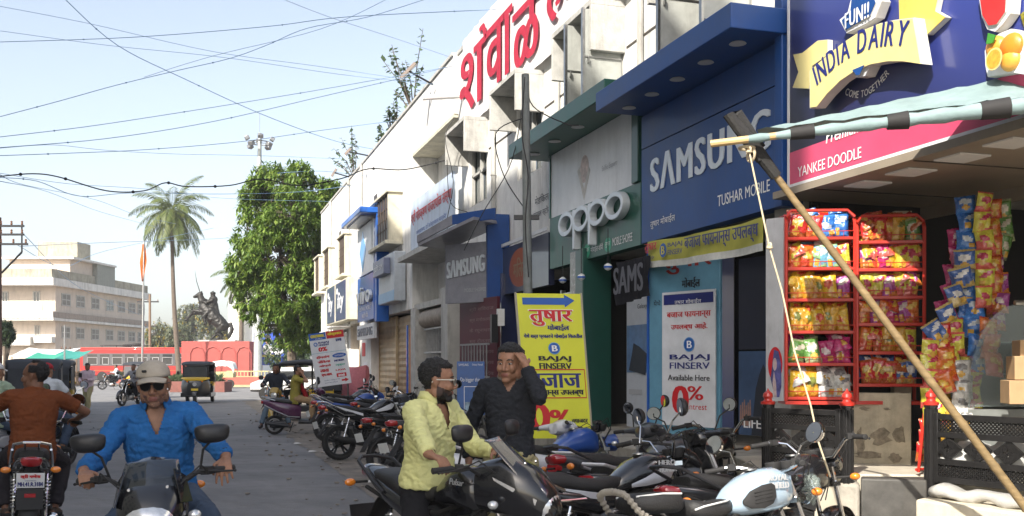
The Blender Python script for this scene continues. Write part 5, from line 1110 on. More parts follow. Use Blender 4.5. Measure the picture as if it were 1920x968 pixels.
  if style == 'commuter':
   b = MB(TF); b.loft([((.48, 0, .99), (0, .11, 0), (.03, 0, .06)), ((.56, 0, .95), (0, .115, 0), (.02, 0, .05)), ((.61, 0, .90), (0, .09, 0), (.02, 0, .03))], 16, 2.6); b.build('visor', tank, t, sharp=50)
 for s in (-1, 1):
  i_ = MB(TF); i_.tube([(.5, s * .08, .84), (.5, s * .17, .84)], .009, 7); o = i_.build('indicator', black_matt if not cls else chrome, t); MB(TF).ell((.505, s * .20, .84), (.03, .035, .025)).build('lens', amber_lens if style != 'sport' else clear_lens, o)
 fr = MB(); fr.tube([(.38, 0, .92), (.30, 0, .70), (.22, 0, .34), (.10, 0, .22)], .02, 8)
 for s in (-.10, .10): fr.tube([(.36, s * .3, .86), (-.05, s * .6, .72), (-.40, s, .70), (-.86, s * .9, .80)], .014, 7); fr.tube([(-.12, s, .70), (-.18, s, .40), (-.05, s, .22), (.12, s, .20)], .015, 7); fr.tube([(-.66, s * .95, .30), (-.18, s * .9, .36)], .02, 8)
 fr.build('frame', black_matt, t)
 en = MB(); en.loft([((-.14, 0, .34), (.0, .10, 0), (0, 0, .10)), ((-.02, 0, .34), (0, .15, 0), (0, 0, .13)), ((.12, 0, .33), (0, .14, 0), (0, 0, .12)), ((.22, 0, .32), (0, .08, 0), (0, 0, .08))], 16, 3)
 for s in (-1, 1): en.lathe([(.0, s * .14), (.085, s * .15), (.10, s * .165), (.07, s * .185), (.0, s * .19)], (.0, 0, .34), 'y', 20)
 e = en.build('engine', alu if not style == 'sport' else dark_metal, t, sharp=40)
 cy = MB(); cy.T = Mx.Translation((.13, 0, .46)) @ Mx.Rotation(R(18), 4, 'Y')
 for i in range(9): cy.cb((0, 0, i * .023), (.15 - .004 * i, .17 - .005 * i, .012))
 cy.cb((0, 0, .09), (.11, .12, .2)); cy.cb((0, 0, .23), (.12, .14, .06)); cy.build('cylinder', alu if cls else dark_metal, e)
 cb = MB(); cb.tube([(-.06, 0, .56), (.06, 0, .57)], .035, 10); cb.cb((-.12, 0, .58), (.16, .16, .16)); cb.build('carburettor', black_matt, e)
 ex = MB(); ex.tube([(.19, -.03, .56), (.28, -.06, .50), (.29, -.09, .32), (.18, -.12, .20), (-.15, -.14, .21)], .019, 8); x_ = ex.build('exhaust', chrome, t)
 ms = MB(); ms.tube([(-.15, -.145, .21), (-.22, -.15, .23), (-.30, -.155, .26), (-.78, -.17, .36), (-.80, -.17, .364)], [.02, .04, .048, .05, .03], 14); ms.build('silencer', chrome if style != 'sport' else black_matt, x_)
 for s in (-1, 1):
  sp = MB(); a, b = V((-.62, s * .12, .36)), V((-.50, s * .12, .70)); sp.tube([a, b], .014, 8); d = b - a
  pts = [];
  for i in range(90):
   q = i / 89; an = q * 2 * pi * 9; pts.append(a + d * (.2 + .7 * q) + V((cos(an) * .026, sin(an) * .026, 0)))
  sp.tube(pts, .0055, 5); sp.build('shock_absorber', chrome, t)
 cc = MB(); cc.loft([((-.72, .12, .31), (0, .012, 0), (0, 0, .07)), ((-.66, .12, .32), (0, .014, 0), (0, 0, .08)), ((-.2, .12, .35), (0, .014, 0), (0, 0, .055)), ((-.12, .12, .35), (0, .012, 0), (0, 0, .05))], 12, 3); cc.build('chain_cover', black_matt if style == 'sport' else chrome, t, sharp=50)
 pg = MB()
 for s in (-1, 1): pg.tube([(.02, s * .14, .27), (.02, s * .27, .27)], .014, 8); pg.tube([(-.33, s * .14, .34), (-.33, s * .25, .34)], .012, 8)
 pg.tube([(.0, .12, .22), (-.06, .24, .02)], .012, 7); pg.build('footrest', black_matt, t)
 if cls:
  tk = MB(); tk.loft([((-.02, 0, .80), (0, .085, 0), (0, 0, .05)), ((.03, 0, .82), (0, .11, 0), (0, 0, .085)), ((.12, 0, .845), (0, .138, 0), (0, 0, .115)), ((.22, 0, .865), (0, .155, 0), (0, 0, .130)), ((.32, 0, .875), (0, .152, 0), (0, 0, .130)), ((.40, 0, .87), (0, .125, 0), (0, 0, .11)), ((.44, 0, .86), (0, .08, 0), (0, 0, .075))], 24, 2.5)
 else:
  tk = MB(); tk.loft([((-.10, 0, .80), (0, .07, 0), (0, 0, .04)), ((-.05, 0, .82), (0, .10, 0), (0, 0, .065)), ((.06, 0, .865), (0, .125, 0), (0, 0, .10)), ((.18, 0, .895), (0, .15, 0), (0, 0, .12)), ((.28, 0, .89), (0, .155, 0), (0, 0, .125)), ((.35, 0, .87), (0, .13, 0), (0, 0, .11)), ((.385, 0, .855), (0, .08, 0), (0, 0, .08))], 24, 2.7)
 k_ = tk.build('tank', tank, t, sharp=60)
 MB().lathe([(.045, 0), (.045, .010), (.038, .014), (.0, .015)], (.16 if not cls else .2, 0, 1.003 if not cls else .99), 'z', 20).build('fuel_cap', steel, k_)
 if stripe:
  for s in (-1, 1):
   q = MB(); q.loft([((.0, s * .112, .80), (0, .004, 0), (0, 0, .012)), ((.1, s * .135, .82), (.0, .004, 0), (.0, 0, .028)), ((.2, s * .152, .85), (0, .006, 0), (0, 0, .045)), ((.29, s * .156, .88), (0, .004, 0), (0, 0, .05)), ((.34, s * .137, .90), (0, .004, 0), (0, 0, .02))], 10, 2.2); q.build('tank_stripe', stripe, k_, sharp=60)
 if cls:
  for s in (-1, 1):
   q = MB(); q.loft([((.03, s * .118, .81), (0, .006, 0), (0, 0, .012)), ((.07, s * .136, .82), (0, .008, 0), (0, 0, .05)), ((.15, s * .156, .835), (0, .008, 0), (0, 0, .068)), ((.21, s * .163, .85), (0, .007, 0), (0, 0, .06)), ((.235, s * .163, .86), (0, .004, 0), (0, 0, .035))], 14, 2.2); kp = q.build('knee_pad', black_matt, k_, sharp=60)
   g = MB()
   for i in range(4): g.bar((.09, s * (.152), .80 + i * .02), (.205, s * (.172), .815 + i * .02), .006, .004)
   g.build('pad_rib', rubber, kp)
 if decal:
  for s in (-1, 1):
   Fd = Face((.24 if s > 0 else .30 - .22 * 0, s * .158, .88), (.24 + .1 if s < 0 else .24 - .1, s * .158, .88)) if 0 else Face((.36 if s > 0 else .19, s * .1625, .875), (.19 if s > 0 else .36, s * .1625, .875))
   Fd.o = T @ Fd.o; Fd.r = (T.to_3x3() @ Fd.r); Fd.u = T.to_3x3() @ V((0, -s * .12, 1)).normalized(); Fd.n = Fd.r.cross(Fd.u)
   for i, st in enumerate(decal): Fd.text(k_, st, .01, .045 - .045 * i, .15, .08 - .045 * i, mat('decal_silver', (.62, .62, .62), .3, .4), .002, bold=.003, shear=.15)
 if cls:
  s1 = MB(); s1.loft([((.0, 0, .80), (0, .07, 0), (0, 0, .03)), ((-.06, 0, .79), (0, .11, 0), (0, 0, .05)), ((-.16, 0, .775), (0, .155, 0), (0, 0, .055)), ((-.27, 0, .785), (0, .165, 0), (0, 0, .06)), ((-.33, 0, .80), (0, .15, 0), (0, 0, .055)), ((-.35, 0, .80), (0, .11, 0), (0, 0, .03))], 18, 2.8); se = s1.build('seat', seat, t, sharp=70)
  s2_ = MB(); s2_.loft([((-.37, 0, .83), (0, .10, 0), (0, 0, .04)), ((-.40, 0, .84), (0, .13, 0), (0, 0, .06)), ((-.52, 0, .845), (0, .135, 0), (0, 0, .06)), ((-.66, 0, .85), (0, .12, 0), (0, 0, .055)), ((-.70, 0, .85), (0, .09, 0), (0, 0, .03))], 18, 3.2); s2o = s2_.build('pillion_seat', seat, t, sharp=70)
  pi_ = MB()
  for s in (-1, 1): pi_.tube([(-.03, s * .07, .832), (-.10, s * .13, .825), (-.2, s * .155, .815), (-.28, s * .16, .805), (-.335, s * .15, .79)], .006, 6);
  pi_.build('piping', white_paint, se)
  pi_ = MB()
  for s in (-1, 1): pi_.tube([(-.39, s * .115, .885), (-.52, s * .122, .892), (-.68, s * .10, .885)], .0055, 6)
  pi_.build('piping', white_paint, s2o)
  ft = MB(); rs = []
  for i in range(17):
   a = R(20 + 150 * i / 16); q = rw + .07; c = V((-.66 + q * cos(a), 0, rw + q * sin(a))); nr = V((cos(a), 0, sin(a))); rs.append([c + V((0, y, 0)) + nr * (.03 - 4 * y * y) for y in (-.09, -.07, -.035, 0, .035, .07, .09)])
  vs = [p for r_ in rs for p in r_]; ft.add(vs, [(i * 7 + j, i * 7 + j + 1, i * 7 + 8 + j, i * 7 + 7 + j) for i in range(16) for j in range(6)]); o = ft.build('rear_fender', tank, t, sharp=180); o.modifiers.new('s', 'SOLIDIFY').thickness = .004
  for s in (-1, 1):
   x = MB(); x.loft([((-.38, s * .14, .58), (0, .03, 0), (0, 0, .06)), ((-.28, s * .16, .58), (0, .035, 0), (0, 0, .10)), ((-.16, s * .16, .57), (0, .035, 0), (0, 0, .09)), ((-.10, s * .14, .56), (0, .03, 0), (0, 0, .05))], 14, 3); x.build('side_panel', panel, t, sharp=60)
  MB().lathe([(.05, -.0), (.05, -.06), (.03, -.075)], (-1.0, 0, .68), 'x', 16).build('tail_light', red_lens, t)
 else:
  s1 = MB(); s1.loft([((-.04, 0, .84), (0, .07, 0), (0, 0, .03)), ((-.10, 0, .83), (0, .10, 0), (0, 0, .045)), ((-.25, 0, .815), (0, .135, 0), (0, 0, .05)), ((-.40, 0, .83), (0, .14, 0), (0, 0, .055)), ((-.50, 0, .86), (0, .13, 0), (0, 0, .06)), ((-.70, 0, .88), (0, .115, 0), (0, 0, .055)), ((-.80, 0, .885), (0, .09, 0), (0, 0, .035))], 18, 3); s1.build('seat', seat, t, sharp=70)
  tl = MB(); up_ = .06 if style == 'sport' else 0
  tl.loft([((-.12, 0, .70), (0, .125, 0), (0, 0, .06)), ((-.30, 0, .71), (0, .15, 0), (0, 0, .085)), ((-.55, 0, .76 + up_ * .3), (0, .145, 0), (0, 0, .07)), ((-.80, 0, .82 + up_), (0, .11, 0), (0, 0, .05)), ((-.95, 0, .85 + up_), (0, .06, 0), (0, 0, .032))], 18, 3.2); to = tl.build('tail_panel', tail, t, sharp=60)
  if stripe:
   for s in (-1, 1): MB().slab((-.25, s * .153, .72), (-.75, s * .122, .82 + up_), (-.72, s * .124, .845 + up_), (-.25, s * .153, .765), .004 * s).build('tail_stripe', stripe, to)
  lt = MB(); lt.loft([((-.86, 0, .835 + up_), (0, .085, 0), (0, 0, .038)), ((-.95, 0, .835 + up_), (0, .078, 0), (-.01, 0, .042)), ((-.985, 0, .83 + up_), (0, .05, 0), (-.01, 0, .03))], 14, 3); lt.build('tail_light', red_lens, to, sharp=60)
  for s in (-1, 1):
   x = MB(); x.loft([((-.30, s * .13, .58), (0, .02, 0), (0, 0, .05)), ((-.22, s * .145, .59), (0, .025, 0), (0, 0, .08)), ((-.08, s * .145, .60), (0, .025, 0), (0, 0, .07)), ((-.02, s * .13, .61), (0, .02, 0), (0, 0, .04))], 14, 3); x.build('side_panel', panel, t, sharp=60)
   i_ = MB(); i_.tube([(-.90, s * .06, .77 + up_), (-.92, s * .15, .77 + up_)], .009, 7); o = i_.build('indicator', black_matt, t); MB().ell((-.92, s * .18, .77 + up_), (.025, .04, .026)).build('lens', amber_lens, o)
  ft = MB(); rs = []
  for i in range(10):
   q = i / 9; c = V((-.78 - .28 * q, 0, .74 - .34 * q + .1 * q * (1 - q))); rs.append([c + V((.03 * abs(y) / .07, y, 0)) for y in (-.075, -.05, 0, .05, .075)])
  vs = [p for r_ in rs for p in r_]; ft.add(vs, [(i * 5 + j, i * 5 + j + 1, i * 5 + 6 + j, i * 5 + 5 + j) for i in range(9) for j in range(4)]); o = ft.build('rear_fender', black_matt, t, sharp=180); o.modifiers.new('s', 'SOLIDIFY').thickness = .006
 gm_ = chrome if rack == 'chrome' else cloth('ruffled_cover', (.30, .275, .23)) if rack == 'ruffle' else black_plastic; gr = MB()
 if rack == 'ruffle': _q = [V(p) for p in ((-.60, .15, .74), (-.70, .15, .80), (-.77, .13, .90), (-.79, .05, .92), (-.79, -.05, .92), (-.77, -.13, .90), (-.70, -.15, .80), (-.60, -.15, .74))]; _p = [_q[i] + (_q[i + 1] - _q[i]) * j / 8 for i in range(7) for j in range(8)]; gr.tube(_p, [.013 + .008 * (i % 2) + .006 * NZ.noise(V((i, 0, 0))) for i in range(len(_p))], 9)
 else:
  zt = .91 if not cls else .86
  gr.tube([(-.55, .15, .80), (-.68, .15, .86), (-.90, .13, zt + .06), (-.98, .06, zt + .08), (-.98, -.06, zt + .08), (-.90, -.13, zt + .06), (-.68, -.15, .86), (-.55, -.15, .80)], .012, 8)
 if rack == 'chrome':
  for s in (-1, 1): gr.tube([(-.40, s * .16, .74), (-.60, s * .165, .74), (-.92, s * .14, zt + .02)], .010, 8)
  for s in (-.05, .05): gr.tube([(-.78, s, .90), (-.97, s, zt + .08)], .008, 7)
 gr.build('grab_rail', gm_, t)
 pl = MB(); pz = (.70 if plate else .60) if not cls else .58; pl.cb((-1.06 if not cls else -1.02, 0, pz), (.006, .20, .12), Mx.Rotation(R(-14), 3, 'Y')); p_ = pl.build('number_plate', plate_m or white_paint, t)
 if plate:
  Mr = T @ Mx.Translation((-1.066, 0, pz)) @ Mx.Rotation(R(-14), 4, 'Y'); Fp = Face(V((0, 0, 0)), V((1, 0, 0)))
  Fp.o = Mr @ V((0, .1, -.06)); Fp.r = (Mr.to_3x3() @ V((0, -1, 0))); Fp.u = Mr.to_3x3() @ V((0, 0, 1)); Fp.n = Fp.r.cross(Fp.u); Fp.w = .2
  Fp.text(p_, plate[1], .012, .012, .188, .048, T_navy, .002, bold=.0015); Fp.text(p_, plate[0], .03, .072, .17, .112, T_red, .002, bold=.003); Fp.text(p_, plate[2], .06, .054, .14, .064, T_navy, .002)
  bx_ = MB(); bx_.cb((-1.03, 0, .55), (.02, .19, .16)); m_ = bx_.build('mud_flap', black_plastic, t); MB().cb((-1.043, 0, .58), (.006, .08, .03)).build('reflector', red_lens, m_)
 return t
# ---- the parked and ridden machines of the foreground
silver = paint('silver_grey', (.42, .42, .44), rough=.3, metal=.4); grey_dk = paint('graphite', (.06, .062, .07), rough=.3)
tank_blue = paint('tank_pale_blue', (.35, .46, .56), rough=.18, coat=1, var=.05)
white_fair = paint('bike_white', (.62, .63, .66)); bluish = paint('bike_blue', (.02, .07, .30)); maroon_p = paint('maroon_metal', (.09, .025, .07), rough=.25)
moto('light blue classic motorcycle with split black seats parked nearest in the sun', place(1388, 5.7, 27, 9), tank_blue, 'classic', spoke='wire', steer=6, high=-.085, rack='ruffle', panel=tank_blue, decal=('ROYAL', 'ENFIELD'))
moto('black commuter motorcycle with white and silver tank flash and chrome rails', place(1185, 6.6, 30, 8), bike_black, 'commuter', rack='chrome', steer=-14, stripe=silver, tail=bike_black, decal=('HERO', 'HONDA'))
moto('black motorcycle with small fairing and smoky screen under the man in yellow', place(848, 6.0, -52, 0), bike_black, 'sport', fairing='bullet', steer=26, plate_m=black_plastic, decal=('Pulsar',))
moto('black motorcycle with smoked windscreen ridden towards us by the man in blue', place(322, 5.5, -74, -4), bike_black, 'sport', fairing='screen', steer=-4)
moto('black motorcycle seen from behind with white number plate ridden by the man in brown', place(54, 8.8, 115, -2), bike_black, 'commuter', rack='chrome', plate=('श्री गणेश', 'MH.41.R.3184', 'CHINCHWAD'))
moto('dark motorcycle at the right edge with bag tied to its handlebar, beyond the blue tank', place(1482, 6.5, 30, 8), bike_black, 'commuter', steer=25, mirrors=False)
moto('dark motorcycle with red tail lamp parked behind the chrome railed one', place(1240, 8.0, 32, 9), grey_dk, 'sport', steer=-20, tail=grey_dk, mirrors=False)
moto('black motorcycle with upright bars parked beside the crowd poster', place(1345, 8.6, 55, 8), bike_black, 'commuter', steer=15, mirrors=False)
rowg = 'motorcycles in the parked row beyond the yellow shirt'
def bag(p, s, m, label):
 k = MB(); k.ell(p, (s * .6, s * .5, s), n=26, m=18); me = k.mesh('plastic_bag')
 for v in me.vertices: v.co += (v.co - p) * (.7 * NZ.noise(v.co * 18) + .3 * NZ.noise(v.co * 45))
 k.v = [v.co.copy() for v in me.vertices]; return tag(k.build('plastic_bag', m, None, sharp=180), label, 'bag')
bag(W(1522, 915, 5.95), .085, mat('clear_bag', (.30, .36, .33), .15, alpha=.4, var=.3, bump=.6, bsc=20), 'crumpled clear plastic bag hanging from the handlebar under the rope')
moto('black and white motorcycle with red tail lamp, nearest in the parked row', place(705, 17.3, 32, 9), bike_black, 'sport', rowg, tail=bike_black, stripe=white_fair, steer=-15, rack='chrome')
moto('dark blue tanked motorcycle second in the parked row, tail to the road', place(672, 21.2, 28, 9), bluish, 'commuter', rowg, steer=-15, rack='chrome')
moto('black motorcycle with silver tank flash third in the parked row', place(668, 24.5, 30, 9), bike_black, 'commuter', rowg, stripe=silver, steer=-10)
moto('dark motorcycle parked between the row and the closed brown shutter', place(742, 20.5, 40, 8), grey_dk, 'commuter', rowg, steer=20)
moto('dark motorcycle parked behind the shoulder of the man in yellow', place(800, 14.5, 38, 8), bike_black, 'commuter', rowg, steer=10)
moto('dark motorcycle with raised mirror parked before the blue standee', place(858, 12.8, 40, 8), grey_dk, 'sport', rowg, steer=20)
moto('blue and white motorcycle parked half behind the yellow board', place(1065, 9.3, 30, 9), bluish, 'sport', rowg, tail=white_fair, steer=-10, mirrors=False)
moto('dark motorcycle with yellow tank carrying the man in jeans facing us', place(517, 25.5, -78, 0), paint('tank_mustard', (.35, .22, .02)), 'commuter', steer=-10)
moto('motorcycle far off beside the bus with a rider in white', place(212, 66, -150, 0), bike_black, 'commuter', mirrors=False)
moto('motorcycle half hidden behind the man in blue, close to a rickshaw', place(246, 40, -100, 0), bike_black, 'commuter')
moto('motorcycle at the left edge partly out of frame with its rider in a white cap', place(8, 13.5, 80, 0), silver, 'commuter')
moto('motorcycle of the man in the red cap ahead of the brown shirt', place(96, 15.5, 92, 0), bike_black, 'commuter', plate=None)
# ---- scooters
def scooter(label, T, body, group=None, seat=seat_blk, trim=None, steer=0, mirrors=True):
 t = thing('scooter', label, 'scooter', M=T, group=group); TF = Mx.Translation((.42, 0, .9)) @ Mx.Rotation(R(steer), 4, 'Z') @ Mx.Translation((-.42, 0, -.9)); trim = trim or silver
 wheel(t, -.62, .22, .22, Mx.Identity(4), 'alloy', .05, silver, False, mud=1); wheel(t, .62, .22, .22, TF, 'alloy', .045, silver, False, mud=1)
 b = MB(); b.loft([((-.02, 0, .52), (0, .13, 0), (0, 0, .16)), ((-.12, 0, .54), (0, .17, 0), (0, 0, .19)), ((-.35, 0, .58), (0, .20, 0), (0, 0, .18)), ((-.62, 0, .66), (0, .18, 0), (0, 0, .13)), ((-.82, 0, .73), (0, .11, 0), (0, 0, .08)), ((-.90, 0, .76), (0, .05, 0), (0, 0, .04))], 20, 2.8); bo = b.build('rear_body', body, t, sharp=60)
 for s in (-1, 1): MB().tube([(-.05, s * .17, .42), (-.3, s * .208, .44), (-.55, s * .2, .55), (-.85, s * .1, .70)], .012, 7).build('trim_strip', trim, bo)
 MB().loft([((-.84, 0, .75), (0, .08, 0), (0, 0, .05)), ((-.92, 0, .755), (0, .06, 0), (0, 0, .04))], 14, 3).build('tail_light', red_lens, bo)
 s1 = MB(); s1.loft([((-.0, 0, .73), (0, .10, 0), (0, 0, .03)), ((-.06, 0, .745), (0, .14, 0), (0, 0, .045)), ((-.30, 0, .76), (0, .155, 0), (0, 0, .05)), ((-.5, 0, .79), (0, .15, 0), (0, 0, .05)), ((-.72, 0, .82), (0, .11, 0), (0, 0, .035))], 18, 3); s1.build('seat', seat, t, sharp=70)
 MB().tube([(-.60, .13, .80), (-.80, .12, .86), (-.90, 0, .88), (-.80, -.12, .86), (-.60, -.13, .80)], .014, 8).build('grab_rail', trim, t)
 fl = MB(); fl.loft([((-.08, 0, .30), (0, .15, 0), (0, 0, .05)), ((.22, 0, .29), (0, .15, 0), (0, 0, .045)), ((.34, 0, .33), (0, .15, 0), (0, 0, .07))], 16, 4); fl.build('floorboard', black_plastic, t, sharp=50)
 ap = MB(); ap.loft([((.30, 0, .34), (0, .16, 0), (.02, 0, .02)), ((.40, 0, .50), (0, .20, 0), (.045, 0, .02)), ((.42, 0, .68), (0, .215, 0), (.05, 0, .02)), ((.40, 0, .86), (0, .17, 0), (.05, 0, .02)), ((.38, 0, .95), (0, .09, 0), (.04, 0, .02))], 18, 2.6); ap.build('front_apron', body, t, sharp=60)
 for s in (-1, 1): MB().tube([(.30, s * .15, .36), (.385, s * .2, .52), (.39, s * .215, .70), (.37, s * .16, .90)], .012, 7).build('apron_trim', trim, t)
 fd = MB(TF); fd.loft([((.38, 0, .42), (0, .06, 0), (0, 0, .05)), ((.50, 0, .47), (0, .085, 0), (0, 0, .07)), ((.66, 0, .46), (0, .085, 0), (0, 0, .06)), ((.80, 0, .38), (0, .06, 0), (0, 0, .03)), ((.86, 0, .31), (0, .03, 0), (0, 0, .02))], 16, 2.6); fd.build('front_fender', body, t, sharp=60)
 fk = MB(TF);
 for s in (-1, 1): fk.tube([(.62, s * .06, .22), (.50, s * .06, .46), (.42, s * .03, .7)], .018, 8)
 fk.build('fork', black_matt, t)
 hc = MB(TF); hc.loft([((.28, 0, 1.0), (0, .10, 0), (0, 0, .05)), ((.36, 0, 1.01), (0, .17, 0), (0, 0, .075)), ((.46, 0, .99), (0, .14, 0), (0, 0, .07)), ((.53, 0, .96), (0, .07, 0), (0, 0, .045))], 18, 2.6)
 for s in (-1, 1): hc.tube([(.36, s * .12, 1.02), (.32, s * .24, 1.03), (.28, s * .29, 1.03)], [.045, .03, .02], 10)
 h = hc.build('handlebar_cowl', body, t, sharp=60); MB(TF).loft([((.48, 0, .98), (0, .09, 0), (0, 0, .045)), ((.545, 0, .955), (0, .055, 0), (0, 0, .03))], 14, 2.6).build('headlight', clear_lens, h)
 for s in (-1, 1):
  g = MB(TF); g.tube([(.29, s * .28, 1.03), (.22, s * .39, 1.03)], .0175, 9); g.build('grip', black_matt, h); MB(TF).tube([(.33, s * .27, 1.02), (.30, s * .38, 1.01)], .007, 6).build('brake_lever', steel, h)
  if mirrors: mirror(t, TF, (.33, s * .2, 1.05), (.36, s * .34, 1.25), 'round', black_plastic, black_matt, (-1, -s * .15, 0), .06, .055)
 st = MB(); st.tube([(-.2, .14, .26), (-.28, .2, .02)], .012, 6); st.loft([((-.35, -.12, .26), (0, .05, 0), (0, 0, .08)), ((-.62, -.14, .24), (0, .06, 0), (0, 0, .09)), ((-.7, -.14, .24), (0, .04, 0), (0, 0, .06))], 12, 3); st.tube([(-.3, -.2, .22), (-.8, -.2, .30)], .04, 10); st.build('engine_unit', dark_metal, t, sharp=50)
 return t
scooter('maroon scooter with silver trim carrying the seated woman', place(566, 23.4, 12, -5), maroon_p)
scooter('dark grey scooter parked behind the black commuter motorcycle, tallest mirrors', place(1190, 8.9, 42, 8), grey_dk, 'scooters parked by the finance banner', steer=-20)
scooter('black scooter squeezed beside the white finance banner', place(1268, 7.9, 40, 8), bike_black, 'scooters parked by the finance banner', steer=15, mirrors=True)
scooter('blue and white scooter standing behind the man in the dark shirt', place(1000, 9.4, 25, 8), white_fair, mirrors=False)
# ------------------------------------------------------------------ people
skin_m = mat('skin_brown', (.30, .155, .095), .5, var=.18, sc=30, bump=.08, bsc=150, spec=.35)
skin_d = mat('skin_dark_brown', (.19, .092, .055), .5, var=.18, sc=30, bump=.08, bsc=150, spec=.35)
lip_m = mat('lip', (.24, .09, .07), .45, var=.1); hair_m = mat('hair_black', (.010, .009, .009), .5, var=.4, sc=60, bump=.7, bsc=160)
stub_m = mat('stubble', (.19, .098, .062), .7, var=.6, sc=220); eye_w = mat('eye_white', (.36, .32, .29), .25, var=0); iris_m = mat('iris', (.02, .012, .008), .15, var=0)
shade_lens = mat('sunglass_lens', (.006, .006, .007), .3, var=0, spec=.12); jeans = cloth('jeans', (.06, .085, .13)); black_cl = cloth('black_trouser', (.014, .014, .017)); sandal = mat('sandal', (.05, .03, .02), .6)
def ik(a, b, l1, l2, pole):
 a, b, pole = V(a), V(b), V(pole); d = b - a; D = min(d.length, (l1 + l2) * .999); d.normalize()
 x = (l1 * l1 - l2 * l2 + D * D) / (2 * D); h = sqrt(max(0, l1 * l1 - x * x)); q = pole - a; q -= d * q.dot(d)
 return a + d * x + (q.normalized() * h if q.length > 1e-5 else V((0, 0, 0))), a + d * D
def wrinkle(me, amp, fr, seed=0, squash=(1, 1, 1)):
 ns = [v.normal.copy() for v in me.vertices]
 for v, n_ in zip(me.vertices, ns):
  p = V((v.co.x * squash[0], v.co.y * squash[1], v.co.z * squash[2])) * fr + V((seed, seed * 2, 0))
  p += V((NZ.noise(p * .6), NZ.noise(p * .6 + V((9, 0, 0))), NZ.noise(p * .6 + V((0, 9, 0))))) * .8
  k = (.5 - abs(NZ.noise(p))) * 1.2 + .35 * NZ.noise(p * 2.3)
  v.co += n_ * amp * k
 return me
def put_mesh(name, me, mats, par, sharp=180):
 for m in mats: me.materials.append(m)
 return link(name, me, par, None, sharp)
def hand(mb, Wp, d, n_, left, curl=(50, 70, 45), spread=.0, sc=1.0, thumb=.5, curls=None):
 d = V(d).normalized(); n_ = (V(n_) - d * V(n_).dot(d)).normalized(); s = d.cross(n_) * (-1 if left else 1)
 kn = []
 for i, (off, L_, back) in enumerate(((.030, 1.0, 0), (.010, 1.1, .004), (-.010, 1.02, .0), (-.029, .82, -.008))):
  k = Wp + (d * (.088 + back) + s * off) * sc; kn.append((k, L_)); mb.cap(Wp + (d * .012 + s * off * .45) * sc, k, .0125 * sc, .0108 * sc, 8)
 mb.cap(Wp + d * .03 * sc, Wp + d * .07 * sc, .017 * sc, .016 * sc, 8); mb.cap(Wp - d * .03 * sc, Wp + d * .02 * sc, .024 * sc, .023 * sc, 10)
 mb.cap(Wp + (d * .04 + s * .018 + n_ * .006) * sc, Wp + (d * .07 + s * .02) * sc, .014 * sc, .012 * sc, 8)
 for i, (k, L_) in enumerate(kn):
  a = 0; p = k; cu = curls[i] if curls else curl; sp = (1.5 - i) * spread
  for j, ln in enumerate((.043, .027, .021)):
   a += R(cu[j]); dd = (d * cos(a) + n_ * sin(a) + s * sp).normalized(); q = p + dd * ln * L_ * sc
   mb.cap(p, q, (.0098 - .0009 * j) * sc, (.0091 - .0011 * j) * sc, 8); p = q
 p = Wp + (d * .022 + s * .026) * sc
 for j, (ln, a) in enumerate(((.042, .5), (.030, .9), (.024, 1.2))):
  dd = (d * (.75 + .1 * j) + s * (.75 - thumb * j * .45) + n_ * (.15 + thumb * .45 * j)).normalized(); q = p + dd * ln * sc; mb.cap(p, q, (.0125 - .0012 * j) * sc, (.0112 - .0014 * j) * sc, 8); p = q
def head_mesh(mb, M, det=True, beard=False, fem=False):
 T0 = mb.T; mb.T = T0 @ M
 mb.ell((-.014, 0, .045), (.098, .077, .084), n=20, m=14); mb.ell((.012, 0, -.02), (.076, .066, .085), n=18, m=12); mb.ell((.022, 0, -.062), (.060, .056, .050), n=16, m=10)
 mb.ell((.066, 0, -.098), (.026, .03, .02)); mb.ell((.060, 0, .04), (.03, .056, .035)); mb.ell((.075, 0, .028), (.016, .048, .010))
 for s in (-1, 1):
  mb.ell((.062, s * .038, -.022), (.030, .026, .03)); mb.ell((.0, s * .060, -.06), (.04, .016, .035)); mb.ell((-.012, s * .079, -.002), (.020, .008, .033)); mb.ell((-.02, s * .085, .008), (.016, .006, .024)); mb.ell((.096, s * .0135, -.034), (.012, .009, .008), n=10, m=7)
  mb.ell((.074, s * .032, .020), (.013, .02, .006), n=10, m=7); mb.ell((.072, s * .032, -.002), (.012, .019, .005), n=10, m=7)
 mb.cap((.082, 0, .026), (.108, 0, -.022), .0085, .0125, 10); mb.ell((.107, 0, -.030), (.013, .013, .010), n=12, m=8)
 mb.ell((.086, 0, -.058), (.012, .026, .0062), n=12, m=8); mb.ell((.084, 0, -.069), (.012, .022, .0068), n=12, m=8); mb.ell((.078, 0, -.063), (.014, .034, .02), n=12, m=8)
 mb.T = T0
def shell(par, me, name, M, pred, off, m, name_sharp=180):
 inv = M.inverted(); loc = [inv @ v.co for v in me.vertices]; keep = [p for p in me.polygons if all(pred(loc[i]) for i in p.vertices)]
 if not keep: return None
 cnt = {}; edge = set()
 for p in keep:
  for a, b in p.edge_keys: cnt[(a, b)] = cnt.get((a, b), 0) + 1
 for (a, b), c in cnt.items():
  if c == 1: edge.add(a); edge.add(b)
 near = set(edge)
 for (a, b) in cnt:
  if a in edge: near.add(b)
  if b in edge: near.add(a)
 idx = {}; vs = []
 for p in keep:
  for i in p.vertices:
   if i not in idx:
    idx[i] = len(vs); k = .0 if i in edge else .6 if i in near else 1
    vs.append(me.vertices[i].co + me.vertices[i].normal * (.001 + k * off(loc[i])))
 m2 = bpy.data.meshes.new(name); m2.from_pydata([tuple(v) for v in vs], [], [[idx[i] for i in p.vertices] for p in keep])
 return put_mesh(name, m2, [m], par, name_sharp)
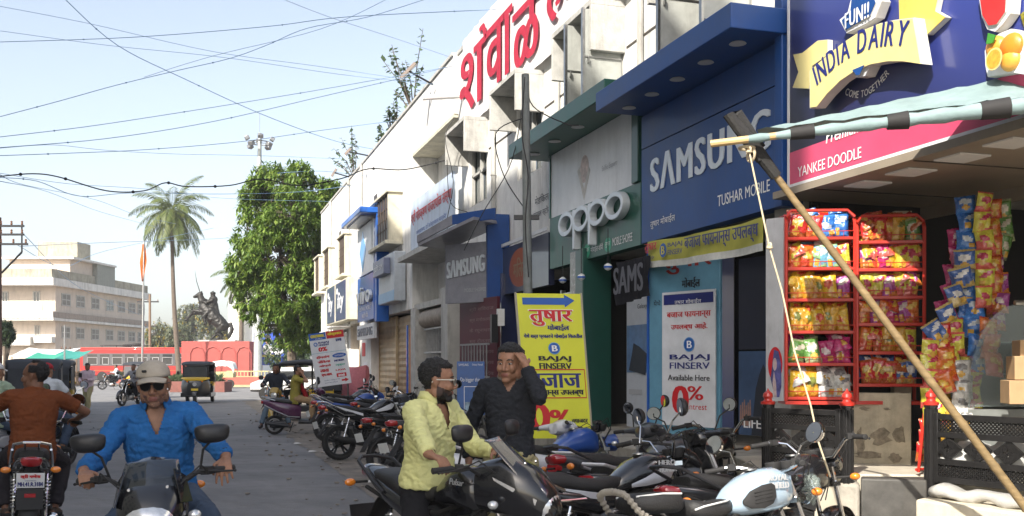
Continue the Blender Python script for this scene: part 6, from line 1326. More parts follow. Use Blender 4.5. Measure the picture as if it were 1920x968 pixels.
def person(label, T, P, group=None, vox=.007, skin=None, shirt=None, pants=None, sleeve='long', hair='short', beard=None, glasses=None, cap=None, shoes=None, face=True, collar=None, vneck=0, hem=.10, sc=1.0, fit=1.0, wr=1.0, tail=None, stub=False):
 t = thing('person', label, 'person', M=T, group=group); skin = skin or skin_m
 pe, ch = V(P['pelvis']), V(P['chest']); yaw = R(P.get('twist', 0)); f = V((cos(yaw), sin(yaw), 0)); r = V((-sin(yaw), cos(yaw), 0))   # r = body's left
 up = (ch - pe).normalized(); nb = ch + up * .07
 hd = P.get('head'); hy, hp, hr = P.get('look', (0, 0, 0)); hc = V(hd) if hd else nb + up * .105 + f * .035
 HM = Mx.Translation(hc) @ Mx.Rotation(R(hy), 4, 'Z') @ Mx.Rotation(R(hp), 4, 'Y') @ Mx.Rotation(R(hr), 4, 'X') @ Mx.Scale(1.03 * sc, 4)
 sw = P.get('sw', .185) * sc; sh = {}; el = {}; wr_ = {}; hip = {}; kn = {}; an = {}; fr = V((1, 0, 0))
 for q, s in (('L', 1), ('R', -1)):
  sh[q] = ch + r * s * sw + up * (-.005 + P.get('lift' + q, 0)); el[q], wr_[q] = ik(sh[q], P['hand' + q], .285 * sc, .255 * sc, P['elb' + q])
  hip[q] = pe + V((0, s * .09 * sc, -.03)); kn[q], an[q] = ik(hip[q], P['foot' + q], .43 * sc, .42 * sc, P['knee' + q])
 def torso(k, lo=0.0, fl=1.0):
  m_ = ch + (pe - ch) * .35; w_ = ch + (pe - ch) * .68; a = up * 0
  F0 = f; S = lambda c, x, y: (c, r * x * sc * k, (up.cross(r)).normalized() * -1 * y * sc * k)
  return [S(pe - up * (.10 + lo), .150 * fl, .112 * fl), S(pe - up * .02, .160 * (1 + (fl - 1) * .6), .118 * (1 + (fl - 1) * .6)), S(w_, .148, .108), S(m_, .165, .118), S(ch - up * .06, .172, .112), S(ch + up * .0, .150, .092), S(ch + up * .05, .085, .066), S(nb + up * .01, .055, .054)]
 b = MB(); b.loft(torso(.93), 20, 2.3)
 for q, s in (('L', 1), ('R', -1)):
  b.cap(ch + r * s * .10 * sc, sh[q], .055 * sc, .052 * sc, 12); b.cap(sh[q], el[q], .049 * sc, .038 * sc, 12); b.cap(el[q], wr_[q], .039 * sc, .026 * sc, 12); m_ = el[q] + (wr_[q] - el[q]) * .25; b.cap(el[q], m_, .038 * sc, .040 * sc, 12)
  b.cap(hip[q], kn[q], .080 * sc, .054 * sc, 12); b.cap(kn[q], an[q], .052 * sc, .036 * sc, 12); m_ = kn[q] + (an[q] - kn[q]) * .3; b.cap(kn[q], m_, .05 * sc, .055 * sc, 12)
  fd = V(P.get('toe' + q, (1, s * .15, -.1))).normalized(); b.cap(an[q] - V((0, 0, .03)), an[q] - V((0, 0, .045)) - fd * .04, .035, .032, 10); b.cap(an[q] + V((0, 0, -.035)), an[q] + fd * .12 + V((0, 0, -.05)), .036, .034, 10); b.cap(an[q] + fd * .10 + V((0, 0, -.05)), an[q] + fd * .17 + V((0, 0, -.055)), .035, .026, 10)
  hd_ = P.get('hd' + q, (wr_[q] - el[q])); hn = P.get('hn' + q, (0, 0, -1)); hand(b, wr_[q], hd_, hn, q == 'L', P.get('curl' + q, (25, 30, 20)), P.get('spread' + q, .03), sc, P.get('thumb' + q, .4), P.get('curls' + q))
 b.cap(nb - up * .04, hc + HM.to_3x3() @ V((-.018, 0, -.05)), .060 * sc, .056 * sc, 14)
 head_mesh(b, HM, face)
 me = remesh(b, 'person_body', vox, 2)
 mats_ = [skin, lip_m, mat('beard_shadow', (.05, .028, .02), .7, var=.5, sc=200) if stub == 'dark' else stub_m]
 inv = HM.inverted()
 body_me = me
 for p in me.polygons:
  c = inv @ p.center
  if c.x > .07 and abs(c.y) < .024 - abs(c.z + .063) * .6 and -.076 < c.z < -.051: p.material_index = 1
  elif stub == 'dark' and -.004 < c.x and c.z < -.028 - .35 * max(0, c.x - .01) and c.z > -.13 and abs(c.y) < .085 and not (c.x > .06 and abs(c.y) < .028 and c.z > -.05): p.material_index = 2
  elif stub and stub != 'dark' and NZ.noise(c * 90) > -.25 - 6 * (-.05 - c.z) and c.x > -.01 and c.z < -.048 and c.z > -.125 and abs(c.y) < .08 and not (c.x > .055 and abs(c.y) < .03 and c.z > -.05): p.material_index = 2
 NO = lambda p, k: k * (.6 + .5 * NZ.noise(p * 45) + .4 * NZ.noise(p * 110))
 if hair == 'short':
  pr = lambda p: (abs(p.y) < .088) and (p.z > .078 - .3 * max(0, -p.x + .02) + .012 * NZ.noise(V((p.y * 60, 0, 1))) if p.x > -.0 else p.z > (.03 if p.x > -.035 else -.05)) or (-.045 < p.x < .02 and p.z > .018 + .5 * max(0, p.x) and abs(p.y) < .083 and p.z > .02)
 elif hair == 'receding':
  pr = lambda p: abs(p.y) < .085 and ((p.x < .005 and p.z > .115) or (p.x < .02 and p.z > .03 and abs(p.y) > .055) or (p.x < -.045 and p.z > -.045) or (p.x < .03 and p.z > .12 and abs(p.y) < .03))
 elif hair == 'woman':
  pr = lambda p: (p.z > .085 if p.x > .02 else p.z > .0 if p.x > -.03 else p.z > -.11) and p.z < .2
 else: pr = None
 par_body = put_mesh('person_body', me, mats_, t)
 if pr and not (cap and hair == 'none'): shell(t, me, 'hair', HM, pr, lambda p: NO(p, .020 if p.z > .06 else .011) + .003, hair_m)
 if beard: shell(t, me, 'beard', HM, (lambda p: p.z > -.135 and abs(p.y) < .075 and ((p.x > .0 and p.z < -.078 and p.x < .11) or (p.x > .03 and p.z < -.058 and abs(p.y) > .036) or (p.x > .075 and -.054 < p.z < -.041 and abs(p.y) < .036))), lambda p: NO(p, .0028), hair_m)
 elif P.get('mou'): shell(t, me, 'moustache', HM, lambda p: p.x > .075 and -.055 < p.z < -.041 and abs(p.y) < .036, lambda p: NO(p, .002), hair_m)
 if face:
  for s in (-1, 1):
   e = MB(HM); e.ell((.0735, s * .032, .009), (.0125, .0145, .0068), n=14, m=9); eo = e.build('eye', eye_w, t); e = MB(HM); e.ell((.0835, s * .032, .009), (.0035, .0062, .0062), n=12, m=8); e.build('iris', iris_m, eo)
   e = MB(HM); e.tube([(.086, s * .012, .029), (.090, s * .026, .035), (.083, s * .044, .034), (.07, s * .053, .028)], [.0025, .0042, .0036, .0015], 7); e.build('eyebrow', hair_m, t)
 if glasses:
  g = MB(HM); gl = MB(HM)
  for s in (-1, 1):
   o_ = [(y * .027 + s * .034, z * .0215 + .004) for y, z in ((-1, .75), (-.4, .95), (.4, .95), (1, .75), (1, .1), (.75, -.7), (.2, -1), (-.45, -.85), (-.9, -.2))] if s > 0 else [(-y * .027 + s * .034, z * .0215 + .004) for y, z in ((-1, .75), (-.4, .95), (.4, .95), (1, .75), (1, .1), (.75, -.7), (.2, -1), (-.45, -.85), (-.9, -.2))]
   P3 = [V((.106 - 3.2 * y * y, y, z)) for y, z in o_]; gl.add(P3 + [p - V((.004, 0, 0)) for p in P3], [tuple(range(9)), tuple(range(9, 18))] + [(i, (i + 1) % 9, 9 + (i + 1) % 9, 9 + i) for i in range(9)])
   g.tube(P3 + [P3[0]], .0018, 5, False); g.tube([(.096, s * .06, .016), (.07, s * .078, .016), (-.02, s * .086, .012), (-.035, s * .085, -.005)], .0022 if glasses != 'white' else .0035, 6)
  g.tube([(.106, -.012, .016), (.110, 0, .018), (.106, .012, .016)], .0018, 5)
  go = g.build('sunglasses', mat('pale_frame', (.6, .58, .5), .3) if glasses == 'white' else dark_metal, t); gl.build('lens', shade_lens, go, sharp=60)
 if cap:
  c = MB(HM); c.ell((-.014, 0, .062), (.107, .090, .078), n=30, m=20); k = [(v.copy()) for v in c.v]
  fs = [f_ for f_ in c.f if all((HM.inverted() @ c.v[i]).z > .042 for i in f_)]; c.f = fs; c.mi = [0] * len(fs); co_ = c.build('cap', cap, t, sharp=180); co_.modifiers.new('s', 'SOLIDIFY').thickness = .004
  pk = MB(HM); rs = []
  for i in range(6):
   q = i / 5; rs.append([V((.058 + .03 * cos(a) + (.092 * q) * max(.0, cos(a * .9)) + .0, .078 * sin(a) * (1 - .05 * q), .058 - .020 * q - .02 * sin(a) ** 2)) for a in [R(-80 + 160 * j / 12) for j in range(13)]])
  vs = [p for r_ in rs for p in r_]; pk.add(vs, [(i * 13 + j, i * 13 + j + 1, i * 13 + 14 + j, i * 13 + 13 + j) for i in range(5) for j in range(12)]); po = pk.build('peak', cap, co_, sharp=180); po.modifiers.new('s', 'SOLIDIFY').thickness = .005
  bd = MB(HM); bd.torus((-.014, 0, .0), .1, .001, 'z') if 0 else None
  if cap.name == 'cap_beige': MB(HM).cb((.088, -.035, .088), (.012, .022, .009), Mx.Rotation(-.35, 3, 'Z') @ Mx.Rotation(-.5, 3, 'Y')).build('badge', black_matt, co_)
 if shirt:
  s_ = MB(); kx = 1.07 * fit; s_.loft(torso(kx, hem - .10 + .02, P.get('flare', 1.06))[:-1] + [(nb + up * .012, r * .066 * sc, up.cross(r).normalized() * -.064 * sc)], 22, 2.3)
  for q, s in (('L', 1), ('R', -1)):
   s_.cap(ch + r * s * .10 * sc, sh[q], .064 * sc * fit, .062 * sc * fit, 14)
   if sleeve == 'long': e_ = el[q] + (wr_[q] - el[q]) * P.get('cuff' + q, .90); s_.cap(sh[q], el[q], .060 * sc * fit, .050 * sc * fit, 14); s_.tube([el[q] - (e_ - el[q]).normalized() * .02, el[q], e_ - (e_ - el[q]) * .02, e_], [.03, .050 * sc * fit, .041 * sc * fit, .039 * sc * fit], 14)
   else: e_ = sh[q] + (el[q] - sh[q]) * .62; s_.tube([sh[q] - (el[q] - sh[q]).normalized() * .03, sh[q], e_, e_ + (e_ - sh[q]) * .03], [.03, .061 * sc * fit, .056 * sc * fit, .055 * sc * fit], 14)
  sm = remesh(s_, 'shirt', vox * 1.15, 2); wrinkle(sm, .013 * wr, 13, len(label), (1, 1, 1.6)); wrinkle(sm, .0062 * wr, 34, len(label) + 5, (1, 1, 1.5))
  if vneck:
   bm = bmesh.new(); bm.from_mesh(sm); kill = []
   for fc in bm.faces:
    c = fc.calc_center_median() - nb; z = c.dot(up); y = c.dot(r); x = c.dot(f)
    if x > -.0 and z > -vneck and abs(y) < .055 * (1 + z / vneck) + .006: kill.append(fc)
   bmesh.ops.delete(bm, geom=kill, context='FACES'); bm.to_mesh(sm); bm.free()
  so_ = put_mesh('shirt', sm, [shirt], t)
  md = so_.modifiers.new('s', 'SOLIDIFY'); md.thickness = .003
  if collar:
   cl = MB(); rs = []
   for i in range(25):
    a = R(32 + 296 * i / 24); k = 1 if abs(180 - math.degrees(a)) < 120 else 1
    o1 = f * cos(a) + r * sin(a); tip = max(0, (abs(180 - math.degrees(a)) - 95) / 53)
    rs.append([nb + up * (.045 - .01 * tip) + o1 * .066 * sc - f * .008, nb + up * (.048 - .01 * tip) + o1 * .072 * sc - f * .008, nb + up * (.005 - .03 * tip) + o1 * (.088 + .012 * tip) * sc - f * .006, nb + up * (.0 - .03 * tip) + o1 * (.082 + .01 * tip) * sc - f * .006])
   cl.rings(rs, True); cl.build('collar', collar, t, sharp=180)
   if vneck:
    pk_ = MB();
    for i in range(5): c = nb - up * (vneck + .05 + i * .075) + f * (.105 + .012 * (i > 1)) * sc; pk_.ell(c, .0055, n=8, m=6)
    pk_.build('button', mat('button', (.5, .45, .35), .4), so_)
    pl_ = MB(); P_ = [nb - up * (vneck + .01 + i * .04) + f * (.094 + .012 * (i > 2)) * sc for i in range(9)]
    for dy in (-.017, .017): pl_.tube([p + r * dy for p in P_], .0022, 5)
    pl_.build('placket', shirt, so_)
 if pants:
  p_ = MB(); p_.loft([(pe + up * .06, r * .158 * sc, f * .118 * sc), (pe, r * .170 * sc, f * .128 * sc), (pe - up * .10, r * .160 * sc, f * .125 * sc)], 20, 2.4)
  for q, s in (('L', 1), ('R', -1)):
   e_ = kn[q] + (an[q] - kn[q]) * .95; p_.cap(hip[q], kn[q], .098 * sc, .070 * sc, 14); p_.tube([kn[q] - (e_ - kn[q]).normalized() * .02, kn[q], kn[q] + (e_ - kn[q]) * .3, e_], [.04, .070 * sc, .072 * sc, .062 * sc], 14)
  pm_ = remesh(p_, 'trousers', vox * 1.3, 2); wrinkle(pm_, .012, 11, 3); put_mesh('trousers', pm_, [pants], t)
 for q, s in (('L', 1), ('R', -1)):
  if not shoes: continue
  fd = V(P.get('toe' + q, (1, s * .15, -.1))).normalized(); k = MB(); sd_ = fd.cross(V((0, 0, 1))).normalized()
  k.loft([(an[q] - fd * .06 + V((0, 0, -.045)), sd_ * .03, V((0, 0, .03))), (an[q] - fd * .03 + V((0, 0, -.04)), sd_ * .04, V((0, 0, .045))), (an[q] + fd * .06 + V((0, 0, -.045)), sd_ * .044, V((0, 0, .042))), (an[q] + fd * .15 + V((0, 0, -.06)), sd_ * .045, V((0, 0, .032))), (an[q] + fd * .20 + V((0, 0, -.065)), sd_ * .028, V((0, 0, .02)))], 14, 2.6); k.build('shoe', shoes, t, sharp=60)
 t['_h'] = 0; del t['_h']
 return t, dict(HM=HM, wr=wr_, el=el, ch=ch, nb=nb, up=up, f=f, r=r, sh=sh, me=body_me)
def ride(style='commuter', steer=0, lean=.10, **k):          # pose of a rider in the machine's own frame
 TF = Mx.Translation((.40, 0, .9)) @ Mx.Rotation(R(steer), 4, 'Z') @ Mx.Translation((-.40, 0, -.9)); c = style == 'commuter'
 P = dict(pelvis=(-.26, 0, .90), chest=(-.26 + lean * 1.3, 0, 1.325), handL=0, handR=0, lookL=0)
 for q, s in (('L', 1), ('R', -1)):
  g = TF @ V((.245 if c else .29, s * .325, 1.10 if c else 1.045)); P['hand' + q] = g + V((-.088, s * .035, .032)); P['hd' + q] = V((1, -s * .25, -.22)); P['hn' + q] = V((0, 0, -1)); P['curl' + q] = (42, 75, 50); P['thumb' + q] = 1.0; P['spread' + q] = .01
  P['elb' + q] = V((-.45, s * .50, .75)); P['foot' + q] = V((-.05, s * .19, .36)); P['knee' + q] = V((.9, s * .55, .95)); P['toe' + q] = (1, s * .2, -.05)
 P.update(k); return P
blue_sh = cloth('shirt_blue', (.022, .125, .34), var=.2); yel_sh = cloth('shirt_pale_yellow', (.66, .65, .29), var=.1); brn_sh = cloth('shirt_rust', (.16, .045, .015), var=.15); drk_sh = cloth('shirt_dark_check', (.022, .024, .03), var=.35, sc=60)
pink_sh = cloth('shirt_pale_pink', (.58, .45, .50)); khaki = cloth('khaki', (.33, .29, .16)); white_sh = cloth('shirt_white', (.62, .64, .66)); cap_b = cloth('cap_beige', (.42, .37, .30)); cap_r = cloth('cap_red', (.42, .03, .04)); cap_w = cloth('cap_white', (.70, .70, .68))
TB = place(322, 5.5, -74, -4)
P = ride('sport', -4, .06, look=(-2, 4, 0)); P['curlsL'] = [(25, 28, 16), (30, 30, 18), (28, 30, 20), (26, 34, 22)]; P['hdL'] = V((1, -.15, -.5)); P['spreadL'] = .10; P['pelvis'] = (-.30, 0, .89); P['chest'] = (-.24, 0, 1.315)
pb_, ib_ = person('man in a bright blue shirt, beige cap and sunglasses riding a motorcycle towards us', TB, P, vox=.0055, shirt=blue_sh, pants=jeans, glasses='dark', cap=cap_b, hair='none', stub=True, collar=blue_sh, vneck=.15, shoes=black_matt, hem=.12, fit=1.06)
w0 = ib_['wr']['L']; d0 = (ib_['wr']['L'] - ib_['el']['L']).normalized(); wt = MB(); wt.T = Mx.Translation(w0 - d0 * .035) @ d0.to_track_quat('Z', 'Y').to_matrix().to_4x4(); wt.torus((0, 0, 0), .032, .006, 'z', rz=.011); wt.build('watch', steel, pb_)
wt2 = MB(Mx.Translation(w0 - d0 * .035 + V((.0, .0, .036)))); wt2.lathe([(.019, -.006), (.02, .004), (.0, .006)], n=16); wt2.build('watch_face', black_matt, pb_)
w0 = ib_['wr']['R']; d0 = (ib_['wr']['R'] - ib_['el']['R']).normalized(); wt = MB(); wt.T = Mx.Translation(w0 - d0 * .04) @ d0.to_track_quat('Z', 'Y').to_matrix().to_4x4(); wt.torus((0, 0, 0), .034, .006, 'z'); wt.build('bracelet', black_matt, pb_)
TBr = place(54, 8.8, 115, -2)
P = ride('commuter', 0, .03, look=(62, 2, 0), twist=8); P['elbR'] = V((-.2, -1.2, 1.0)); P['elbL'] = V((-.3, 1.0, .9))
pr_, ir_ = person('balding man in a rust brown T-shirt seen from behind, looking back over his left shoulder', TBr, P, vox=.007, skin=skin_d, shirt=brn_sh, pants=cloth('dark_grey_trouser', (.03, .026, .03)), sleeve='short', hair='receding', shoes=sandal, hem=.12, fit=1.05, wr=.8)
TY = place(848, 6.0, -52, 0)
P = ride('sport', 26, .03, look=(56, 3, 0), twist=20); P['flare'] = 1.22; P['footL'] = V((.05, .28, .09)); P['footR'] = V((.02, -.30, .09)); P['kneeL'] = V((.9, .5, .9)); P['kneeR'] = V((.9, -.5, .9)); P['curlsR'] = [(35, 45, 25), (35, 50, 30), (38, 50, 30), (40, 50, 30)]
py_, iy_ = person('bearded man in a pale yellow shirt and sunglasses sitting on a black motorcycle', TY, P, vox=.006, shirt=yel_sh, pants=black_cl, glasses='white', beard=True, stub='dark', collar=yel_sh, vneck=.17, shoes=black_matt, hem=.02, fit=1.04)
w0 = iy_['wr']['R']; d0 = (iy_['wr']['R'] - iy_['el']['R']).normalized(); wt = MB(); wt.T = Mx.Translation(w0 - d0 * .03) @ d0.to_track_quat('Z', 'Y').to_matrix().to_4x4(); wt.torus((0, 0, 0), .032, .005, 'z', rz=.009); wt.build('watch', chrome, py_)
TD = place(957, 6.75, -97, 0)
P = dict(sw=.172, pelvis=(0, 0, .965), chest=(0, 0, 1.455), look=(-14, 2, 0), head=(.045, 0, 1.603), handL=(.165, .12, 1.60), elbL=(.6, .42, 1.0), handR=(.08, -.27, .96), elbR=(-.3, -.5, 1.1), footL=(0, .12, .09), footR=(.04, -.12, .09), kneeL=(1, .12, .5), kneeR=(1, -.12, .5), hdL=V((-.5, -.35, .62)), hnL=V((-.6, -.6, -.5)), curlL=(18, 32, 25), spreadL=.06, hdR=(0.2, 0, -1), hnR=(0, 1, 0), cuffL=.86)
pd_, id_ = person('young man in a dark long sleeved shirt scratching his head before the yellow board', TD, P, vox=.006, shirt=drk_sh, pants=khaki, mou=None if 0 else None, collar=cloth('collar_grey', (.22, .20, .18)), vneck=.10, shoes=black_matt, hem=.22, fit=1.05) if 0 else person('young man in a dark long sleeved shirt scratching his head before the yellow board', TD, dict(P), vox=.006, shirt=drk_sh, pants=khaki, collar=cloth('collar_grey', (.22, .20, .18)), vneck=.10, shoes=black_matt, hem=.22, fit=.93)
P = dict(pelvis=(0, 0, .90), chest=(0.02, 0, 1.36), look=(0, 12, 0), handL=(.28, .04, 1.10), elbL=(-.2, .5, .9), handR=(.22, -.18, 1.02), elbR=(-.3, -.5, .9), footL=(.20, .08, .09), footR=(-.18, -.08, .11), kneeL=(1, .1, .6), kneeR=(1, -.1, .5))
person('man in a pale pink shirt and khaki trousers walking towards us on the road', place(165, 35, -84), P, vox=.014, skin=skin_d, shirt=pink_sh, pants=khaki, face=False, shoes=black_matt, hem=.2, sc=.98)
P = ride('commuter', -10, .05, look=(0, 0, 0)); P['footL'] = V((.02, .34, .09)); P['footR'] = V((.0, -.36, .09)); P['kneeL'] = V((.8, .6, .7)); P['kneeR'] = V((.8, -.6, .7))
person('man in a dark shirt and jeans astride a motorcycle facing us near the scooter', place(517, 25.5, -78), P, vox=.012, skin=skin_d, shirt=cloth('shirt_slate', (.035, .04, .055)), pants=cloth('jeans_faded', (.12, .17, .22)), face=False, shoes=black_matt)
P = dict(pelvis=(-.15, 0, .88), chest=(-.13, 0, 1.30), look=(-30, 0, 0), handR=(.02, -.09, 1.40), elbR=(.3, -.6, .9), handL=(.1, .15, 1.0), elbL=(-.3, .5, .9), footL=(.25, .1, .40), footR=(.22, -.13, .40), kneeL=(.8, .2, 1.2), kneeR=(.8, -.2, 1.2), hdR=V((0, .2, 1)), hnR=V((-.3, 1, 0)), curlR=(40, 50, 30))
pw, iw = person('woman in an olive and red tunic sitting on a maroon scooter, hand to her cheek', place(566, 23.4, 12, -5), P, vox=.011, shirt=cloth('tunic_olive', (.32, .27, .06)), pants=cloth('tan_trouser', (.36, .24, .13)), sleeve='short', hair='woman', face=False, shoes=sandal, sc=.92, hem=.14)
mb = MB(place(566, 23.4, 12, -5)); k = MB(); k.loft([((-.02, 0, 1.18), (0, .10, 0), (.03, 0, .02)), ((.02, 0, 1.05), (0, .13, 0), (.04, 0, .03)), ((.08, 0, .92), (0, .14, 0), (.05, 0, .03)), ((.12, 0, .84), (0, .12, 0), (.03, 0, .02))], 14, 2.6); k.build('tunic_front', cloth('tunic_red', (.34, .015, .02)), pw)
P = ride('commuter', 0, .04)
person('rider in a red cap and pale shirt seen from behind beside a rickshaw', place(96, 15.5, 92), P, vox=.011, shirt=white_sh, pants=jeans, sleeve='short', cap=cap_r, hair='none', face=False, shoes=black_matt)
person('rider in a white cap and pale green shirt cut off by the left edge', place(8, 13.5, 80), P, vox=.011, shirt=cloth('shirt_pale_green', (.34, .42, .30)), pants=jeans, sleeve='short', cap=cap_w, hair='none', face=False, shoes=black_matt)
person('distant rider in a white shirt beside the red bus', place(212, 66, -150), P, vox=.02, skin=skin_d, shirt=white_sh, pants=black_cl, face=False)
person('rider half hidden behind the cap of the man in blue', place(246, 40, -100), P, vox=.016, skin=skin_d, shirt=cloth('shirt_grey', (.2, .2, .22)), pants=black_cl, face=False)
# ------------------------------------------------------------------ rickshaws, bus, car
rk_black = paint('rickshaw_black', (.014, .014, .015), rough=.35); rk_yel = paint('rickshaw_yellow', (.55, .36, .02), rough=.4); hood_m = mat('hood_canvas', (.035, .038, .045), .6, var=.3, sc=4, bump=.2, bsc=30)
def rickshaw(label, T, group=None, lamp=True, yellow=True):
 t = thing('auto_rickshaw', label, 'auto rickshaw', M=T, group=group)
 b = MB(); b.loft([((1.0, 0, .62), (0, .26, 0), (0, 0, .26)), ((.92, 0, .66), (0, .40, 0), (0, 0, .36)), ((.72, 0, .68), (0, .56, 0), (0, 0, .40)), ((.62, 0, .68), (0, .60, 0), (0, 0, .40))], 18, 3.4); b.build('front_panel', rk_black, t, sharp=50)
 b = MB(); b.bx(-1.0, .64, -.62, .62, .26, .44); b.loft([((-.2, 0, .62), (0, .62, 0), (0, 0, .24)), ((-.75, 0, .64), (0, .62, 0), (0, 0, .27)), ((-1.05, 0, .66), (0, .57, 0), (0, 0, .24)), ((-1.15, 0, .68), (0, .48, 0), (0, 0, .18))], 18, 4); b.build('rear_body', rk_black, t, sharp=50, bev=.02)
 if yellow:
  MB().bx(-.9, -.2, -.632, .632, .72, .9).build('yellow_band', rk_yel, t); MB().loft([((.70, 0, 1.05), (0, .585, 0), (0, 0, .05)), ((.97, 0, 1.0), (0, .42, 0), (0, 0, .045))], 18, 4).build('yellow_brow', rk_yel, t, sharp=50)
 h = MB(); h.loft([((.66, 0, 1.62), (0, .50, 0), (0, 0, .04)), ((.55, 0, 1.64), (0, .60, 0), (0, 0, .075)), ((.0, 0, 1.68), (0, .64, 0), (0, 0, .09)), ((-.75, 0, 1.66), (0, .64, 0), (0, 0, .10)), ((-1.02, 0, 1.58), (0, .60, 0), (0, 0, .10)), ((-1.10, 0, 1.48), (0, .55, 0), (0, 0, .06))], 20, 3.4); h.build('hood', hood_m, t, sharp=50)
 q = MB(); q.slab((-1.12, -.56, .86), (-1.12, .56, .86), (-1.08, .56, 1.5), (-1.08, -.56, 1.5), .03); q.slab((-1.1, .60, .86), (-.55, .63, .86), (-.6, .63, 1.6), (-1.06, .60, 1.5), .02); q.slab((-.55, -.63, .86), (-1.1, -.60, .86), (-1.06, -.60, 1.5), (-.6, -.63, 1.6), .02); q.build('rear_cover', hood_m, t)
 MB().slab((.69, .47, 1.10), (.69, -.47, 1.10), (.62, -.47, 1.55), (.62, .47, 1.55), .012).build('windscreen', glass_dark, t)
 f = MB()
 for s in (-1, 1): f.tube([(.70, s * .5, 1.06), (.62, s * .52, 1.60)], .022, 7); f.tube([(-.3, s * .62, .8), (-.3, s * .63, 1.64)], .018, 7); f.tube([(.62, s * .60, .7), (-.3, s * .62, .92)], .014, 6)
 f.build('frame', black_matt, t)
 s_ = MB(); s_.bx(-.95, -.45, -.55, .55, .70, .82); s_.bx(-1.0, -.9, -.55, .55, .8, 1.25); s_.build('rear_bench', seat_blk, t, bev=.03); MB().bx(-.05, .25, -.25, .25, .62, .74).build('driver_seat', seat_blk, t, bev=.03)
 for x, y in ((.92, 0), (-.72, .52), (-.72, -.52)):
  w = thing_part('wheel', t); m = MB(); m.lathe([(.12, -.06), (.20, -.065), (.215, -.03), (.215, .03), (.20, .065), (.12, .06)], (x, y, .215), 'y', 24); m.build('tyre', rubber, w); m = MB(); m.lathe([(.11, -.07), (.12, -.04), (.12, .04), (.11, .07)], (x, y, .215), 'y', 18); m.build('rim', steel, w)
 fd = MB(); fd.loft([((1.16, 0, .32), (0, .07, 0), (0, 0, .02)), ((1.10, 0, .44), (0, .09, 0), (0, 0, .05)), ((.92, 0, .48), (0, .09, 0), (0, 0, .04))], 12, 3); fd.build('front_fender', rk_black, t)
 MB().lathe([(.06, .0), (.085, .03), (.085, .05)], (1.0, 0, .80), 'x', 18).build('headlight', clear_lens, t)
 for s in (-1, 1):
  MB().cb((.98, s * .30, .92), (.03, .06, .05)).build('indicator', amber_lens, t); MB().cb((-1.14, s * .47, .72), (.04, .12, .07)).build('tail_light', red_lens, t)
  m = MB(); m.tube([(.68, s * .52, 1.25), (.72, s * .66, 1.28)], .008, 5); m.cb((.72, s * .70, 1.28), (.02, .10, .14)); m.build('side_mirror', black_plastic, t)
 MB().cb((1.03, 0, .58), (.01, .28, .09)).build('number_plate', mat('plate_yellow', (.65, .48, .05), .5), t); MB().cb((-1.17, 0, .58), (.01, .3, .09)).build('number_plate', mat('plate_yellow', (.65, .48, .05), .5), t)
 return t
rickshaw('black and yellow auto rickshaw facing us in the road before the statue', place(371, 43, -80))
rickshaw('auto rickshaw with grey blue hood standing close before the green stall awning', place(66, 25.5, 113), yellow=False)
rickshaw('auto rickshaw half hidden beyond the hooded one, nearer the red bus', place(100, 31, 108))
rickshaw('auto rickshaw parked side on behind the maroon scooter with passengers inside', place(566, 29.5, -168))
rickshaw('yellow front of an auto rickshaw peeping out left of the beige cap', place(262, 49, -95))
for i, (dx, shc, lab) in enumerate(((-.55, white_sh, 'passenger in white sleeves sitting in the rickshaw behind the scooter'), (.05, black_cl, 'driver in dark clothes in the rickshaw behind the scooter'))):
 P = ride('commuter', 0, 0); P['pelvis'] = (dx, .1, .85); P['chest'] = (dx + .03, .1, 1.26)
 for q, s in (('L', 1), ('R', -1)): P['hand' + q] = V((dx + .35, .1 + s * .18, .95)); P['elb' + q] = V((dx - .2, s * .6, .9)); P['foot' + q] = V((dx + .35, .1 + s * .1, .4)); P['knee' + q] = V((dx + 1, .1 + s * .2, 1.1))
 person(lab, place(566, 29.5, -168), P, vox=.014, skin=skin_d, shirt=shc, pants=black_cl, face=False)
red_bus = paint('bus_red', (.33, .008, .005), rough=.6, coat=.1); bus_grey = paint('bus_grey', (.07, .07, .075), rough=.4)
zb = 98; a = GZ(149, zb); ub = wdir(1, 0); L = 10.6
bt = thing('bus', 'long red city bus with grey window band and tyre on its roof rack', 'bus', a + ub * L / 2 + wdir(0, 1.2)); B = Mx((ub, wdir(0, 1), V((0, 0, 1)))).transposed().to_4x4(); B = Mx.Translation(a) @ B
def bm(*q): k = MB(B); [k.bx(*x) for x in q]; return k
bm((0, L, 0, 2.4, .55, 3.25)).build('body', red_bus, bt, True, bev=.12); bm((.35, L - .2, -.02, .05, 1.55, 2.75)).build('window_band', bus_grey, bt, True); bm((0, L, .1, 2.3, 3.24, 3.34)).build('roof', paint('roof_red', (.45, .06, .04)), bt, True, bev=.04)
bm((.05, L - .05, -.03, .0, 1.06, 1.085)).build('trim_line', mat('trim_ochre', (.5, .25, .05), .5), bt, True)
for i in range(8):
 x = .75 + i * 1.22; f = thing_part('window', bt)
 k = bm((x, x + 1.0, -.035, -.022, 2.33, 2.37), (x, x + 1.0, -.035, -.022, 1.66, 1.70), (x, x + .05, -.035, -.022, 1.66, 2.37), (x + .95, x + 1.0, -.035, -.022, 1.66, 2.37));
 if i % 2: k = bm((x + .25, x + .9, -.035, -.022, 2.31, 2.37), (x + .25, x + .9, -.035, -.022, 1.66, 1.72), (x + .25, x + .31, -.035, -.022, 1.66, 2.37), (x + .84, x + .9, -.035, -.022, 1.66, 2.37))
 k.build('frame', mat('bus_window_frame', (.27, .26, .26), .5), f, True); bm((x + .04, x + .96, -.024, -.021, 1.69, 2.34)).build('pane', glass_dark, f, True); bm((x + .04, x + .96, -.024, -.021, 2.42, 2.66)).build('upper_pane', glass_dark, f, True)
bm((.15, .75, -.03, 0, .72, .98)).build('plate_mark', T_yel, bt, True)
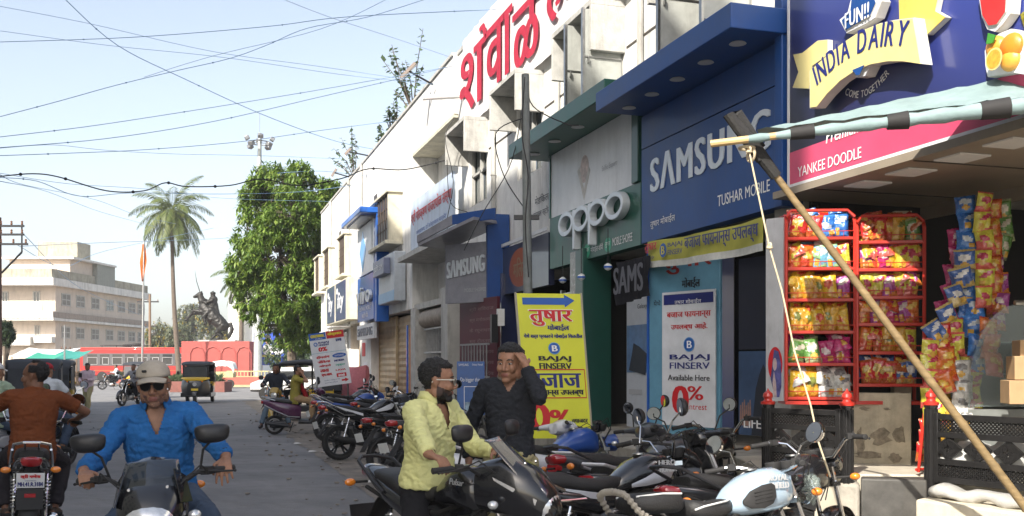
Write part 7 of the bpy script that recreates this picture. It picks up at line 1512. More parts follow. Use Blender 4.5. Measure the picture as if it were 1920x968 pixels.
k = MB(B)
for x in (2, 3.4, 4.8, 6.2): k.tube([(x, .5, 3.3), (x, .5, 3.55)], .03, 5)
k.tube([(1.8, .5, 3.55), (6.5, .5, 3.55)], .03, 5); k.tube([(1.8, 1.6, 3.55), (6.5, 1.6, 3.55)], .03, 5); k.build('roof_rack', black_matt, bt, True); k = MB(B); k.torus((5.3, .9, 3.62), .42, .14, 'z'); k.torus((4.2, 1.2, 3.55), .35, .12, 'z'); k.build('spare_tyre', rubber, bt, True)
for x in (2.2, 7.6): k = MB(B); k.lathe([(.25, -.02), (.48, -.02), (.5, .02), (.5, .25), (.2, .25)], (x, .0, .5), 'y', 24); k.build('wheel', rubber, bt, True)
T = place(600, 33, -165); ct_ = thing('white_car', 'white car roof showing behind the rickshaw and the scooter', 'car', M=place(552, 46, -172)); k = MB(); k.loft([((1.9, 0, .6), (0, .65, 0), (0, 0, .2)), ((1.4, 0, .68), (0, .78, 0), (0, 0, .32)), ((-1.5, 0, .7), (0, .8, 0), (0, 0, .35)), ((-1.9, 0, .7), (0, .68, 0), (0, 0, .25))], 18, 3.5); k.build('body', paint('car_white', (.6, .6, .6)), ct_); k = MB(); k.loft([((0, 0, 1.0), (1.35, 0, 0), (0, .74, 0)), ((-.1, 0, 1.42), (.9, 0, 0), (0, .6, 0)), ((-.1, 0, 1.5), (.75, 0, 0), (0, .5, 0))], 20, 3.2); c_ = k.build('roof', paint('car_white', (.6, .6, .6)), ct_); MB().bx(-1.2, 1.1, -.78, .78, 1.02, 1.34).build('window', glass_dark, ct_, bev=.05)
for x in (1.2, -1.2):
 for y in (.7, -.7): MB().lathe([(.1, -.1), (.3, -.1), (.32, 0), (.3, .1), (.1, .1)], (x, y, .32), 'y', 20).build('wheel', rubber, ct_)
# ------------------------------------------------------------------ monument on the roundabout
bronze = mat('bronze', (.022, .02, .017), .5, .3, var=.35, sc=6); ped_m = mat('pedestal_red', (.34, .07, .058), .75, var=.15, sc=2, dirt=.25)
zp = 84; ux, uz = wdir(1, 0), wdir(0, 1)
def lm(px, z, h=0): return Mx.Translation(GZ(px, z, h)) @ Mx((ux, uz, V((0, 0, 1)))).transposed().to_4x4()
pt = thing('pedestal', 'broad red pedestal with shallow arched panels under the horse statue', 'pedestal', GZ(403, zp)); k = MB(lm(340, zp)); k.bx(0, 5.7, 0, 4.4, -.02, 3.6); k.build('block', ped_m, pt, True, bev=.03)
k = MB(lm(340, zp)); k.bx(1.25, 4.3, .6, 3.4, 3.6, 3.72); k.build('statue_base', conc, pt, True)
k = MB(lm(340, zp))
for i in range(4):
 x = .75 + i * 1.3; k.tube([(x, -.03, .1), (x, -.03, 2.6), (x + .2, -.03, 3.0), (x + .6, -.03, 3.15), (x + 1.0, -.03, 3.0), (x + 1.2, -.03, 2.6), (x + 1.2, -.03, .1)], .05, 6)
k.build('arch_moulding', ped_m, pt, True)
H = MB(lm(340, zp, 3.72)); H.T = H.T @ Mx.Translation((-.95, 2.0, 0)) @ Mx.Scale(1.16, 4)
def c2(a, b, r0, r1, y0=0, y1=None): y1 = y0 if y1 is None else y1; H.cap((a[0], y0, a[1]), (b[0], y1, b[1]), r0, r1, 12)
c2((3.15, 1.25), (2.2, 2.15), .46, .50); c2((2.2, 2.15), (1.9, 2.45), .50, .36); c2((3.2, 1.2), (3.4, 1.05), .46, .38)
c2((1.95, 2.5), (1.72, 3.05), .34, .24); c2((1.72, 3.05), (1.62, 3.35), .24, .19); c2((1.66, 3.4), (1.22, 3.22), .19, .10); c2((1.72, 3.5), (1.75, 3.66), .05, .02, .07); c2((1.72, 3.5), (1.75, 3.66), .05, .02, -.07)
for y in (.2, -.2): c2((3.35, 1.05), (2.9, .62 + y * .3), .26, .14, y); c2((2.9, .62 + y * .3), (3.25, .35), .13, .08, y); c2((3.25, .35), (3.0 - y * 1.6, .05), .08, .09, y)
c2((2.95, .6), (2.35, .12), .10, .07, .25)
for y, dx in ((.18, 0), (-.18, .2)): c2((1.75, 2.1), (1.0 + dx, 2.0 + dx), .17, .10, y); c2((1.0 + dx, 2.0 + dx), (.62 + dx, 1.55 + dx * .6), .09, .06, y); c2((.62 + dx, 1.55 + dx * .6), (.45 + dx, 1.5 + dx), .07, .06, y)
H.tube([(3.55, 0, 1.2), (3.9, 0, 1.25), (4.0, .0, .8), (3.8, 0, .3), (3.72, 0, .1)], [.08, .12, .15, .12, .04], 8)
c2((1.55, 3.4), (2.15, 2.75), .09, .14)
c2((2.55, 2.3), (2.62, 3.0), .26, .30); c2((2.62, 3.0), (2.6, 3.15), .2, .1); H.ell((2.58, 0, 3.38), (.17, .16, .2)); H.ell((2.58, 0, 3.5), (.2, .19, .08)); H.cap((2.58, 0, 3.55), (2.62, 0, 3.68), .05, .02)
for y in (.32, -.32): c2((2.5, 2.25), (2.05, 1.75), .20, .14, y * .8, y * 1.5); c2((2.05, 1.75), (2.2, 1.2), .13, .09, y * 1.5)
c2((2.62, 2.95), (2.2, 2.75), .12, .09, -.3); c2((2.2, 2.75), (1.9, 2.9), .09, .07, -.3); c2((2.6, 2.95), (2.05, 2.95), .12, .08, .35, .3); c2((2.05, 2.95), (1.62, 3.2), .08, .06, .3)
H.loft([((2.5, 0, 2.4), (.3, 0, 0), (0, .3, 0)), ((2.5, 0, 1.9), (.42, 0, .1), (0, .5, 0)), ((2.6, 0, 1.5), (.35, 0, .1), (0, .5, 0))], 14); c2((2.75, 2.8), (2.95, 1.7), .15, .2)
me = remesh(H, 'statue', .05, 2); stt = thing('horse_statue', 'dark bronze statue of a rider with raised sword on a rearing horse', 'statue', GZ(400, zp + 2, 3.72))
iv = WM[stt.name].inverted(); me.transform(iv); wrinkle(me, .05, 3.0, 2); put_mesh('figure', me, [bronze], stt)
k = MB(lm(340, zp, 3.72) @ Mx.Translation((-.95, 2.0, 0)) @ Mx.Scale(1.16, 4)); k.tube([(1.62, .3, 3.2), (1.50, .3, 3.7), (1.28, .3, 4.4), (1.16, .3, 5.2)], [.05, .06, .05, .01], 6, flat=.4); k.build('sword', bronze, stt, True)
pl_m = mat('planter_red', (.33, .10, .075), .8, var=.2, sc=2, dirt=.35); yel_p = mat('railing_yellow', (.50, .42, .20), .6, var=.25, dirt=.3)
def boxw(name, label, cat, px0, px1, z, h, d, m, b=.02):
 k = MB(lm(px0, z)); k.bx(0, (px1 - px0) * z / FPX, 0, d, -.02, h); return tag(k.build(name, m, None, bev=b), label, cat)
boxw('planter', 'low red planter wall round the roundabout, right of the rickshaw', 'planter', 425, 600, 75, .72, .4, pl_m); boxw('planter', 'low red planter wall left of the beige cap, before the bus', 'planter', 218, 262, 80, .75, 1.5, pl_m); boxw('planter', 'darker brick planter box beside the front facing rickshaw', 'planter', 318, 421, 60, .62, 1.6, mat('planter_brown', (.20, .075, .06), .8, var=.2, dirt=.3))
struct(MB(lm(425, 74)).bx(0, 8, 0, 1, -.02, .14).build('kerb', mat('kerb_paint', (.45, .36, .2), .8, var=.35, sc=2, dirt=.3))); struct(MB(lm(214, 79)).bx(0, 2.2, 0, 1, -.02, .16).build('kerb', mat('kerb_paint', (.45, .36, .2), .8)))
rl_ = thing('yellow_railing', 'low yellow railing on the roundabout planter behind the rickshaw', 'railing', GZ(500, 76)); k = MB(lm(425, 76)); [k.bx(i * .26, i * .26 + .05, 0, .05, .7, 1.15) for i in range(28)]; k.bx(0, 7.2, 0, .06, 1.1, 1.18); k.bx(0, 7.2, 0, .06, .72, .78); k.build('bars', yel_p, rl_, True)
rl_ = thing('yellow_railing', 'short yellow railing on the left planter in front of the bus', 'railing', GZ(240, 81)); k = MB(lm(232, 81)); [k.bx(i * .26, i * .26 + .05, 0, .05, .7, 1.2) for i in range(6)]; k.bx(0, 1.5, 0, .06, 1.15, 1.22); k.bx(0, 1.5, 0, .06, .75, .8); k.build('bars', yel_p, rl_, True)
ctt = thing('covered_cart', 'yellow barrow stall under a white sheet before the red pedestal', 'cart', GZ(412, 70)); k = MB(lm(391, 70)); k.bx(.2, 1.7, 0, .8, .75, 1.15); k.build('frame', yel_p, ctt, True)
k = MB(lm(389, 70)); vs = []
for i in range(13):
 for j in range(9): vs.append((1.85 * i / 12, -.1 + 1.2 * j / 8, 1.35 + .55 * sin(pi * min(1, max(0, i / 12))) ** .25 - (.35 if j in (0, 8) else 0) + .09 * NZ.noise(V((i * .6, j * .6, 1)))))
k.add(vs, [(i * 9 + j, i * 9 + 9 + j, i * 9 + 10 + j, i * 9 + j + 1) for i in range(12) for j in range(8)]); k.build('sheet', cloth('white_sheet', (.7, .69, .66)), ctt, True, sharp=180)
for x in (.4, 1.5): MB(lm(391, 70)).lathe([(.1, -.03), (.3, -.03), (.3, .03), (.1, .03)], (x, 0, .3), 'y', 18).build('wheel', rubber, ctt, True)
fp = thing('flagpole', 'thin grey flagpole in front of the bus with saffron flag at its top', 'flagpole', GZ(266, 78)); k = MB(); b = GZ(266, 78); tp_ = W(270, 452, 78); k.tube([b, tp_], [.09, .06], 8); k.build('pole', steel, fp, True)
k = MB(); rows = []
for i in range(13):
 q = i / 12; c = W(269 - 1 * q, 458 + 70 * q, 78); wv = .62 * (1 - abs(q - .35) * 1.2) if q < 1 else .1; wv = max(.06, min(.55, .15 + .9 * q if q < .45 else .95 * (1 - q) + .05)); rows.append([c + ux * (-wv * .55 + wv * 1.1 * j / 5) + uz * (.12 * sin(j * 1.6 + q * 5)) for j in range(6)])
k.add([p for r_ in rows for p in r_], [(i * 6 + j, i * 6 + 6 + j, i * 6 + 7 + j, i * 6 + j + 1) for i in range(12) for j in range(5)]); fo = k.build('flag', cloth('saffron', (.52, .12, .015)), fp, True, sharp=180); fo.modifiers.new('s', 'SOLIDIFY').thickness = .01
mt_ = thing('high_mast_light', 'tall tapering light mast with a ring of floodlights above the tree', 'light mast', GZ(484, 82)); k = MB(); b = GZ(483, 82); tp_ = W(487, 250, 82); k.tube([b, b + (tp_ - b) * .4, tp_], [.36, .27, .15], 12); k.build('mast', mat('mast_grey', (.42, .44, .42), .5, .4, var=.2), mt_, True)
k = MB(); c = W(487, 268, 82); k.tube([c + V((cos(a) * .9, sin(a) * .9, 0)) for a in [i * pi / 6 for i in range(13)]], .05, 6); [k.bar(c, c + V((cos(a), sin(a), 0)) * .9, .06) for a in (0, pi / 2, pi, 3 * pi / 2)]; k.build('ring', steel, mt_, True)
for i in range(8):
 a = i * pi / 4; p = c + V((cos(a) * 1.0, sin(a) * 1.0, -.2 if i % 2 else .35)); k = MB(); k.cb(p, (.35, .45, .3), Mx.Rotation(a, 3, 'Z') @ Mx.Rotation(.5, 3, 'Y')); k.build('floodlight', alu, mt_, True, bev=.03)
k = MB(); k.tube([tp_, tp_ + V((0, 0, 1.6))], .02, 5); k.build('lightning_rod', steel, mt_, True)
def upole(label, px, z, pyt, r, arms, m, cat='utility pole', px2=None):
 t = thing('utility_pole', label, cat, GZ(px, z)); k = MB(); b = GZ(px, z); tp2 = W(px2 or px, pyt, z); k.tube([b, b + (tp2 - b) * .5, tp2], [r, r * .85, r * .7], 12); o = k.build('pole', m, t, True)
 for py, w0, w1, th_ in arms:
  c = W((px2 or px), py, z); k = MB(); k.bar(c + ux * w0, c + ux * w1, th_, th_);
  k.build('cross_arm', dark_metal, t, True)
  for q in (w0 + .08, w1 - .08, (w0 + w1) / 2) if w1 > .2 else ():
   k = MB(); k.lathe([(.03, 0), (.05, .05), (.03, .09), (.05, .13), (.02, .17)], c + ux * q + V((0, 0, th_ / 2)), n=8); k.build('insulator', mat('insulator', (.2, .1, .06), .2), t, True)
 return t
upole('grey painted steel pole beside the green board with a short cross bar', 994, 12.2, 140, .068, [(408, -.14, .17, .055)], mat('pole_grey', (.20, .215, .21), .6, .2, var=.3, sc=6, dirt=.4), px2=985)
t = upole('rusty power pole at the left edge with three cross arms', -2, 40, 408, .13, [(424, .0, 1.0, .08), (440, .0, 1.0, .08), (458, .0, 1.15, .08)], mat('rust_pole', (.10, .055, .045), .7, .3, var=.4, sc=4)); k = MB(); k.tube([W(3, 512, 40), W(41, 473, 40)], .04, 6); k.tube([W(41, 473, 40), W(41, 424, 40)], .035, 6); k.build('brace', dark_metal, t, True)
upole('weathered pole with cross arms beside the beige building, behind the bus', 281, 103, 552, .16, [(566, -1.3, .9, .14), (612, -.5, .6, .12)], wood_old)
upole('slim grey pole with a lamp head in front of the beige building', 121, 75, 610, .07, [(655, -.3, .5, .06)], steel)
# ------------------------------------------------------------------ far buildings
bei = mat('beige_wall', (.62, .53, .44), .85, var=.12, sc=1.2, dirt=.25); bei_w = mat('pale_band', (.70, .68, .63), .85, var=.15, sc=1, dirt=.45); par_m = mat('mossy_parapet', (.38, .35, .27), .9, var=.3, sc=1.2, dirt=.8)
z0_ = 105; bb = thing('apartment_block', 'beige three storey corner building with stained balcony bands behind the bus', 'building', GZ(104, z0_)); k0 = FPX / z0_; hh = lambda py: CH + (HZ - py) / k0
sd_ = wdir(.067, 1).normalized(); M_ = Mx.Translation(GZ(104, z0_)) @ Mx((ux, sd_, V((0, 0, 1)))).transposed().to_4x4(); LX, LY = -10.5, 21.5
def bk(name, m, *q, bev=0, par=None): k = MB(M_); [k.bx(*x) for x in q]; return k.build(name, m, par or bb, True, bev=bev)
bk('wall', bei, (LX, 0, 0, LY, 0, hh(515)))
bk('balcony_band', bei_w, (LX, .55, -1.6, -.9, hh(600), hh(585))); bk('balcony_wall', bei_w, (LX, -.6, -1.6, -1.45, hh(585), hh(567)))
bk('balcony_slab', bei_w, (LX, .6, -1.6, LY, hh(602), hh(597))); bk('side_band', mat('band_pinkish', (.36, .30, .25), .9, var=.2, dirt=.6), (.01, .6, -1.5, LY, hh(596.5), hh(586)))
bk('roof_slab', bei_w, (LX, .65, -1.7, LY + .5, hh(537), hh(523))); bk('parapet', par_m, (LX, .3, -1.3, -1.1, hh(522.9), hh(506)), (.1, .3, -1.1, LY + .3, hh(522.9), hh(506)))
bk('roof_room', bei, (-6.5, -.0, 3.0, 12.0, hh(523), hh(492) + .6)); bk('room_roof', bei_w, (-7.0, .7, 2.4, 12.4, hh(492) + .62, hh(492) + .85)); bk('water_tank', par_m, (-5.6, -1.2, 7, 10, hh(492) + .85, hh(492) + 3.0))
bk('roof_room_tower', mat('tower_grey', (.30, .31, .27), .9, var=.15, dirt=.3), (.02, .55, 8, 12.3, hh(523), hh(492) + .6))
fr_m = mat('window_white', (.48, .46, .42), .6, var=.2)
def wwin(x0, x1, y0, y1, z0, z1, side, glass=pane):
 f = thing_part('window', bb)
 if side: bk('frame', fr_m, (.0, .05, y0, y1, z0, z0 + .12), (.0, .05, y0, y1, z1 - .12, z1), (.0, .05, y0, y0 + .12, z0, z1), (.0, .05, y1 - .12, y1, z0, z1), (.0, .05, (y0 + y1) / 2 - .05, (y0 + y1) / 2 + .05, z0, z1), (.0, .05, y0, y1, (z0 + z1) / 2 - .05, (z0 + z1) / 2 + .05), par=f); bk('pane', glass, (-.02, .02, y0, y1, z0, z1), par=f)
 else: bk('frame', fr_m, (x0, x1, -.05, 0, z0, z0 + .1), (x0, x1, -.05, 0, z1 - .1, z1), (x0, x0 + .1, -.05, 0, z0, z1), (x1 - .1, x1, -.05, 0, z0, z1), ((x0 + x1) / 2 - .04, (x0 + x1) / 2 + .04, -.05, 0, z0, z1), par=f); bk('pane', glass, (x0, x1, -.02, .02, z0, z1), par=f)
gpale = mat('grille_pane', (.22, .20, .17), .5, var=.4, sc=3)
for i, y in enumerate((1.2, 4.3, 7.7, 11.2, 14.2, 17.0, 19.6)):
 wwin(0, 0, y, y + 1.9, hh(572), hh(548), 1, pane if i in (3,) else gpale); wwin(0, 0, y, y + 1.8, hh(634), hh(611), 1, gpale)
wwin(-5.6, -4.9, 0, 0, hh(568), hh(547), 0); wwin(-2.35, -1.6, 0, 0, hh(567), hh(546), 0); wwin(-2.2, -1.6, 0, 0, hh(630), hh(610), 0, gpale); bk('low_balcony', bei_w, (LX, -2.0, -1.2, -.01, hh(648), hh(632)))
bk('low_wall', bei_w, (-1.9, -.01, -.8, -.02, hh(643), hh(632)))
for i, (px0, px1, pyt, z, m, lab) in enumerate(((20, 122, 651, 80, cloth('awning_white', (.62, .64, .62)), 'pale sunlit awning roof over stalls at the left'), (35, 92, 660, 74, cloth('awning_green', (.05, .28, .20)), 'sagging green cloth awning over the stalls at the left'), (90, 146, 655, 77, cloth('awning_teal', (.04, .22, .19)), 'darker green awning next to the red bus'))):
 w_ = (px1 - px0) * z / FPX; h_ = CH + (HZ - pyt) * z / FPX; k = MB(lm(px0, z)); vs = []
 for a_ in range(11):
  for b_ in range(5): vs.append((w_ * a_ / 10, 3.0 * b_ / 4, h_ - .7 + .7 * b_ / 4 - .15 * sin(pi * a_ / 10) + .06 * NZ.noise(V((a_ * .7, b_ * .7, i)))))
 t = thing('stall_awning', lab, 'awning', GZ((px0 + px1) / 2, z)); k.add(vs, [(a_ * 5 + b_, a_ * 5 + 5 + b_, a_ * 5 + 6 + b_, a_ * 5 + b_ + 1) for a_ in range(10) for b_ in range(4)]); k.build('cloth', m, t, True, sharp=180); k = MB(lm(px0, z)); [k.tube([(x, 0, 0), (x, 0, h_ - .75)], .04, 6) for x in (.1, w_ - .1)]; k.build('post', wood_old, t, True); k = MB(lm(px0, z)); k.bx(.05, w_ - .05, 2.6, 3.0, 0, 1.1); k.build('stall', wood_old, t, True)
wt_ = thing('white_tower_building', 'tall bright white building edge between the statue and the tree', 'building', GZ(443, 100)); k = MB(lm(428, 100)); k.bx(0, 3.2, 0, 6, 0, 9.0); k.lathe([(1.6, 0), (1.6, 1.5), (1.2, 1.75), (.1, 1.8)], (1.6, 3, 9.0), n=20); k.build('wall', mat('bright_white', (.8, .8, .78), .8, var=.05), wt_, True); k = MB(lm(450, 99)); k.tube([(0, 0, 0), (0, 0, 7.5)], .42, 14); k.build('column', cream, wt_, True)
ob2 = thing('orange_house', 'small cream and orange house with tiled roof behind the mast', 'building', GZ(478, 110)); k = MB(lm(455, 110)); k.bx(0, 5.5, 0, 5, 0, 6.3); k.build('wall', cream, ob2, True); k = MB(lm(455, 110)); k.slab((-.4, -.6, 6.2), (5.9, -.6, 6.2), (5.9, 2.5, 7.6), (-.4, 2.5, 7.6), .15); k.build('roof', mat('roof_tile', (.45, .16, .07), .8, var=.2, sc=4), ob2, True)
k = MB(lm(455, 110)); [k.bx(x, x + .8, -.03, 0, 3.6, 5.2) for x in (1.2, 3.4)]; k.build('window', pane, ob2, True); k = MB(lm(455, 110)); k.bx(-.1, 5.6, -.06, -.01, .5, 3.0); k.build('orange_wall', mat('orange_wall', (.55, .22, .08), .8, var=.15), ob2, True)
A = GZ(475, 88, 0); A.z = 1.9; Bp = GZ(540, 88, 0); Bp.z = 1.9; F = Face(A, Bp); w_ = F.w; h_ = 2.55
hb_ = thing('political_banner', 'blue hoarding with portraits of two men beyond the mast', 'hoarding', F.p(w_ / 2, 0)); F.panel('panel', 0, w_, -.3, h_, -.08, 0, mat('hoarding_blue', (.02, .07, .42), .4, var=.2, sc=1), hb_)
for cx in (w_ * .42, w_ * .72):
 k = MB(); F.disc(k, cx, h_ * .42, .48, .5, .006); k.build('shirt_print', T_white, hb_, True); k = MB(); F.disc(k, cx, h_ * .74, .26, .36, .012); p_ = k.build('face_print', skin_m, hb_, True); k = MB(); F.disc(k, cx, h_ * .86, .27, .2, .018); F.disc(k, cx, h_ * .64, .1, .03, .019); k.build('hair_print', hair_m, p_, True)
F.text(hb_, 'आदित्य', w_ * .25, h_ * .12, w_ * .6, h_ * .28, T_yel, .02, bold=.02); F.text(hb_, 'युवा', w_ * .6, -.1, w_ * .8, h_ * .1, T_yel, .02, bold=.02)
k = MB(); k.tube([F.p(.3, 0, -.1), F.p(.3, -1.9, -.1)], .06); k.tube([F.p(w_ - .3, 0, -.1), F.p(w_ - .3, -1.9, -.1)], .06); k.build('post', steel, hb_, True)
tb = MB(); p = GZ(684, 29.5); tb.lathe([(.30, 0), (.34, .8), (.36, .82), (.36, .86), (.3, .86)], p, n=20); tag(tb.build('pink_drum', mat('pink_plastic', (.55, .16, .24), .4, var=.15), None), 'faded pink plastic drum before the tan shutter', 'drum')
tb = MB(); p = GZ(668, 31); tb.loft([(p + V((0, 0, .4)), V((.25, 0, 0)), V((0, .2, 0))), (p + V((0, 0, .9)), V((.4, 0, 0)), V((0, .3, 0))), (p + V((0, 0, 1.45)), V((.3, 0, 0)), V((0, .25, 0)))], 12); me = tb.mesh('x'); wrinkle(me, .3, 2.5); tb.v = [v.co.copy() for v in me.vertices]; tag(tb.build('pink_bundle', cloth('pink_wrap', (.60, .22, .26)), None), 'pink wrapped bundle standing by the sunlit pillar', 'bundle')
tb = MB(); p = W(738, 735, 27); p.z = .45; tb.cb(p + V((0, 0, .3)), (.04, .5, .6), Mx.Rotation(.2, 3, 'Y')); tag(tb.build('leaning_board', S_white, None), 'small white board leaning at the foot of the brown shutter', 'board')
tb = MB(); p = W(724, 730, 27); p.z = .45; tb.cb(p + V((0, 0, .45)), (.5, .4, .05)); [tb.bar(p + V((x, y, 0)), p + V((x, y, .45)), .04) for x in (-.2, .2) for y in (-.15, .15)]; tag(tb.build('wooden_stool', mat('stool_wood', (.42, .25, .1), .6, var=.3), None), 'small wooden stool beside the leaning white board', 'stool')
for i, (x0, y0, x1, y1, ax_, ay_, lab) in enumerate(((752, 147, 779, 119, 812, 159, 'tube light fitting on an arm over the parapet, nearest the red letter banner'), (647, 290, 658, 279, 690, 292, 'tube light fitting on an arm over the parapet, middle of the three'), (622, 331, 631, 317, 655, 332, 'tube light fitting on an arm over the parapet, farthest along'))):
 Yq = FX(ax_, ay_, 5.5).y; zq = ZD(ax_, 5.5) * .985; t = thing('tube_light', lab, 'light fitting', W(ax_, ay_, zq)); MB().bar(W(x0, y0, zq), W(x1, y1, zq), .12, .07).build('casing', mat('tube_case', (.22, .17, .14), .5), t, True); MB().tube([W(x0, y0 + 2.5, zq), W(x1, y1 + 2.5, zq)], .022, 7).build('tube', white_paint, t, True); MB().tube([W((x0 + x1) / 2, (y0 + y1) / 2, zq), W(ax_, ay_, zq)], .025, 6).build('arm', dark_metal, t, True)
a = FX(861, 179, 5.52); k = MB(); k.tube([a, W(792, 184, ZD(792, 4.7))], [.07, .055], 10); tag(k.build('white_pipe', white_paint, None), 'white pipe sticking out from the wall left of the red letter banner', 'pipe')
k = MB(); a = FX(735, 255, 5.7); k.tube([a - V((0, 0, .3)), W(729, 205, ZD(735, 5.7))], .03, 6); tag(k.build('roof_rod', dark_metal, None), 'thin bare iron rod standing on the parapet among the roof plants', 'rod')
# ------------------------------------------------------------------ trees and plants
def leaf(mb, p, d, up, L, wd, fold=.25):
 d = d.normalized(); s = d.cross(up); s = s.normalized() if s.length > 1e-4 else V((1, 0, 0)); n = s.cross(d)
 a, b = p + d * L * .45 + s * wd - n * wd * fold, p + d * L * .45 - s * wd - n * wd * fold
 mb.add([p, a, p + d * L - n * L * .12, b, p + d * L * .5], [(0, 1, 4), (1, 2, 4), (2, 3, 4), (3, 0, 4)])
def leafmat(name, c1, c2, c3):
 m = mat(name, c1, .5, var=0, spec=.4); n = m.node_tree.nodes; l = m.node_tree.links; g = n.new('ShaderNodeNewGeometry'); rp = n.new('ShaderNodeValToRGB'); rp.color_ramp.elements[0].color = (*c1, 1); rp.color_ramp.elements[1].color = (*c3, 1); e = rp.color_ramp.elements.new(.5); e.color = (*c2, 1)
 l.new(g.outputs['Random Per Island'], rp.inputs[0]); l.new(rp.outputs[0], n['Principled BSDF'].inputs['Base Color'])
 tr_ = n.new('ShaderNodeBsdfTranslucent'); l.new(rp.outputs[0], tr_.inputs[0]); mx = n.new('ShaderNodeMixShader'); mx.inputs[0].default_value = .3; l.new(n['Principled BSDF'].outputs[0], mx.inputs[1]); l.new(tr_.outputs[0], mx.inputs[2]); l.new(mx.outputs[0], n['Material Output'].inputs[0]); return m
lf_mango = leafmat('leaf_main', (.055, .115, .014), (.12, .195, .03), (.21, .28, .05)); lf_far = leafmat('leaf_far', (.09, .11, .06), (.12, .14, .075), (.16, .17, .09)); lf_bush = leafmat('leaf_bush', (.06, .10, .05), (.085, .13, .065), (.11, .15, .08)); lf_dark = leafmat('leaf_dark', (.015, .03, .012), (.025, .045, .016), (.04, .06, .02)); lf_yel = leafmat('blossom', (.30, .22, .02), (.38, .28, .03), (.25, .2, .03)); lf_palm = leafmat('leaf_palm', (.06, .09, .022), (.10, .135, .032), (.17, .185, .05)); bark = mat('bark', (.13, .10, .075), .9, var=.35, sc=6, bump=.6, bsc=12)
def tree(label, base, blobs, trunk_r, lm_, nl, ls, seed, cat='tree', droop=.4, extra=None, group=None, name='tree', clump=14, trunk_top=.4):
 rnd = random.Random(seed); t = thing(name, label, cat, base, group=group); tk = MB(); lo = MB()
 c0 = sum((V(b[0]) for b in blobs), V((0, 0, 0))) / len(blobs); fork = base + (c0 - base) * trunk_top
 tk.tube([base - V((0, 0, .1)), base + (fork - base) * .5 + V((.1, .1, 0)) * trunk_r, fork], [trunk_r * 1.3, trunk_r, trunk_r * .8], 10)
 tot = sum(b[1][0] * b[1][2] for b in blobs)
 for c, r in blobs:
  c = V(c); tk.tube([fork, fork + (c - fork) * .5 + V((rnd.uniform(-.2, .2), rnd.uniform(-.2, .2), .2)), c], [trunk_r * .5, trunk_r * .3, trunk_r * .12], 7)
  k = int(nl * r[0] * r[2] / tot / clump)
  for i in range(k):
   th, ph = rnd.uniform(0, 2 * pi), math.acos(rnd.uniform(-1, 1)); rad = rnd.uniform(.25, 1) ** .4 * (1 + .16 * NZ.noise(V((cos(th) * 2 + seed, sin(th) * 2, ph * 2))))
   o = V((sin(ph) * cos(th), sin(ph) * sin(th), cos(ph))); p = c + V((o.x * r[0], o.y * r[1], o.z * r[2])) * rad
   if NZ.noise(p * (.75 if ls > .3 else 1.4)) < -.30 and rad > .55: continue
   if i % 4 == 0: tk.tube([c + (p - c) * .3, p], [.03 * ls / .3, .012 * ls / .3], 4, False)
   tw = (o + V((rnd.gauss(0, .5), rnd.gauss(0, .5), rnd.gauss(.15, .4)))).normalized()
   for j in range(clump):
    a = j * 2.4; x = tw.orthogonal().normalized(); y = tw.cross(x); d = (x * cos(a) + y * sin(a)) * .9 + tw * rnd.uniform(-.1, .7) - V((0, 0, droop)); q = p + tw * ls * .13 * (j - clump / 2) * .5
    leaf(lo, q, d, V((0, 0, 1)) if abs(d.normalized().z) < .95 else x, ls * rnd.uniform(.7, 1.2), ls * .17)
 tk.build('trunk', bark, t, True); lo.build('crown', lm_, t, True, sharp=180)
 if extra:
  ex = MB()
  for c, r in blobs:
   for i in range(extra):
    o = V((rnd.gauss(0, 1), rnd.gauss(0, 1), rnd.gauss(0, 1))).normalized(); p = V(c) + V((o.x * r[0], o.y * r[1], o.z * r[2])) * rnd.uniform(.8, 1.05)
    for j in range(5): leaf(ex, p, V((rnd.gauss(0, 1), rnd.gauss(0, 1), rnd.gauss(0, 1))), V((0, 0, 1)), ls * .6, ls * .2)
  ex.build('blossom', lf_yel, t, True, sharp=180)
 return t
zt_ = 52; TW = lambda px, py, dz=0: W(px, py, zt_ + dz)
s_ = zt_ / FPX
bl = [(TW(px, py, dz), (rx * s_, ry * s_, rz * s_)) for px, py, rx, ry, rz, dz in ((515, 350, 48, 60, 45, 0), (560, 345, 30, 50, 42, 1), (480, 380, 34, 50, 45, 0), (545, 400, 62, 70, 55, -1), (470, 440, 38, 60, 45, 0), (590, 420, 45, 60, 60, 1), (460, 500, 34, 55, 50, 0), (520, 480, 62, 80, 60, -1), (590, 500, 48, 70, 60, 0), (480, 555, 42, 60, 50, 0), (545, 565, 60, 80, 55, -1), (600, 580, 34, 60, 60, 0), (565, 625, 42, 60, 35, 0), (525, 610, 38, 50, 35, 0), (610, 360, 26, 40, 26, 1), (628, 352, 14, 30, 14, 1))]
tree('large leafy green tree at the far end of the white building', GZ(548, zt_), bl, .28, lf_mango, 40000, .36, 3, trunk_top=.3)
bz = 60; s_ = bz / FPX
tree('rounded grey green bush under the large tree', GZ(545, bz), [(W(px, py, bz), (rx * s_, rx * s_, rz * s_)) for px, py, rx, rz in ((520, 660, 26, 28), (555, 650, 32, 34), (580, 665, 24, 26), (540, 680, 34, 22))], .1, lf_bush, 7000, .2, 5, cat='bush', name='bush')
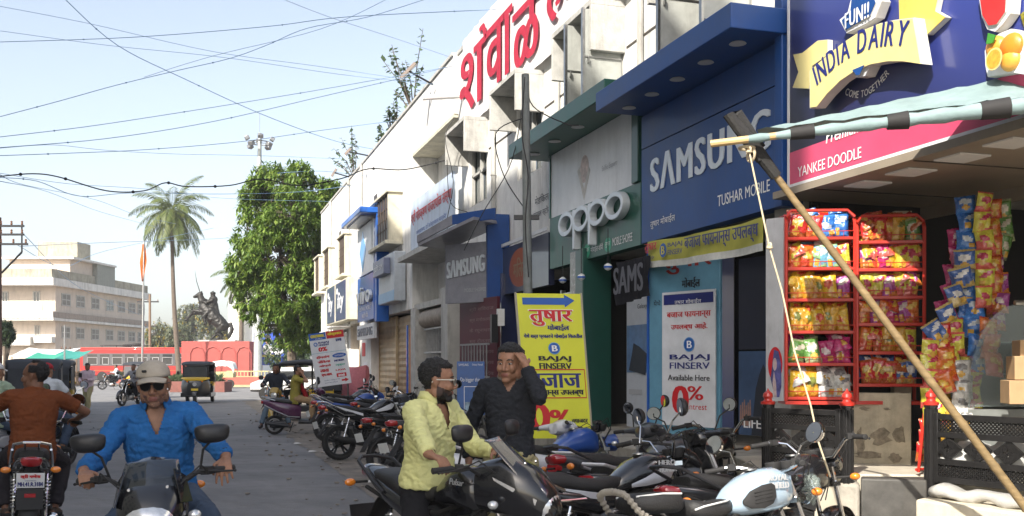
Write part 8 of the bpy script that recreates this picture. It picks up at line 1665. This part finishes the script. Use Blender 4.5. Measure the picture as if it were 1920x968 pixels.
for i, (px, py, r, z, lab, e, m) in enumerate(((300, 625, 42, 150, 'hazy tree with yellow blossom between the beige building and the palm trunk', 40, lf_far), (360, 610, 36, 155, 'hazy tree behind the raised horse legs, right of the palm trunk', 25, lf_far), (405, 625, 40, 148, 'hazy yellow flowering tree behind the horse and rider', 40, lf_far), (335, 640, 30, 140, 'small hazy tree at the foot of the palm', 10, lf_far), (440, 640, 26, 150, 'small far tree at the statue\'s right, by the white building', 8, lf_far), (8, 622, 22, 60, 'dark leafy tree at the left edge under the power pole', 0, lf_dark))):
 s_ = z / FPX; rnd = random.Random(i); b_ = [(W(px + rnd.uniform(-.4, .4) * r, py + rnd.uniform(-.5, .6) * r, z + rnd.uniform(-1, 1)), (r * s_ * rnd.uniform(.5, .75),) * 3) for _ in range(6)]
 tree(lab, GZ(px, z), b_, .2, m, 6500, .5 if z > 100 else .22, 20 + i, extra=e)
def palm(label, base, top, L, nf, seed, lm_=lf_palm, bend=.35):
 rnd = random.Random(seed); t = thing('palm_tree', label, 'palm tree', base); tk = MB(); pts = [base + (top - base) * q + ux * (.55 * sin(pi * q) * bend * -1) for q in [i / 12 for i in range(13)]]; tk.tube(pts, [.26 - .12 * i / 12 + (.1 if i == 0 else 0) for i in range(13)], 12)
 for i in range(1, 40): p = base + (top - base) * (i / 40) + ux * (.55 * sin(pi * i / 40) * bend * -1); tk.torus(p, .25 - .12 * i / 40, .018, 'z', 12, 5)
 tk.build('trunk', bark, t, True, sharp=180)
 for i in range(nf):
  az = 2.39996 * i; el_ = R(78 - 120 * (i / nf) ** .9); Lf = L * rnd.uniform(.85, 1.1); h = V((cos(az), sin(az), 0)); fm = MB(); p = top.copy(); d = (h * cos(el_) + V((0, 0, sin(el_)))).normalized(); prev = p; n = 26; mid = []
  for k in range(n):
   d = (d + V((0, 0, -.055 - .03 * (k / n))) + h * .004).normalized(); p = p + d * Lf / n; mid.append((p.copy(), d.copy()))
  fm.tube([top] + [q[0] for q in mid], [.035 * (1 - .85 * k / n) for k in range(n + 1)], 5)
  for k, (q, dd) in enumerate(mid):
   if k < 3: continue
   s = dd.cross(V((0, 0, 1))); s = s.normalized() if s.length > .05 else V((1, 0, 0)); u = s.cross(dd); ll = Lf * .26 * sin(pi * (.12 + .85 * k / n)) + .1
   for sg in (-1, 1):
    for o in (0, .5): leaf(fm, q - dd * o * Lf / n, dd * .75 + s * sg * .85 - V((0, 0, .55)) + u * rnd.uniform(-.2, .15), u, ll * rnd.uniform(.8, 1.1), .034, .1)
  fm.build('frond', lm_, t, True, sharp=180)
 cc = MB(); [cc.ell(top + V((rnd.uniform(-.35, .35), rnd.uniform(-.35, .35), rnd.uniform(-.6, -.25))), (.13, .13, .16), n=10, m=7) for _ in range(9)]; cc.build('coconut_bunch', mat('coconut', (.16, .14, .04), .6), t, True)
palm('tall slender coconut palm rising above the bus', GZ(337, 97), W(322, 398, 96), 4.5, 36, 2)
palm('second palm mostly hidden behind the large tree', GZ(452, 92), W(455, 522, 92), 3.0, 18, 6, bend=.1)
for i, (px, py, n, sp, hgt, lab) in enumerate(((775, 200, 9, .8, 2.0, 'wild sapling with small leaves rooted on the parapet nearest the tube light'), (735, 245, 5, .4, 1.5, 'thin wild sapling on the parapet beside the iron rod'), (712, 268, 3, .25, .9, 'tiny wild shoot on the parapet between two saplings'), (665, 318, 9, 1.0, 1.9, 'spreading wild sapling on the parapet, farthest along the roof'))):
 z = ZD(px, 5.75); b_ = FX(px, py, 5.75); b_.z = min(b_.z, 8.55); rnd = random.Random(40 + i); t = thing('roof_sapling', lab, 'sapling', b_); tk = MB(); lo = MB()
 for j in range(n):
  tip = b_ + V((rnd.uniform(-.9, .2) * sp, rnd.uniform(-1, 1) * sp * 2.0, hgt * rnd.uniform(.45, 1))); mid = (b_ + tip) / 2 + V((rnd.uniform(-.1, .1), rnd.uniform(-.1, .1), .1)); tk.tube([b_, mid, tip], [.022, .014, .006], 5)
  for q in range(17):
   f = .3 + .7 * q / 17; p = b_ + (mid - b_) * 2 * f if f < .5 else mid + (tip - mid) * (2 * f - 1); leaf(lo, p, V((rnd.gauss(0, 1), rnd.gauss(0, 1), rnd.gauss(-.2, .6))), V((0, 0, 1)), .16, .06)
 tk.build('stem', bark, t, True); lo.build('foliage', lf_bush, t, True, sharp=180)
for i, (px, z, lab) in enumerate(((232, 80.7, 'low greenery in the left planter before the bus'), (385, 60.7, 'spiky plants in the brick planter behind the front facing rickshaw'), (340, 60.9, 'spiky plants in the brick planter left of the front facing rickshaw'))):
 rnd = random.Random(60 + i); lo = MB(); b_ = GZ(px, z, .6)
 for q in range(500): leaf(lo, b_ + ux * rnd.uniform(-.75, .75) + uz * rnd.uniform(0, .8), V((rnd.gauss(0, .6), rnd.gauss(0, .6), rnd.uniform(.3, 1.2))), V((0, 1, 0)), rnd.uniform(.2, .7), .05)
 tag(lo.build('planter_plants', lf_bush, None, sharp=180), lab, 'plants')
# ------------------------------------------------------------------ overhead wires: (photo points, depth near, depth far, thickness, colour)
wire_b = mat('wire_blue_grey', (.20, .32, .46), .5, var=.1); wire_k = mat('wire_black', (.02, .02, .022), .6)
WR = [([(0, 12), (170, 45), (400, 97), (600, 125), (800, 155)], 18, 22, 'thin'), ([(0, 79), (250, 70), (500, 50), (650, 32), (930, 18)], 16, 15, 'thick'), ([(0, 58), (200, 85), (420, 108), (640, 140), (830, 160)], 20, 22, 'thin'), ([(0, 219), (110, 190), (218, 160), (330, 133), (430, 110), (500, 85), (577, 53), (690, 32), (812, -6)], 14, 16, 'thick'), ([(270, 145), (400, 105), (600, 55), (735, -6)], 17, 15, 'thin'),
 ([(118, -5), (220, 85), (350, 150), (490, 214), (620, 262), (700, 280)], 20, 30, 'thick'), ([(0, 257), (160, 238), (320, 214), (470, 190), (620, 165), (850, 124)], 15, 21, 'thick'), ([(0, 277), (200, 260), (400, 228), (600, 182), (760, 145), (845, 125)], 15, 21, 'thick'), ([(0, 278), (100, 272), (200, 282), (330, 289), (480, 292), (640, 298)], 18, 30, 'thin'), ([(0, 292), (140, 287), (270, 281), (450, 266), (600, 245), (745, 226)], 16, 25, 'thick'),
 ([(0, 331), (60, 326), (110, 332), (200, 358), (270, 358), (310, 343), (350, 350), (430, 348), (490, 336), (560, 348), (640, 335), (690, 317), (760, 318), (838, 300)], 19, 24, 'cable'), ([(0, 333), (70, 340), (150, 368), (250, 362), (420, 364), (560, 360), (660, 348)], 20, 32, 'thick'), ([(0, 328), (50, 348), (180, 375), (260, 405), (330, 420)], 20, 60, 'thin'), ([(0, 325), (130, 345), (280, 355), (420, 372), (620, 378)], 20, 34, 'thin'), ([(0, 340), (90, 360), (190, 398), (290, 425)], 20, 60, 'thin'), ([(524, -4), (620, 33), (740, 72), (852, 110)], 14, 21, 'thin'), ([(520, 325), (600, 321), (690, 330), (760, 330)], 30, 26, 'thin'), ([(30, 458), (120, 500), (200, 470), (400, 428)], 45, 90, 'thin'), ([(45, 440), (150, 540), (260, 590)], 42, 100, 'thin'), ([(40, 462), (200, 455), (400, 448), (520, 440)], 42, 95, 'thin')]
for i, (pts, z0_, z1_, kd) in enumerate(WR):
 n = len(pts); cr_ = [W(x, y, z0_ + (z1_ - z0_) * j / (n - 1)) for j, (x, y) in enumerate(pts)]; P_ = []
 for j in range(n - 1):                                   # smooth curve through the points
  a, b, c, d = cr_[max(j - 1, 0)], cr_[j], cr_[j + 1], cr_[min(j + 2, n - 1)]
  for q in range(6): s = q / 6; P_.append(.5 * ((2 * b) + (c - a) * s + (2 * a - 5 * b + 4 * c - d) * s * s + (3 * b - a - 3 * c + d) * s ** 3))
 P_.append(cr_[-1]); zz = (z0_ + z1_) / 2; r = {'thin': .00021, 'thick': .00032, 'cable': .0006}[kd] * zz
 k = MB(); k.tube(P_, r, 6)
 for q in P_[4::9]:
  if kd != 'thin': k.ell(q, r * 2.6, n=6, m=5)
 x, y = pts[0]; x1, y1 = pts[-1]
 lab = {'thin': 'thin pale wire', 'thick': 'twisted cable', 'cable': 'heavy black cable'}[kd] + ' from %s to %s' % ('the top edge' if y < 0 else 'the left edge %d percent down' % round(y / 9.68) if x < 5 else 'the left poles' if x < 100 else 'the mid sky', 'the top edge' if y1 < 0 else 'the parapet near the banner' if x1 > 790 else 'the palm' if 280 < x1 < 420 and y1 > 400 else 'the white building' if x1 > 590 else 'far trees')
 tag(k.build('overhead_wire', wire_k if kd == 'cable' else wire_b, None, sharp=180), lab, 'wire', 'overhead wires across the street')
for i, (pts, z, lab) in enumerate((([(985, 150), (1000, 200), (1060, 232), (1085, 235)], 13, 'slack wire from the grey pole top towards the green canopy'), ([(985, 160), (960, 300), (905, 400), (870, 470)], 16, 'slack wire dropping from the grey pole behind the grey phone board'), ([(985, 220), (930, 250), (945, 330), (990, 400)], 14, 'looped loose wire on the wall left of the grey pole'), ([(838, 300), (845, 380), (880, 400), (900, 420)], 20, 'loose wire hanging below the heavy black cable at the bay'), ([(850, 225), (835, 260), (850, 340), (838, 420), (850, 470)], 21, 'dark bundle of cable running down the corner of the bay'), ([(984, 145), (979, 250), (990, 330), (985, 420), (991, 520)], 12, 'black service cable wound down the grey pole'))):
 k = MB(); C_ = [W(x, y, z) for x, y in pts]; P_ = []; n = len(C_)
 for j in range(n - 1):
  a, b, c, d = C_[max(j - 1, 0)], C_[j], C_[j + 1], C_[min(j + 2, n - 1)]
  for q in range(6): s = q / 6; P_.append(.5 * ((2 * b) + (c - a) * s + (2 * a - 5 * b + 4 * c - d) * s * s + (3 * b - a - 3 * c + d) * s ** 3))
 k.tube(P_ + [C_[-1]], .008, 5); tag(k.build('service_wire', wire_k, None, sharp=180), lab, 'wire')
# ------------------------------------------------------------------ air
hz = MB().bx(-320, 420, -60, 560, -1.2, 45).build('haze', mat('haze_air', (1, 1, 1), var=0), None)
hz['kind'] = 'stuff'; hz['label'] = 'thin pale dusty haze filling the air down the street'; hz['category'] = 'haze'
hm_ = hz.data.materials[0]; n = hm_.node_tree.nodes; n.remove(n['Principled BSDF']); pv = n.new('ShaderNodeVolumePrincipled'); pv.inputs['Color'].default_value = (.93, .95, .98, 1); pv.inputs['Density'].default_value = .0006
hm_.node_tree.links.new(pv.outputs[0], n['Material Output'].inputs['Volume'])
